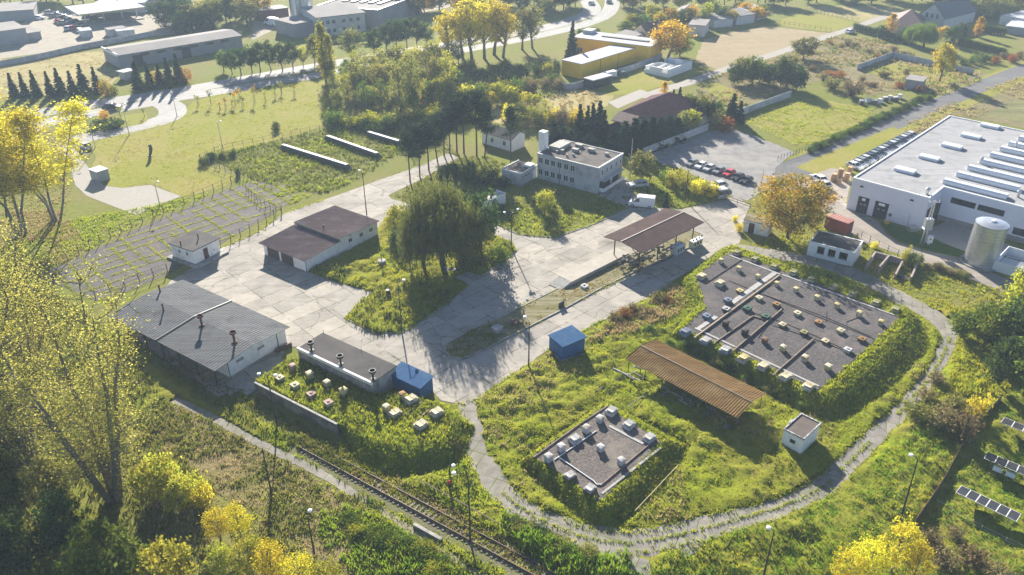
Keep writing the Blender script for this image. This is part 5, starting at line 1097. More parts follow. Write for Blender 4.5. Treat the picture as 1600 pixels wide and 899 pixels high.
for i,(px,py) in enumerate(spots): car(px,py,rnd.uniform(0,3),CC[['white','silver','grey','blue','red','black','gold'][i%7]],f'{["white","silver","grey","blue","red","black","tan"][i%7]} car in the far breakers yard, {ordl(i,len(spots))}','car',g,'car',None,1.1)
# ---------------------------------------------------------------- rails
RAIL=M('rusty_rail',(.16,.09,.055),(.10,.06,.04),4,.6); SLP=M('concrete_sleeper',(.24,.21,.17),(.14,.125,.10),1.2,.9)
A=(at(470,700)+at(476,690))/2; B=(at(800,882)+at(810,868))/2; d=B-A; d.normalize(); Lr=70; T=thing('railway_track','overgrown railway track with rusty rails and concrete sleepers','railway',A,math.atan2(d.y,d.x))
for y in (-.72,.72): m=MB(); m.box(0,Lr,y-.035,y+.035,.12,.30); m.box(0,Lr,y-.09,y+.09,.10,.119); m.build('rail',RAIL,T)
sm=MB().box(-.13,.13,-1.25,1.25,-.05,.10).mesh('sleeper',SLP)
for k in range(99):
    o=link('sleeper',sm,T); o.location=(.4+k*.67,rnd.uniform(-.04,.04),rnd.uniform(-.03,.01)); o.rotation_euler=(0,0,rnd.uniform(-.03,.03))
struct(strip('ballast',[(465,690),(520,722),(620,776),(720,832),(830,893),(870,915)],3.6,.016,M('ballast',(.17,.15,.105),(.11,.105,.06),3,1,.8,(.14,.15,.05),.4,0,.1,.05,(.45,.6)),.25,.7))
T=thing('buffer_bar','long yellow-brown pipe rail on stub posts right of the railway','railing',at(655,757)); o=at(655,757); Q=[at(655,757)+Vector((0,0,.8)),at(778,824)+Vector((0,0,.7))]
MB().tube([q-o for q in Q],.06,6).build('tube',BRP,T)
for t_ in (0,.33,.66,1): p=Q[0].lerp(Q[1],t_)-o; MB().tube([(p.x,p.y,0),p],.05,5).build('post',BRP,T)
m=MB(); P=[at(647,822),at(690,846)]; dd=P[1]-P[0]; m.cbox(dd/2+Vector((0,0,.2)),(dd.length,.4,.4),math.atan2(dd.y,dd.x)); q=m.build('concrete_beam',CONCW); q.location=P[0]; tag(q,'dark concrete beam lying beside the railway','beam')
# ---------------------------------------------------------------- solar tables
PV=M('solar_cell',(.028,.030,.036),(.04,.042,.05),1.2,.35,0,None,.1,0,.05,.3)
def solar(a,b,label):
    A,B=at(*a,2.0),at(*b,2.0); d=B-A; d.z=0; L=d.length; T=thing('solar_table',label,'solar panels',(A.x,A.y,0),math.atan2(d.y,d.x),'solar tables on the right lawn'); n=max(4,round(L/1.15)); dep=2.3; rise=-.75
    for k in range(n):
        x0=L*k/n+.03;x1=L*(k+1)/n-.03
        m=MB(); m.add([(x0,0,2.0),(x1,0,2.0),(x1,dep,1.5),(x0,dep,1.5),(x0,0,2.06),(x1,0,2.06),(x1,dep,1.56),(x0,dep,1.56)],[(3,2,1,0),(4,5,6,7),(0,1,5,4),(1,2,6,5),(2,3,7,6),(3,0,4,7)]); pnl=m.build('panel',PV,T)
        m=MB()
        for (u0,u1,v0,v1) in ((x0-.02,x0+.015,0,1),(x1-.015,x1+.02,0,1)): m.add([(u0,0,2.07),(u1,0,2.07),(u1,dep,1.57),(u0,dep,1.57)],[(0,1,2,3)])
        for v in (0,.98): m.add([(x0,dep*v,2.072-.5*v),(x1,dep*v,2.072-.5*v),(x1,dep*(v+.02),2.072-.5*(v+.02)),(x0,dep*(v+.02),2.072-.5*(v+.02))],[(0,1,2,3)])
        m.build('frame',WHITEM,pnl)
    for k in range(3):
        x=L*(.12+.38*k); m=MB(); m.tube([(x,dep*.5,-.1),(x,dep*.5,1.74)],.06,5); m.tube([(x,dep*.5,1.0),(x,dep*.1,1.94)],.03,4); m.build('leg',GALV,T)
    return T
solar((1493,770),(1588,816),'nearest complete solar table with dark panels'); S=solar((1537,717),(1640,760),'middle solar table with white inverter boxes under it'); solar((1563,661),(1650,696),'farthest solar table in the shade'); solar((1600,602),(1690,640),'solar table at the right edge of the lawn')
for x in (1.2,2.6): m=MB(); m.box(x,x+1.0,.35,.6,.7,1.4); m.build('inverter',WHITEM,S)
def fence(label,px,h,sp,postm,name='fence',rails=(.5,.95),railm=None,railr=.025,group=None,panel_=None,pr=.06,jit=.0,z=0):
    P=smoothline([Vector((p.x,p.y,0)) for p in wpoly(px)],sp) if len(px)>2 else [Vector((p.x,p.y,0)) for p in wpoly(px)]
    # resample
    S=[P[0]];acc=0
    tot=sum((b-a).length for a,b in zip(P,P[1:])); n=max(1,round(tot/sp)); n=min(n,98); st=tot/n; 
    i=0;rem=st;cur=P[0]
    for a,b in zip(P,P[1:]):
        L=(b-a).length;s=0
        while L-s>=rem-1e-6: s+=rem; S.append(a+(b-a)*(s/L)); rem=st
        rem-=L-s
    o=S[0].copy(); o.z=z; T=thing(name,label,'fence' if name=='fence' else 'wall',o,0,group)
    pm=MB().tube([(0,0,-.1),(0,0,h)],pr,5).mesh('post',postm) if pr else None
    for p in S:
        if pm:
            q=link('post',pm,T); q.location=p-Vector((o.x,o.y,0)); q.rotation_euler=(rnd.gauss(0,jit),rnd.gauss(0,jit),rnd.uniform(0,3))
    Q=[p-Vector((o.x,o.y,0)) for p in S]
    for rr in rails: MB().tube([q+Vector((0,0,h*rr)) for q in Q],railr,4).build('wire' if railr<.04 else 'rail',railm or postm,T)
    if panel_:
        for a,b in zip(Q,Q[1:]): d=b-a; m=MB(); m.cbox((a+b)/2+Vector((0,0,h*.48)),(d.length-.05,panel_[0],h*.96),math.atan2(d.y,d.x)); m.build('panel',panel_[1],T)
    return T
FP_=M('old_fence_post',(.17,.13,.11),(.12,.10,.085),3,.9); WALLC=M('precast_wall',(.42,.43,.44),(.33,.34,.35),.8,.9,.2,(.25,.26,.26),.2)
fence('post and wire fence along the top edge of the slab yard',[(72,428),(200,358),(344,296),(388,276)],1.8,2.6,FP_,jit=.05,pr=.08); fence('post and wire fence along the lower edge of the slab yard',[(150,468),(210,445),(262,425)],1.8,2.4,FP_,jit=.06,pr=.085); fence('leaning posts between the slab yard and the plaza',[(345,386),(400,358),(440,333)],1.8,2.4,FP_,jit=.06,pr=.085)
fence('fence along the park side of the rough meadow',[(313,252),(335,262),(360,272),(395,282),(425,290)],1.7,2.2,FP_,jit=.04); fence('fence along the far side of the rough meadow',[(313,252),(352,236),(420,222),(500,206),(560,205)],1.7,2.6,FP_,jit=.04); fence('short fence inside the slab yard beside the garage road',[(385,300),(410,322),(440,335)],1.6,1.8,FP_,jit=.05)
fence('brown boundary fence between green slope and solar lawn',[(1428,822),(1470,760),(1500,705),(1530,665),(1562,628)],1.3,1.5,M('brown_fence',(.16,.10,.07),(.11,.075,.055),3,.9),panel_=(.05,M('brown_fence',(.16,.10,.07)))); fence('low wire fence in front of the nearest solar table',[(1462,790),(1540,835),(1610,868)],.9,2.5,GALV)
fence('mesh fence between ruined shed and paved drive',[(1345,372),(1375,388),(1402,401)],1.4,2.2,STEELD); fence('long pale concrete wall at the head of the far yard',[(-10,106),(60,93),(130,77),(205,63),(240,56)],1.9,2.5,WALLC,'concrete_wall',(),None,.02,None,(.12,WALLC))
fence('concrete wall below the yellow building',[(858,128),(888,141),(940,125),(1000,106),(1034,92)],2.0,2.4,WALLC,'concrete_wall',(),None,.02,None,(.12,WALLC)); fence('concrete wall along the far side of the parking lot',[(1005,243),(1060,222),(1106,204)],2.0,2.4,WALLC,'concrete_wall',(),None,.02,None,(.12,WALLC)); fence('concrete wall continuing past the russet shrub towards the lane',[(1136,189),(1180,172),(1235,152)],2.0,2.4,WALLC,'concrete_wall',(),None,.02,None,(.12,WALLC))
fence('concrete wall round the small garden, left side',[(1339,110),(1393,90)],2.0,2.4,WALLC,'concrete_wall',(),None,.02,None,(.12,WALLC)); fence('concrete wall round the small garden, long far side',[(1393,90),(1450,102),(1520,117)],2.0,2.4,WALLC,'concrete_wall',(),None,.02,None,(.12,WALLC)); fence('post fence across the far stubble field',[(1202,36),(1250,43),(1298,50)],1.5,2.2,FP_); fence('post fence of the far pasture',[(1266,18),(1300,27),(1340,33)],1.5,2.2,FP_)
fence('wire fence of the pasture above the parking lot',[(1215,252),(1262,236)],1.4,1.2,FP_); fence('dark gate bar at the parking lot entrance',[(1132,312),(1172,326)],1.0,3.0,STEELD,rails=(.95,.4),railr=.06)
SHADEW=M('ramp_side',(.10,.10,.09),(.07,.07,.06),1.5)  # dark colour paints in the shadow below the white ramp decks
# low ramps in the rough meadow
for a,b,lab in (((435,223),(541,256),'long low white-topped concrete ramp nearest the slab yard'),((505,209),(588,238),'middle low concrete ramp in the rough meadow'),((569,203),(622,219),'short low concrete ramp beside the pines')):
    A,B=at(*a,1.3),at(*b,1.3); d=B-A; T=thing('inspection_ramp',lab,'ramp',(A.x,A.y,0),math.atan2(d.y,d.x),'low concrete ramps in the rough meadow'); m=MB(); m.extr([(0,0),(d.length+2,0),(d.length,1.15),(2,1.15)],-.45,.45); m.build('body',SHADEW,T); m=MB(); m.box(1.6,d.length+.3,-.42,.42,1.151,1.25); m.build('deck',PLAST,T)
# park furniture
T=thing('kiosk_box','grey sheet-metal box standing open at the paved spur','kiosk',at(158,281),-.6); MB().box(-1.6,1.6,-1.3,1.3,.1,2.5).build('body',M('kiosk_grey',(.27,.30,.33),(.22,.245,.27),.8,.5),T); m=MB().box(-1.7,1.7,-1.4,1.4,2.501,2.62); m.build('roof',M('kiosk_roof',(.40,.43,.46),(.34,.37,.40),.8,.5),T); MB().box(-2.3,-1.6,-.8,.6,.1,1.1).build('counter',BLUER,T)
h=height(237,244,226); T=thing('sculpture','dark curved standing sculpture alone on the park lawn','sculpture',at(237,244)); MB().tube([(-.5,0,-.1),(0,0,h*.35),(.25,0,h*.7),(.1,0,h)],[.28,.36,.42,.36],9).build('body',M('dark_bronze',(.05,.045,.04),(.07,.06,.05),2,.6),T); MB().box(-1,.2,-.4,.4,0,.12).build('base',CONCW,T)
# gate booth
T=thing('gate_booth','little dark-framed glass gate booth at the parking lot entrance','booth',at(1126,308),.3); MB().box(-1,1,-1,1,0,.9).build('base',PLASTG,T); MB().box(-.96,.96,-.96,.96,.901,1.9).build('window',GLASS,T); MB().frustum((0,0,0),2.4,2.4,2.0,2.0,1.901,2.15).build('roof',PLASTG,T)
# ---------------------------------------------------------------- distant buildings
def hall(name,label,cat,a,b,c,h,wallm,roofm,roof='flat',wins=(),z=0.0,ov=.3,parapet=None,rise=1.5,minW=4):
    f=Frame(a,b,c,z); L,W=f.L,max(f.W,minW); T=thing(name,label,cat,f.A,f.rot)
    m=MB()
    if roof=='flat':
        m.box(0,L,0,W,0,h); m.build('wall',wallm,T); m=MB(); m.box(-ov,L+ov,-ov,W+ov,h,h+.25); m.build('roof',roofm,T)
    elif roof=='mono':
        m.exty([(0,0),(W,0),(W,h+rise),(0,h)],0,L); m.build('wall',wallm,T); m=MB(); m.exty([(-ov,h-.05),(W+ov,h+rise+.02),(W+ov,h+rise+.25),(-ov,h+.2)],-ov,L+ov); m.build('roof',roofm,T)
    elif roof=='gablex':       # ridge along x
        m.exty([(0,0),(W,0),(W,h),(W/2,h+rise),(0,h)],0,L); m.build('wall',wallm,T); m=MB(); m.exty([(-ov,h-.1),(W/2,h+rise),(W+ov,h-.1),(W+ov,h+.12),(W/2,h+rise+.25),(-ov,h+.12)],-ov,L+ov); m.build('roof',roofm,T)
    elif roof=='gabley':       # ridge along y, gable faces the viewer
        m.extr([(0,0),(0,h),(L/2,h+rise),(L,h),(L,0)][::-1],0,W); m.build('wall',wallm,T); m=MB(); m.extr([(-ov,h-.1),(-ov,h+.12),(L/2,h+rise+.25),(L+ov,h+.12),(L+ov,h-.1),(L/2,h+rise)][::-1],-ov,W+ov); m.build('roof',roofm,T)
    elif roof=='hip':
        m.box(0,L,0,W,0,h); m.build('wall',wallm,T); m=MB(); k=min(W,L)/2; m.add([(-ov,-ov,h),(L+ov,-ov,h),(L+ov,W+ov,h),(-ov,W+ov,h),(k,W/2,h+rise),(L-k,W/2,h+rise)],[(0,1,5,4),(1,2,5),(2,3,4,5),(3,0,4),(3,2,1,0)]); m.build('roof',roofm,T)
    for (side,q,zz,w_,h_) in wins:
        window(T,side,(L if side[0]=='y' else W)*q,zz,w_,h_,{'y0':0,'y1':W,'x0':0,'x1':L}[side],FRAMEW,GLASS,d=.06)
    return T,L,W
HG=M('hall_grey_wall',(.30,.30,.30),(.25,.25,.25),.3,.9); HR=M('hall_pale_roof',(.28,.262,.245),(.235,.22,.208),.2,.95,0,(.31,.29,.27),.06,0,.05,.05); HRD=M('hall_dark_roof',(.20,.19,.185),(.16,.155,.15),.4,.85)
OCH=M('ochre_wall',(.82,.50,.022),(.76,.45,.02),.3,.8); WR=M('white_membrane_roof',(.45,.455,.47),(.40,.405,.42),.2,.9,0,None,.1,0,.05,.05); BRICK=M('maroon_roof_tiles',(.085,.035,.042),(.06,.027,.034),1,.95,0,None,.1,0,.05,.05); BW=M('pale_house_wall',(.55,.53,.49),(.48,.46,.43),.5,.9); GT=M('grey_tiles',(.13,.13,.14),(.10,.10,.11),.8,.8); RT=M('brown_tiles',(.17,.10,.085),(.13,.085,.07),.8,.8)
hh=height(189,108,84)
T,L,W=hall('warehouse','long grey warehouse with pale low roof beside the upper carriageway','warehouse',(189,108),(380,75),(164,104),hh*.86,HG,HR,'gablex',(),0,.3,None,hh*.16,14)
for q in (.14,.52): panel(T,'gate','y0',L*q,1.8,3.2,3.6,0,STEELD)
for k in range(6): panel(T,'window_strip','y0',L*(.2+.13*k),hh*.68,L*.07,.9,0,GLASS,.03)
m=MB(); m.box(-.4,-.05,-.3,W+.3,hh*.8,hh*.98); m.build('gable_trim',WHITEM,T)
hall('shed','grey shed at the far left edge behind the breakers yard','shed',(-12,36),(56,31),(-8,22),4,HG,HR); hall('shed','dark low shed below it with two lean-tos','shed',(-10,74),(46,66),(-10,60),5,HG,HR); hall('lean_to','small lean-to on the right end of the dark low shed','shed',(46,64),(66,61),(46,54),2.6,HG,HR)
T,L,W=hall('petrol_station_canopy','petrol station canopy with yellow-edged roof in the far yard','canopy',(131,42),(226,30),(125,28),.1,PAVE,PAVE,'flat',(),0,.0); 
m=MB(); m.box(-1,L+1,-1,W+1,4.4,5.0); m.build('roof',WR,T); m=MB(); m.box(-1.05,L+1.05,-1.06,-1.0,4.4,5.0); m.build('fascia',hm('yellow'),T)
for q in (.1,.4,.7,.95): m=MB(); m.box(L*q,L*q+.4,W*.3,W*.3+.4,.3,4.4); m.build('column',PLAST,T)
hall('station_shop','white station shop behind the petrol canopy','shop',(150,22),(228,20),(150,14),4,PLAST,WR); hall('carport','long pale carport in the far yard','carport',(228,18),(300,8),(228,12),3.2,HG,HR); hall('carport','second carport beyond the dark hedge','carport',(280,26),(325,22),(280,19),3,HG,WR)
hall('shelter_hut','small flat white shelter beside the roadside spruces','hut',(197,126),(212,122),(199,121),2.4,PLASTG,WR,'flat',(),0,.5,None,1,2.5)
for k,(a,b,c) in enumerate((((128,60),(146,58),(128,55)),((172,58),(200,54),(171,54)),((185,60),(212,57),(185,57)))): hall('site_cabin',['pale cabin at the gate of the far yard','grey cabin beside the far yard wall','white-roofed cabin nearest the far yard wall'][k],'cabin',a,b,c,2.4,PLASTG,WR if k!=1 else HR,'flat',(),0,.1,None,1,2.5)
# bakery-like works in the middle distance
T,L,W=hall('works_shed','grey shed with a mono-pitch glossy roof left of the works office','shed',(462,58),(432,50),(500,48),5,HG,WR) if False else hall('works_shed','grey shed with pale roof left of the works office','shed',(432,52),(462,60),(488,40),5,HG,HR,'flat',(),0,.2)
T,L,W=hall('works_hall','large works hall with white-edged flat roof behind the office','building',(500,36),(592,44),(545,8),6.5,HG,HR,'flat',(),0,.1); m=MB(); m.box(-.3,L+.3,-.3,.3,6.76,7.1); m.box(L-.3,L+.3,.3,W,6.76,7.1); m.box(-.3,.3,.3,W,6.76,7.1); m.build('coping',WHITEM,T)
for k in range(5): m=MB(); m.box(L*(.15+.15*k),L*(.22+.15*k),W*.3,W*.75,6.76,7.2); m.build('roof_plant',STEELD,T)
wl=[('y0',q,zz,1.5,1.6) for q in (.1,.22,.34,.55,.7,.85) for zz in (1.8,5.0)]
hall('works_office','pale two-storey works office with rounded roof and window rows','building',(498,58),(572,49),(488,44),7,BW,HR,'mono',wl,0,.4,None,1.2,12)
P0=at(478,40); hs=height(478,40,-6); T=thing('silo','pair of tall far silos above the works','silo',P0,0,None)
for k,x in enumerate((0,4.2)): MB().lathe([(2.6,0),(2.6,hs),(1.2,hs+1.2),(.2,hs+1.4)],18,(x-3,0,0)).build('tank',GALV,T)
hall('wall_shed','long dark brick wall shed left of the works','shed',(408,34),(452,28),(408,28),4,MAROON,HRD)
# yellow building
T,L,W=hall('yellow_hall','ochre yellow hall with a white flat roof','building',(877,122),(909,127),(1000,100),4.6,OCH,WR,'flat',(),0,.15) if False else hall('yellow_hall','ochre yellow hall with a white flat roof','building',(908,124),(992,97),(877,117),4.6,OCH,WR,'flat',(),0,.15)
for q in (.33,.66): m=MB(); m.box(L*q,L*q+.15,-.05,-.001,0,4.6); m.build('downpipe',STEELD,T)
T,L,W=hall('yellow_wing','narrow ochre wing with white roof behind the yellow hall','building',(894,84),(1014,100),(917,74),5.6,OCH,WR,'flat',[('y0',.1,1.6,2.2,1.8),('y0',.3,1.6,2.2,1.8)],0,.15,None,1,8)
m=MB(); m.box(.5,4,W*.6,W-.3,5.86,7); m.build('stair_head',PLASTG,T); m=MB(); m.box(L*.3,L*.9,W*.45,W*.6,5.86,6.15); m.build('skylight',STEELD,T)
hall('garden_shed','open-fronted shed with pale roof beside the concrete wall','shed',(912,136),(926,140),(938,127),2.6,STEELD,WR,'flat',(),0,.2,None,1,4)
T=thing('tarp_pile','green tarpaulin heap beside a white trailer by the wall','heap',at(971,118)); MB().lathe([(2,0),(1.9,.8),(1.2,1.3),(.1,1.5)],10).build('cover',hm('green'),T); 
T=thing('trailer','white box trailer beside the green tarpaulin heap','trailer',at(953,122),.5); MB().box(-2,2,-1,1,.5,2.2).build('body',WHITEM,T)
for x in (-.5,.6): MB().tube([(x,-1.05,.4),(x,1.05,.4)],.35,10).build('wheel',TYRE,T)
# unfinished house of white blocks
f=Frame((1006,114),(1044,122),(1078,108),0); f.W=max(f.W,9); L,W=f.L,f.W; T=thing('unfinished_house','roofless unfinished house of white blocks','building',f.A,f.rot)
for (x0,x1,y0,y1,h) in ((0,L*.95,0,.4,2.6),(0,.4,.4,W,2.2),(L-.4,L,0,W,2.7),(.4,L-.4,W-.4,W,2.6),(L*.4,L*.4+.3,.4,W-.4,2.2),(.4,L-.4,W*.5,W*.5+.3,2.3),(L*.7,L*.7+.3,.4,W*.5,2.4),(L*.55,L*.85,W*.72,W*.72+.3,3.3)):
    m=MB(); n=max(1,int(max(x1-x0,y1-y0)/2.2))
    for k in range(n):
        h2=h*(1 if rnd.random()<.72 else .45)
        if x1-x0>y1-y0: m.box(x0+(x1-x0)*k/n,x0+(x1-x0)*(k+1)/n-.002,y0,y1,0,h2)
        else: m.box(x0,x1,y0+(y1-y0)*k/n,y0+(y1-y0)*(k+1)/n-.002,0,h2)
    m.build('block_wall',LOOM,T)
# maroon-roofed house and neighbours
hall('maroon_house','large house with maroon hipped tile roof behind the conifers','house',(975,192),(1072,212),(1000,172),3.2,BW,BRICK,'hip',[('y0',.1,1.6,1.4,1.4),('x0',.5,1.6,1.4,1.4)],0,.8,None,4.6,17)
hall('maroon_porch','lower maroon roof wing at the left of the large house','house',(958,203),(985,210),(972,196),2.6,BW,RT,'gablex',(),0,.5,None,1.4,6); hall('maroon_shed','small maroon gabled shed among the conifers','shed',(932,218),(950,225),(945,210),2.5,MAROON,BRICK,'gabley',(),0,.4,None,1.4,5)
hall('white_gable_house','white house with grey roof and three gable windows','house',(1432,40),(1472,47),(1505,32),4.2,BW,GT,'gabley',[('y0',.3,4.6,1.2,2),('y0',.5,4.6,1.2,2),('y0',.7,4.6,1.2,2)],0,.5,None,5,14)
hall('cream_house','cream house with brown hipped gable right of the white one','house',(1485,22),(1514,28),(1530,14),3.6,BW,RT,'gabley',[('y0',.35,4.2,1,1.6),('y0',.5,4.2,1,1.6),('y0',.65,4.2,1,1.6),('y0',.4,1.6,1.3,2)],0,.5,None,4.6,12); hall('brown_house','low house with large russet brown roof behind the hedge','house',(1392,52),(1440,56),(1400,36),3,BW,RT,'hip',(),0,.8,None,4.5,14)
hall('white_hall','long white flat hall at the far right','hall',(1560,38),(1640,52),(1590,26),3.4,PLAST,WR,'flat',(),0,.1,None,1,12); hall('white_hall','lower white-roofed hall in front of the long white one','hall',(1568,52),(1650,62),(1590,42),2.6,HG,WR,'flat',(),0,.1,None,1,9); hall('garden_hut','grey hut with pale roof beside the garden and lane','hut',(1412,138),(1438,142),(1440,134),2.6,HG,HR,'flat',(),0,.2,None,1,4)
hall('far_house','far white gabled house left of the golden tree','house',(988,62),(1012,68),(1004,52),3,BW,RT,'gabley',[('y0',.5,1.6,1.2,1.2)],0,.4,None,3.2,9); hall('far_barn','low pale wall building left of the far white house','building',(960,66),(988,72),(968,60),2.8,BW,HR,'mono',(),0,.2,None,.6,6); hall('far_house','far house with pale rounded roof above the golden tree','house',(1056,36),(1094,38),(1058,24),3.2,BW,HR,'hip',(),0,.6,None,3.2,12)
hall('far_house','far plain house right of the golden tree','house',(1074,56),(1100,58),(1080,46),4,BW,HR,'flat',(),0,.2); hall('far_barn','long low barn at the head of the stubble field','barn',(1115,44),(1144,42),(1115,36),3,BW,HR,'mono',(),0,.2,None,.8,7); hall('far_barn','far barn right of the long low one','barn',(1150,40),(1178,36),(1150,30),3.4,BW,GT,'mono',(),0,.2,None,.8,7); hall('far_barn','pale-roofed barn at the far end of the orchard','barn',(1172,34),(1198,28),(1172,26),3.4,BW,WR,'mono',(),0,.2,None,.8,7)
# brick and timber piles by the lane
pts=[(1345,163),(1356,160),(1365,163),(1374,161),(1382,158),(1390,156),(1398,158),(1405,154)]
for i,(px,py) in enumerate(pts): T=thing('block_pile',f'pile of pale building blocks beside the lane hedge, {ordl(i,len(pts))}','pile',at(px,py),rnd.uniform(0,2),'building block piles by the lane'); MB().box(-.8,.8,-.6,.6,0,1.0).build('stack',LOOM if i%2 else RT,T); MB().box(-.7,.7,-.5,.5,1.001,1.25).build('cover',PLASTG,T)
# ---------------------------------------------------------------- trees and shrubs
row('spruce','spruce','dark spruce in the row along the dry meadow','spruce','spruces along the dry meadow',[(24,152,114,20),(41,152,113,18),(59,152,110,20),(81,150,111,18),(97,149,107,22),(116,148,111,20),(134,148,100,25),(154,146,105,20)],'spruce')
row('spruce','spruce','dark spruce in front of the long warehouse','spruce','spruces in front of the warehouse',[(218,142,97,24),(236,138,97,18),(252,134,100,18),(266,132,90,20),(282,131,84,22)],'spruce')
row('bush','orange','russet-tinged shrub among the roadside spruces','shrub','russet shrubs among the spruces',[(167,150,118,20,'orange'),(246,134,108,18,'orange'),(290,130,102,20,'rust'),(178,146,132,18,'green'),(228,142,126,22,'green'),(262,138,124,22,'dark')],'shrub')
row('broad','dark','dark round-crowned tree in the line along the upper carriageway','tree','trees along the upper carriageway',[(350,112,80,24,'green'),(363,116,80,22),(377,118,74,28),(394,114,72,26),(407,112,64,28),(424,111,62,26),(442,110,64,28,'dark'),(458,108,64,26,'dark'),(474,104,72,20,'lime'),(492,100,52,26,'olive'),(505,98,56,24,'olive')])
row('column','lime','tall slender yellowing poplar','poplar','slender yellowing poplars',[(510,130,37,24),(519,128,56,18)],'poplar')
row('tallpop','olive','broad olive poplar beside the upper carriageway','poplar',None,[(551,96,42,42)],'poplar')
row('broad','dark','dark green tree in the clump right of the works office','tree','clump right of the works office',[(585,88,46,30),(604,80,36,28),(620,78,28,28),(636,77,26,28),(652,76,28,28),(667,74,36,24,'green'),(577,66,50,22,'green')])
row('tallpop','yellow','tall yellow poplar in the group beside the main road','poplar','tall yellow poplars beside the main road',[(700,92,14,44),(723,92,4,50),(738,95,-6,52),(757,92,2,48),(772,86,-4,52),(786,90,2,46)],'poplar')
row('tallpop','olive','tall olive poplar right of the yellow group','poplar','olive poplars right of the yellow group',[(816,78,10,36),(832,76,6,36)],'poplar')
row('olive','olive','tall olive tree rising from the middle thicket','tree','tall olive trees in the thicket',[(556,140,88,34),(574,150,92,30),(606,132,86,34),(627,178,86,44),(645,165,84,40),(668,140,82,38),(684,152,84,38),(700,148,82,34,'lime')])
def thicket(desc,kind,cat,group,x0,x1,yline,n,h,w,leaves,jy=6,seed=1,kinds=None):
    r=random.Random(seed)
    for i in range(n):
        px=x0+(x1-x0)*(i+.5+r.uniform(-.35,.35))/n; py=yline(px)+r.uniform(-jy,jy); o=ordl(i,n)
        tree(r.choice(kinds) if kinds else kind,r.choice(leaves),at(px,py),r.uniform(*h),r.uniform(*w),f'{desc}, {o}',cat,group)
MIX=['green','olive','lime','pale','pale','olive']
lin=lambda xa,ya,xb,yb:(lambda x:ya+(yb-ya)*(x-xa)/(xb-xa))
thicket('bushy tree in the back row of the middle thicket','round','tree','middle thicket back row',535,720,lin(535,122,720,104),15,(6,10),(4.5,6.5),MIX,5,2,['round','olive','tallpop'])
thicket('bushy tree in the second row of the middle thicket','round','tree','middle thicket second row',520,720,lin(520,150,720,130),16,(5,10),(4,6.5),MIX,6,3,['round','olive','tallpop'])
thicket('bushy tree in the third row of the middle thicket','round','tree','middle thicket third row',510,730,lin(510,172,730,160),17,(4,9),(3.5,6.5),MIX,5,4,['round','olive','bush'])
thicket('shrub in the front row of the middle thicket','bush','shrub','middle thicket front row',515,740,lin(515,196,740,188),18,(2.5,5),(4,6.5),MIX+['lime','yellow'],5,5)
thicket('yellow-green bush behind the pine row','round','bush','bushes behind the pine row',660,840,lin(660,160,840,170),13,(4,7),(5,7),['lime','lime','yellow','green','olive'],7,6,['round','bush'])
thicket('low bush in the scrub below the poplars','bush','bush','scrub below the poplars',690,870,lin(690,118,870,112),13,(2.5,5),(4,6.5),['green','olive','dark','brown','lime'],7,7)
thicket('bush in the scrub left of the yellow hall','bush','bush','scrub left of the yellow hall',740,880,lin(740,142,880,138),11,(2.5,5.5),(4,6.5),['green','olive','lime','brown'],7,8)
thicket('bush in the rough ground above the white outbuilding','bush','bush','rough ground above the white outbuilding',790,905,lin(790,192,905,196),12,(3,6),(4,6),['lime','yellow','olive','green','brown'],7,9,['bush','round','olive'])
thicket('dark shrub in the hollow left of the pines','bush','shrub','hollow left of the pines',560,690,lin(560,200,690,212),10,(2.5,4.5),(4,6),['dark','green','dark','olive'],5,10)
thicket('shrub behind the willow by the kiosk','bush','shrub','shrubs between willow and kiosk',690,785,lin(690,272,785,288),9,(2,4),(3.5,5),['dark','green','dark'],7,11)
row('pine','pine','tall pine with bare trunk in the pine row','pine','tall pines beside the concrete road',[(641,284,206,36),(656,277,198,34),(670,266,188,38),(684,254,182,34),(694,244,176,34),(703,240,168,34),(714,238,154,38),(725,240,144,40),(745,244,140,40),(757,247,160,36),(798,254,166,30)],'pine')
treepx('willow','willow',692,414,281,122,'large weeping willow on the planted island','willow',None,'willow')
treepx('willow','willow',662,416,312,74,'smaller drooping willow crown on the left of the large one','willow',None,'willow'); treepx('willow','willow',722,412,306,84,'second drooping willow crown on the right of the large one','willow',None,'willow'); treepx('broad','dark',752,398,298,62,'dark green tree leaning against the right side of the willow','tree'); treepx('round','lime',622,362,322,40,'yellow-green round bush left of the willow','bush',None,'bush'); treepx('olive','olive',641,418,340,26,'thin olive tree at the left edge of the willow','tree'); treepx('bush','dark',624,384,350,36,'dark bush below the yellow-green one','bush',None,'bush')
treepx('bush','olive',735,418,392,60,'rusty olive undergrowth below the willow','bush',None,'bush'); treepx('bush','green',778,408,386,50,'green undergrowth at the right tip of the island','bush',None,'bush'); treepx('bush','dark',775,335,318,28,'dark bush touching the white kiosk','bush',None,'bush'); treepx('broad','dark',725,370,300,50,'dark tree behind the willow near the kiosk','tree')
row('spruce','spruce','dark conifer in the clump left of the maroon house','conifer','conifers left of the maroon house',[(905,214,163,26),(917,216,166,24),(925,213,162,26),(935,214,158,30),(942,222,172,28)],'conifer')
row('spruce','spruce','dark conifer in the belt in front of the maroon house','conifer','conifer belt in front of the maroon house',[(866,230,190,35),(880,230,198,35),(892,232,204,32),(904,233,206,32),(920,236,206,37),(975,237,190,43),(990,236,186,46),(1004,233,188,43),(1017,229,182,46),(1030,224,184,43),(1043,219,180,49),(1056,214,184,43),(960,238,206,43)],'conifer')
row('round','green','round green tree at the right side of the maroon house','tree','trees right of the maroon house',[(1066,211,176,28,'olive'),(1082,205,172,28,'lime'),(1078,188,146,26,'green'),(1094,190,147,30,'olive'),(1110,192,158,24,'dark'),(1120,190,160,22,'dark')])
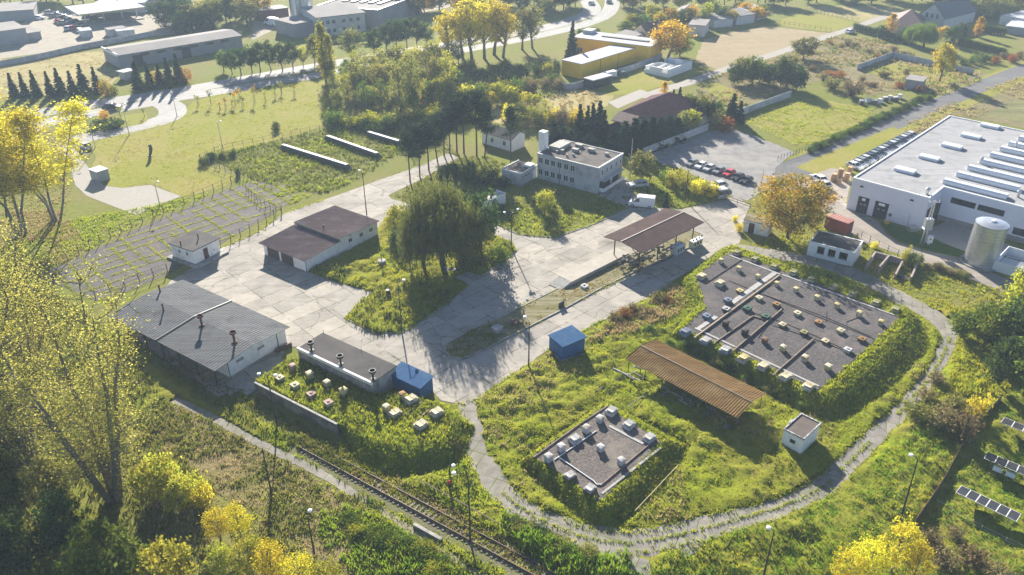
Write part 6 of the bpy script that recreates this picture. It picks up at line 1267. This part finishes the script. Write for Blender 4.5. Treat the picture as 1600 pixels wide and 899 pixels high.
row('spruce','spruce','dark spruce beside the garden lawn right of the maroon house','spruce','garden spruces',[(1050,172,140,14),(1060,168,136,16),(1142,190,146,30),(1154,192,158,22)],'spruce'); treepx('bush','rust',1133,206,178,26,'russet shrub at the end of the parking lot wall','shrub',None,'shrub'); treepx('olive','olive',1118,202,170,24,'thin olive tree beside the russet shrub','tree'); treepx('column','gold',1036,160,128,14,'slim golden tree at the gate of the paved court','tree')
treepx('broad','gold',1043,92,30,66,'large golden autumn tree behind the unfinished house','tree'); treepx('round','green',1062,88,52,40,'green tree on the right of the golden tree','tree'); treepx('bush','olive',1012,84,62,30,'olive bush on the left of the golden tree','bush',None,'bush')
thicket('dark tree in the clump below the stubble field','round','tree','clump below the stubble field',1140,1250,lin(1140,130,1250,136),8,(6,9),(6,8.5),['dark','green','dark','olive'],6,12)
treepx('round','olive',1255,92,58,42,'big round olive bush at the corner of the stubble field','bush',None,'bush'); treepx('spruce','spruce',893,92,33,24,'dark spruce at the left end of the yellow wing','spruce',None,'spruce')
row('thuja','dark','slim dark cypress at the left end of the yellow hall','cypress','cypresses by the yellow hall',[(867,120,96,7),(872,120,97,7)],'cypress'); row('thuja','dark','thuja in the hedge behind the yellow wing','thuja','thujas behind the yellow wing',[(905,60,46,8),(912,60,46,8),(919,61,46,8),(926,62,45,9),(933,62,45,9)],'thuja')
treepx('broad','orange',1468,127,66,38,'orange autumn tree beside the walled garden','tree'); row('column','gold','slim yellow tree in the gardens of the white house','tree','slim yellow garden trees',[(1389,56,22,18),(1526,58,27,14),(1478,40,30,10)]); treepx('broad','gold',1470,62,42,24,'golden round garden tree below the white house','tree')
row('willow','green','hanging green garden tree in front of the brown house','tree','hanging trees in front of the brown house',[(1424,70,36,30),(1443,74,34,40)]); row('round','dark','dark garden tree near the walled garden','tree','dark garden trees',[(1412,66,44,22),(1484,70,42,26),(1500,62,38,24),(1376,60,40,20)])
for k,(x0,y0,x1,y1,n,lab,h) in enumerate(((1335,48,1440,76,26,'thuja in the long dark hedge below the brown house',2.6),(1498,70,1568,88,18,'thuja in the hedge of the far right garden',2.4),(1530,50,1568,56,9,'thuja in the short hedge by the white halls',2.2))):
    row('thuja','dark',lab,'thuja','hedge %d'%(k+1),[(x0+(x1-x0)*i/(n-1),y0+(y1-y0)*i/(n-1),y0+(y1-y0)*i/(n-1)-11,8) for i in range(min(n,20))],'thuja')
thicket('low hedge shrub beside the lane and pasture','bush','shrub','hedge beside the service road',1265,1452,lin(1265,238,1452,152),34,(1.2,2.0),(2.8,4),['dark','green','dark'],2,14)
thicket('dry scrub bush in the weedy field','dry','bush','dry scrub in the weedy field',1230,1440,lin(1230,112,1440,132),14,(1.5,3),(3,5),['brown','olive','brown','rust'],14,15,['dry','bush'])
thicket('reddish weed clump in the upper weedy field','dry','bush','weeds in the upper field',1290,1420,lin(1290,68,1420,92),9,(1.2,2.4),(3,5),['brown','rust','olive'],8,16)
treepx('dry','brown',1330,150,122,50,'big brown bramble heap beside the lane','bush',None,'bush'); treepx('dry','olive',1300,140,118,40,'olive bramble heap left of the brown one','bush',None,'bush'); thicket('garden shrub beside the service road bend','bush','shrub','garden shrubs at the road bend',1500,1600,lin(1500,100,1600,92),8,(2,4),(3,5),['green','rust','dark','brown'],4,17)
thicket('tree in the far belt behind the works','round','tree','far tree belt behind the works',255,410,lin(255,40,410,34),10,(9,13),(9,13),['green','olive','dark','orange'],8,18)
thicket('tree in the hazy belt at the top left','round','tree','hazy tree belt top left',-10,300,lin(-10,6,300,2),16,(10,14),(10,14),['green','dark','olive'],4,19)
thicket('tall dark hedge tree beside the far yard carports','thuja','tree','dark hedge by the carports',272,338,lin(272,54,338,46),12,(6,7.5),(3,3.6),['dark'],2,20)
thicket('tree in the hazy belt behind the main road','round','tree','hazy belt behind the main road',620,900,lin(620,22,900,10),14,(8,13),(8,12),['green','olive','dark','gold'],6,21)
thicket('tree in the hazy orchard belt at the top','round','tree','hazy orchard belt back row',960,1240,lin(960,14,1240,4),16,(8,12),(8,12),['green','olive','orange','dark','lime'],5,22)
thicket('tree in the orchard belt around the far houses','round','tree','orchard belt front row',965,1200,lin(965,48,1200,30),15,(5,9),(6,9),['green','olive','dark','gold','orange','lime'],7,23)
thicket('dark tree at the top right horizon belt','round','tree','top right tree belt',1250,1610,lin(1250,2,1610,8),18,(9,13),(9,13),['dark','green','dark','olive'],5,24)
thicket('garden tree between the houses at top right','round','tree','trees between the top right houses',1500,1600,lin(1500,24,1600,24),6,(7,11),(7,10),['green','dark','olive'],8,25)
thicket('tree on the verge of the curving main road','broad','tree','verge of the curving main road',840,905,lin(840,24,905,6),6,(7,10),(6,9),['green','olive'],4,26)
young=[(310,166,147),(330,164,139),(344,171,158),(353,170,151),(363,168,154),(380,166,150),(374,152,138),(398,160,131),(415,158,140),(430,150,131),(368,164,140),(440,146,126),(460,148,130)]
row('young','lime','staked young tree on the park lawn','young tree','staked young trees on the park lawn',[(a,b,c,9,('lime','green','gold','orange')[i%4]) for i,(a,b,c) in enumerate(young)],'young_tree'); row('young','green','staked young tree on the traffic island','young tree','staked young trees on the traffic island',[(138,191,177,8),(188,182,167,8,'lime'),(226,183,168,7),(108,194,178,8)],'young_tree')
treepx('bush','dark',172,200,184,52,'wide dark shrub bed on the traffic island','shrub',None,'shrub'); treepx('bush','gold',164,186,170,16,'small golden shrub beside the dark shrub bed','shrub',None,'shrub')
row('bush','dark','creeper-covered clump on the fence of the rough meadow','shrub','overgrown fence clumps',[(318,258,244,16),(332,250,238,22),(350,246,234,22,'olive'),(364,244,234,18),(372,275,262,12),(430,204,190,16)],'shrub')
row('round','green','round bush beside the parking lot','bush',None,[(1003,282,238,46,'olive')],'bush'); row('bush','lime','yellow-green roadside shrub below the car row','shrub','yellow-green shrubs below the car row',[(1052,292,260,30),(1068,296,268,26),(1088,304,276,26,'yellow'),(1102,306,282,26),(1114,308,284,24,'yellow'),(1040,282,262,20,'green')],'shrub')
row('spruce','spruce','small conifer on the grass below the silver saloon','conifer','small conifers by the plaza edge',[(1011,313,294,10),(1040,324,301,11)],'conifer'); treepx('round','lime',851,336,296,30,'young yellow-green tree on the office lawn','tree'); treepx('bush','green',862,330,312,24,'green bush beside the young tree on the office lawn','bush',None,'bush')
treepx('oak','orange',1230,372,276,132,'large spreading orange and green autumn tree above the brick hut','tree')
row('bush','lime','small bush on the grass below the factory drive','bush','bushes below the factory drive',[(1412,412,385,20),(1424,416,393,18,'green'),(1433,414,392,18,'green'),(1366,388,376,12,'yellow'),(1336,376,365,12,'lime')],'bush'); thicket('low dry bush along the factory drive edge','bush','bush','dry bushes along the drive',1440,1510,lin(1440,416,1510,434),5,(.9,1.6),(2,3),['olive','brown','green'],2,27)
row('bush','lime','yellow shrub beside the plaza corner near the brick hut','shrub','shrubs near the brick hut',[(1154,362,348,14,'yellow'),(1148,346,336,12,'yellow')],'shrub')
# right flank
treepx('round','lime',1592,500,415,70,'yellow-green tree at the right edge above the path','tree'); treepx('round','green',1535,548,472,70,'dense green tree right of the path','tree'); treepx('round','green',1500,530,488,44,'smaller green tree next to the path bend','tree'); treepx('round','dark',1590,560,470,90,'dark green tree at the right edge','tree'); treepx('round','dark',1560,605,530,60,'dark tree in the shade above the solar lawn','tree'); treepx('round','green',1640,640,520,120,'big green tree cut by the right frame edge','tree'); treepx('round','dark',1655,560,430,110,'tall dark tree outside the right edge','tree')
row('dry','olive','olive scrub bush inside the bend of the boundary fence','bush','scrub inside the fence bend',[(1430,655,622,62),(1466,672,630,64,'brown'),(1500,690,634,50,'brown'),(1446,626,606,40,'brown'),(1490,645,612,52),(1462,600,580,40,'brown')],'bush'); treepx('bush','yellow',1520,660,615,34,'yellow-leaved bush against the boundary fence','bush',None,'bush')
row('olive','yellow','bright yellow shrub at the bottom right corner','shrub','bright yellow shrubs at the bottom right',[(1318,915,860,56),(1352,905,842,60),(1392,896,808,62),(1424,910,850,46)],'shrub')
row('dry','brown','brown dry bush at the bottom edge right of the yellow shrubs','bush','dry bushes at the bottom right',[(1455,850,830,50),(1475,885,862,60),(1520,880,858,60),(1555,905,880,60),(1490,840,822,40)],'bush')
# left flank: the big poplars and the thicket below
tree('sidepop','yellow',at(34,366),height(34,366,150),185*mpp(34,366),'tall multi-stemmed golden poplar at the left edge','poplar',None,'poplar'); tree('sidepop','yellow',at(88,344),height(88,344,158),165*mpp(88,344),'second multi-stemmed golden poplar, nearer the paved spur','poplar',None,'poplar'); tree('sidepop','yellow',at(-25,350),16,15,'golden poplar half outside the left edge','poplar',None,'poplar')
tree('bigpop','pale',at(178,780),height(178,780,470),265*mpp(178,780),'huge open-crowned yellow-green poplar filling the lower left','poplar',None,'poplar'); tree('bigpop','pale',at(50,740),height(50,740,400),260*mpp(50,740),'second huge open-crowned poplar at the left edge','poplar',None,'poplar')
tree('bigpop','pale',at(52,640),height(52,640,420),190*mpp(52,640),'third open-crowned poplar behind the two huge ones','poplar',None,'poplar')
row('round','green','dense green tree in the dark lower left thicket','tree','dense lower left thicket',[(15,690,620,70,'dark'),(20,800,710,90,'green'),(95,800,720,70,'olive'),(110,860,780,70,'dark'),(30,900,820,90,'dark'),(250,790,720,70,'lime'),(285,800,745,50,'lime')])
row('round','lime','rounded yellow-green bush at the bottom left','bush','rounded bushes at the bottom left',[(190,930,830,105,'green'),(268,930,852,84,'lime'),(150,940,860,60,'green')],'bush')
row('olive','yellow','golden shrub at the bottom beside the dry bank','shrub','golden shrubs beside the dry bank',[(345,845,795,48,'yellow'),(375,840,792,50,'yellow'),(395,900,835,60,'lime'),(430,915,850,62,'yellow'),(470,925,868,60,'yellow'),(515,930,872,56,'lime'),(350,900,850,50,'lime')],'shrub')
row('bush','lime','yellow bush beside the dry bank below the shed','bush','bushes at the foot of the long shed',[(255,760,705,54,'lime'),(300,778,735,44,'lime'),(318,790,755,36,'yellow')],'bush')
thicket('green weed clump on the mound slope','bush','bush','weed clumps on the left mound slope',560,725,lin(560,690,725,690),12,(.9,1.6),(2.2,3.4),['olive','green','lime','brown'],10,31)
thicket('green bush on the slope of the large tank mound','bush','bush','bushes on the large mound slope',1010,1270,lin(1010,520,1270,640),18,(.8,1.4),(2,3),['green','dark','olive'],4,32)
thicket('low shrub right of the railway','bush','bush','shrubs right of the railway',800,930,lin(800,820,930,880),10,(.8,1.4),(2,3.2),['green','dark','olive'],6,33)
thicket('green bramble in the slope left of the railway','bush','bush','brambles left of the railway',540,700,lin(540,810,700,890),12,(.6,1.2),(2,3.2),['green','lime','green'],16,34)
thicket('rusty weed clump beside the plaza above the rusty shelter','dry','bush','rusty weeds by the plaza',945,1045,lin(945,512,1045,470),9,(1.0,1.8),(2.2,3.6),['brown','rust','olive'],10,35)
# ---------------------------------------------------------------- grass and weeds
GM={'fresh':leafmat('fresh_grass_blades',(.195,.25,.012),(.38,.38,.022),.55,0,.5),'lush':leafmat('lush_grass_blades',(.10,.21,.014),(.23,.33,.024),.5,0,.5),'dry':leafmat('dry_grass_blades',(.33,.26,.11),(.46,.36,.17),.35,0,.6),'weed':leafmat('weed_leaves',(.085,.12,.017),(.20,.205,.035),.45,0,.7),'straw':leafmat('straw_blades',(.42,.33,.13),(.34,.31,.08),.35,0,.4)}
# tussocky relief of the rough grass: bumps a couple of metres across, level wherever something is paved or built
X0,Y0,ST=-75.0,38.0,.42; NX,NY=int(190/ST),int(125/ST)
gx,gy=np.meshgrid(X0+np.arange(NX)*ST,Y0+np.arange(NY)*ST); GP=np.c_[gx.ravel(),gy.ravel()]
GRZ=[[(742,622),(860,550),(985,482),(1055,440),(1110,395),(1160,388),(1290,415),(1420,470),(1500,490),(1620,470),(1640,905),(560,905),(240,720),(160,510),(335,590),(400,612),(530,680),(640,640),(722,640)],ISLAND]
mk=np.zeros(len(GP),bool)
for q in GRZ: mk|=inside(GP,np.array([(p.x,p.y) for p in wpoly(q)]))
LV=['track','foot_t1','foot_t2','foot_t3','plaza','strip']+[k for k in SHEETS if k.startswith(('broken','ballast','dirt','footway','drive'))]
WALLF=[(392,600),(400,592),(535,666),(528,704),(470,690),(385,640)]
mk&=~inside(GP,np.array([(p.x,p.y) for p in wpoly(WALLF)]))
DRYB=[(225,640),(268,632),(330,664),(395,700),(450,727),(500,752),(545,782),(600,815),(680,880),(710,910),(330,910),(330,800),(250,700)]
mk&=~inside(GP,np.array([(p.x,p.y) for p in wpoly(DRYB)]))
for a in LV: mk&=~inside(GP,SHEETS[a])
for q in ([(856,560),(879,568),(912,552),(889,538)],[(1222,690),(1251,709),(1285,690),(1258,672)],[(340,640),(200,520),(265,440),(460,520),(440,565)]): mk&=~inside(GP,np.array([(p.x,p.y) for p in wpoly(q)]))
mk|=inside(GP,SHEETS['island'])&~np.any([inside(GP,SHEETS[k]) for k in SHEETS if k.startswith('footway')],axis=0)
Mb=mk.reshape(NY,NX).astype(float)
for _ in range(3):
    A_=np.pad(Mb,1,mode='edge'); Mb=sum(A_[i:i+NY,j:j+NX] for i in range(3) for j in range(3))/9; Mb=np.minimum(Mb,mk.reshape(NY,NX))
n1=vnoise(GP,.42,1);n2=vnoise(GP,1.05,2);n3=vnoise(GP,2.1,4);n0=vnoise(GP,.1,9)
HZ=(Mb.ravel()*((.6*n1+.5*n2+.25*n3)*(.35+.85*n0)-.16)).reshape(NY,NX)
idx=np.arange(NX*NY).reshape(NY,NX); ok=(Mb[:-1,:-1]>.02)&(Mb[1:,1:]>.02)&(Mb[1:,:-1]>.02)&(Mb[:-1,1:]>.02)
FQ=np.stack([idx[:-1,:-1][ok],idx[:-1,1:][ok],idx[1:,1:][ok],idx[1:,:-1][ok]],1)
used=np.unique(FQ); remap=np.zeros(NX*NY,int); remap[used]=np.arange(len(used))
o=struct(link('rough_ground',npmesh('rough_ground',np.c_[GP,HZ.ravel()+.02][used],remap[FQ],grassmat('tussock_grass',(.12,.16,.011),(.225,.24,.017),(.25,.215,.04),(.135,.145,.016),1.1,.7,.2,.07))))
o.data.polygons.foreach_set('use_smooth',[True]*len(o.data.polygons))
def gz(P):
    x=np.clip((P[:,0]-X0)/ST,0,NX-2);y=np.clip((P[:,1]-Y0)/ST,0,NY-2); i=x.astype(int);j=y.astype(int);u=x-i;v=y-j
    z=(HZ[j,i]*(1-u)+HZ[j,i+1]*u)*(1-v)+(HZ[j+1,i]*(1-u)+HZ[j+1,i+1]*u)*v
    z[(P[:,0]<X0)|(P[:,0]>X0+190)|(P[:,1]<Y0)|(P[:,1]>Y0+125)]=0
    return z
def scatter(px,dens,avoid,seed,patch=None,z=0.0):
    poly=np.array([(p.x,p.y) for p in wpoly(px,z)]); mn,mx=poly.min(0),poly.max(0); r=np.random.default_rng(seed); n=int((mx[0]-mn[0])*(mx[1]-mn[1])*dens)
    P=r.uniform(0,1,(n,2))*(mx-mn)+mn; k=inside(P,poly)
    for a in avoid: k&=~inside(P,SHEETS[a] if isinstance(a,str) else a)
    P=P[k]
    if patch is not None:
        s,lo,sd=patch; v=vnoise(P,s,sd)*.65+vnoise(P,s*2.7,sd+5)*.35; P=P[v>lo]
    return P
def put(name,px,dens,avoid,h,w,mat,seed,patch=None,blades=5,z=0.0,label=None,lean=.5):
    P=scatter(px,dens,avoid,seed,patch,z); v=vnoise(P,.35,seed)*.6+vnoise(P,1.1,seed+3)*.4
    hh=h[0]+(h[1]-h[0])*np.clip((v-.25)*2,0,1); return tufts(name,np.c_[P,gz(P)+z],hh,np.full(len(P),w),GM[mat],blades,seed,lean)
def rectpx(px,z=0): return np.array([(p.x,p.y) for p in wpoly(px,z)])
HUTS=[rectpx(q) for q in ([(856,560),(879,568),(912,552),(889,538)],[(1222,690),(1251,709),(1285,690),(1258,672)])]
SITE=[(742,622),(860,550),(985,482),(1055,440),(1110,395),(1160,388),(1290,415),(1420,470),(1480,540),(1440,620),(1385,685),(1310,745),(1230,785),(1060,832),(985,842),(900,830),(830,800),(770,742),(742,690)]
AV=['track','foot_t1','foot_t2','plaza']+HUTS
put('grass',SITE,8,AV,(.08,.24),.27,'fresh',21,None,5)
put('weeds',SITE,.8,AV,(.15,.4),.4,'weed',22,(.16,.5,3),6); put('grass',SITE,1.2,AV,(.12,.3),.3,'straw',23,(.12,.55,8),5)
put('weeds',SITE,2.2,AV,(.2,.5),.4,'dry',120,(.09,.56,12),6); put('weeds',[(905,545),(985,485),(1050,445),(1085,440),(1078,470),(1050,500),(1000,520),(950,530)],4,AV,(.25,.7),.45,'dry',121,(.2,.4,2),6)
SIDE=[(960,905),(1060,860),(1150,830),(1240,806),(1320,765),(1400,690),(1470,640),(1550,640),(1500,705),(1440,800),(1420,910)]
put('grass',SIDE,9,['track'],(.12,.34),.28,'lush',24,None,5); put('weeds',SIDE,1.5,['track'],(.4,.8),.45,'weed',25,(.15,.5,4),6); put('grass',SIDE,2.5,['track'],(.2,.45),.3,'fresh',26,(.14,.5,9),5)
SOL=[(1455,800),(1565,628),(1620,590),(1700,600),(1700,910),(1430,910)]
put('grass',SOL,6,[],(.12,.35),.3,'lush',27,None,5)
RAILZ=[(560,690),(640,650),(720,640),(735,700),(770,752),(840,815),(930,850),(985,858),(990,905),(860,905),(700,905),(560,790),(500,745),(440,705),(400,660),(520,700)]
AVR=['track','foot_t3','strip',rectpx([(392,600),(400,592),(535,666),(530,690),(385,625)]),[k for k in SHEETS if k.startswith('ballast')][0]]
put('grass',RAILZ,7,AVR,(.12,.36),.34,'fresh',28,None,5); put('weeds',RAILZ,2.2,AVR,(.25,.8),.45,'weed',29,(.17,.42,5),6); put('weeds',[(770,760),(850,822),(940,852),(985,872),(985,905),(880,905),(800,850)],5,['track'],(.5,1.0),.5,'lush',30,None,6)
BANK=[(262,628),(330,658),(395,694),(450,722),(500,748),(550,778),(600,812),(680,880),(712,905),(420,905),(330,800),(235,700)]
put('grass',BANK,4.5,['strip'],(.12,.35),.34,'dry',31,None,5); put('weeds',BANK,5,['strip'],(.2,.55),.4,'weed',32,(.22,.44,6),6); put('grass',BANK,2.5,['strip'],(.15,.4),.34,'fresh',132,(.18,.5,9),5)
put('weeds',[(540,790),(600,812),(700,880),(730,905),(560,905),(500,850),(500,800)],6,[],(.3,.8),.45,'lush',33,(.15,.34,7),6)
put('grass',[(520,770),(600,812),(720,895),(700,905),(560,830)],7,[],(.2,.45),.32,'fresh',34,None,5)
LEFT=[(0,420),(90,460),(190,530),(270,640),(340,800),(330,905),(-60,905),(-60,420)]
put('weeds',LEFT,3,[],(.3,.9),.5,'weed',35,None,5); put('grass',LEFT,3,[],(.2,.5),.36,'dry',36,(.1,.5,2),5)
put('weeds',[(170,520),(335,590),(400,625),(540,700),(540,740),(420,680),(300,620)],4,['strip'],(.3,.7),.4,'weed',37,None,5)
AVI=['footway0'] if 'footway0' in SHEETS else []
put('grass',ISLAND,5,[k for k in SHEETS if k.startswith('footway')],(.12,.35),.34,'fresh',38,None,5,.0); put('weeds',ISLAND,1.6,[k for k in SHEETS if k.startswith('footway')],(.4,.9),.5,'weed',39,(.15,.45,3),6,.0)
put('grass',LAWN2,3,[k for k in SHEETS if k.startswith('office_path')],(.2,.5),.38,'fresh',40,None,5,.05); put('weeds',LAWN2,.8,[],(.4,.8),.5,'weed',41,(.12,.5,4),5,.05)
put('grass',[(325,245),(420,222),(520,196),(620,205),(640,232),(560,280),(500,305),(440,292),(380,275)],2,[],(.3,.7),.5,'weed',42,None,5); put('grass',[(325,245),(420,222),(520,196),(620,205),(640,232),(560,280),(500,305),(440,292),(380,275)],1.2,[],(.3,.7),.5,'fresh',43,(.08,.5,3),5)
put('grass',[(380,280),(470,285),(500,300),(455,320),(420,300)],3,[],(.2,.5),.4,'fresh',60,(.2,.4,3),5)
put('grass',[(0,400),(75,425),(200,358),(345,296),(285,310),(190,330),(100,345),(0,380)],4,[],(.2,.5),.36,'fresh',44,None,5); put('grass',[(0,400),(75,425),(140,390),(100,330),(0,330)],4,[],(.2,.5),.36,'dry',45,(.1,.45,3),5)
put('grass',[(1160,385),(1230,395),(1340,430),(1440,470),(1600,520),(1600,460),(1500,435),(1395,400),(1340,375),(1290,350),(1210,370)],3.5,['track'],(.2,.5),.36,'fresh',46,None,5)
put('grass',[(1430,470),(1500,500),(1480,600),(1440,650),(1540,650),(1620,560),(1620,500)],5,['track'],(.25,.6),.4,'fresh',47,None,5)
put('grass',MED,3,[],(.1,.3),.3,'straw',48,(.25,.45,5),5,.13); put('grass',[(695,548),(735,517),(765,506),(780,535),(722,562)],5,[],(.2,.5),.35,'weed',49,None,5,.13)
# slopes and rims of the mounds
def slope(key,dens,mat,h,seed,name='grass',w=.3,top=None):
    V,K,z=MOUNDF[key]; r=np.random.default_rng(seed); out=[]
    for s in range(3):
        A=V[s*K:(s+1)*K];B=V[(s+1)*K:(s+2)*K]
        for i in range(K):
            j=(i+1)%K; ar=np.linalg.norm(A[j]-A[i])*(np.linalg.norm(B[i]-A[i])+np.linalg.norm(B[j]-A[j]))*.5; n=r.poisson(ar*dens)
            if n: u=r.uniform(0,1,(n,1));v=r.uniform(0,1,(n,1)); out.append((A[i]*(1-u)+A[j]*u)*(1-v)+(B[i]*(1-u)+B[j]*u)*v)
    P=np.concatenate(out); tufts(name,P,r.uniform(h[0],h[1],len(P)),np.full(len(P),w),GM[mat],6,seed,.5)
for key,sd in (('t1',51),('t2',54),('t3',57)):
    slope(key,6,'weed',(.12,.38),sd,'weeds'); slope(key,7,'fresh',(.1,.32),sd+1)
def topfill(key,dens,avoid,mat,h,seed,patch=None):
    poly=SHEETS['top_'+key]; mn,mx=poly.min(0),poly.max(0); r=np.random.default_rng(seed); n=int((mx[0]-mn[0])*(mx[1]-mn[1])*dens); P=r.uniform(0,1,(n,2))*(mx-mn)+mn; k=inside(P,poly)
    for a in avoid: k&=~inside(P,SHEETS[a])
    P=P[k]
    if patch: P=P[vnoise(P,patch[0],patch[2])>patch[1]]
    tufts('grass',np.c_[P,np.full(len(P),MOUNDF[key][2])],r.uniform(h[0],h[1],len(P)),np.full(len(P),.34),GM[mat],5,seed,.5)
topfill('t1',9,['gravel1'],'fresh',(.2,.5),61); topfill('t2',9,['gravel2'],'fresh',(.2,.5),62); topfill('t3',6,[],'fresh',(.2,.45),63); topfill('t3',3,[],'weed',(.3,.7),64,(.2,.4,4))
# grass in the joints of track and yard
def along(name,P,dens,h,mat,seed,spread=.12,z=.02,gap=.35):
    r=np.random.default_rng(seed); out=[]
    for a,b in zip(P,P[1:]):
        L=(b-a).length; n=int(L*dens); t=r.uniform(0,1,n); out.append(np.c_[a.x+(b.x-a.x)*t,a.y+(b.y-a.y)*t]+r.normal(0,spread,(n,2)))
    Q=np.concatenate(out); Q=Q[vnoise(Q,.3,seed)>gap]; tufts(name,np.c_[Q,np.full(len(Q),z)],r.uniform(h[0],h[1],len(Q)),np.full(len(Q),.28),GM[mat],5,seed,.6)
Lt=o_line['perimeter_track']; i0=int(len(Lt)*.12);i1=int(len(Lt)*.72)
along('grass',Lt[i0:i1],9,(.1,.3),'fresh',71,.13,.03,.3); along('grass',offs(Lt,1.5)[i0:i1],8,(.15,.4),'fresh',72,.3,.03,.2); along('grass',offs(Lt,-1.5)[i0:i1],8,(.15,.4),'fresh',73,.3,.03,.2)
ya=at(140,440)
u=Vector((math.cos(GRID),math.sin(GRID),0)); v=Vector((-u.y,u.x,0)); lines=[]; YP=SHEETS['yard']
def yardlines(seed):
    r=np.random.default_rng(seed); out=[]; c=Vector((*YP.mean(0),0))
    for k in range(-30,31):
        for d,e in ((u,v),(v,u)):
            off=k*2.7; t=np.arange(-60,60,.13)
            ph=r.uniform(0,100); keep=(np.sin(t*.21+ph)+np.sin(t*.083+ph*2))>(-1.1 if d is u else -.35)
            t=t[keep]; base=e*off; Q=np.c_[c.x+base.x+d.x*t,c.y+base.y+d.y*t]+r.normal(0,.09,(len(t),2)); out.append(Q)
    Q=np.concatenate(out); Q=Q[inside(Q,YP)]; r=np.random.default_rng(3); tufts('grass',np.c_[Q,np.full(len(Q),.014)],r.uniform(.08,.24,len(Q)),np.full(len(Q),.36),GM['fresh'],5,5,.7)
yardlines(4)
edges=[[(345,388),(400,365),(440,335),(507,312)],[(786,356),(810,367),(868,372),(930,350)],[(540,497),(585,521),(628,521),(660,502),(710,467)],[(690,626),(722,632),(750,622),(780,600),(855,548),(930,507),(985,478)],[(700,560),(780,535),(880,484),(994,424)],[(699,538),(765,506),(835,470),(892,442)]]
for k,e in enumerate(edges): along('grass',[Vector((p.x,p.y,0)) for p in wpoly(e)],8,(.08,.3),'fresh',80+k,.22,.03,.35)
# joints of the plaza
r0=random.Random(5)
for k,(a,b) in enumerate((((1000,470),(1150,385)),((560,530),(700,600)),((800,420),(960,380)),((650,320),(560,345)),((610,275),(700,246)),((680,590),(760,540)))): along('grass',[Vector((p.x,p.y,0)) for p in wpoly([a,b])],4,(.05,.15),'weed',90+k,.08,.02,.5)

# rough cover on the farther fields
FAR1=[(1075,150),(1120,118),(1180,100),(1260,75),(1300,58),(1370,60),(1460,100),(1560,118),(1530,128),(1480,152),(1420,140),(1360,150),(1300,120),(1240,140),(1150,170)]
put('weeds',FAR1,.35,[],(.3,.9),.9,'dry',101,(.08,.42,3),6); put('weeds',FAR1,.18,[],(.4,1.1),1.0,'weed',102,(.1,.5,6),6)
put('weeds',[(1440,180),(1500,155),(1560,130),(1660,100),(1660,130),(1560,170),(1535,182),(1480,202),(1410,212),(1405,195)],.6,[],(.3,.8),.8,'dry',103,(.1,.4,2),6)
PAST=[(1165,190),(1200,165),(1260,155),(1300,158),(1365,172),(1350,195),(1270,225),(1245,228)]
put('grass',PAST,1.4,[],(.12,.4),.6,'fresh',104,(.25,.4,2),5); put('grass',PAST,.5,[],(.2,.5),.6,'straw',105,(.2,.5,5),5)
LW=[(283,180),(300,160),(340,147),(400,140),(480,128),(505,126),(525,165),(520,190),(470,210),(400,230),(318,243),(318,258),(370,277),(350,292),(285,308),(237,288),(190,294),(160,288),(150,245),(128,222),(215,203),(265,189)]
put('grass',LW,1.3,[],(.06,.2),.5,'fresh',106,(.18,.42,4),5); put('grass',LW,.5,[],(.08,.22),.5,'straw',107,(.12,.5,7),5)
put('grass',[(-40,90),(20,93),(160,80),(168,103),(188,112),(175,134),(165,146),(10,152),(-40,158)],.5,[],(.1,.35),.7,'dry',108,(.12,.4,3),5)
put('weeds',[(860,145),(900,140),(960,148),(950,165),(900,190),(820,200),(700,180),(720,160),(800,170)],.4,[],(.3,.9),.9,'dry',109,(.1,.4,3),6); put('weeds',[(690,120),(870,112),(880,150),(700,180)],.35,[],(.4,1.1),1.0,'weed',110,(.1,.4,8),6)
put('weeds',[(620,200),(640,232),(700,240),(716,246),(760,245),(790,255),(780,290),(700,330),(640,318),(612,305),(660,280),(720,246),(690,215)],1.6,['plaza'],(.2,.6),.6,'weed',111,None,5)
bl=[k for k in SHEETS if k.startswith('ballast')][0]
put('weeds',[(465,690),(520,722),(620,776),(720,832),(830,893),(845,880),(735,820),(635,764),(535,712),(480,680)],5,[],(.2,.5),.36,'weed',112,None,5); RLZ=[(455,692),(520,730),(620,784),(720,842),(840,905),(860,890),(735,812),(635,756),(535,704),(475,676)]; put('grass',RLZ,9,[],(.2,.42),.34,'fresh',212,(.3,.42,6),5); put('grass',RLZ,6,[],(.2,.4),.34,'dry',213,(.35,.4,9),5); put('grass',[(455,692),(520,730),(560,748),(570,730),(480,680)],9,[],(.3,.7),.4,'weed',113,None,5)
put('grass',[(130,210),(60,200),(20,215),(0,300),(40,380),(100,345),(115,280),(110,240)],1.5,[],(.15,.4),.5,'dry',114,None,5)

put('grass',[(-120,905),(1740,905),(1680,1060),(-60,1060)],2.5,[],(.15,.45),.42,'fresh',140,None,5); put('weeds',[(-260,420),(-60,420),(-60,1000),(-260,1000)],1.5,[],(.3,.8),.5,'weed',141,None,5); put('grass',[(1620,480),(1800,480),(1800,940),(1640,905)],2.2,[],(.15,.4),.4,'lush',142,None,5)
# ---------------------------------------------------------------- the hazy morning air
hz=MB().box(-1000,1000,-150,1560,-1,80)
hm,t=nt('haze'); pv=t.nodes.new('ShaderNodeVolumePrincipled'); o=t.nodes.new('ShaderNodeOutputMaterial'); pv.inputs['Color'].default_value=(.66,.83,1,1); pv.inputs['Density'].default_value=HAZE; pv.inputs['Anisotropy'].default_value=.05
t.links.new(pv.outputs[0],o.inputs['Volume']); ho=hz.build('haze',hm); struct(ho,'stuff')
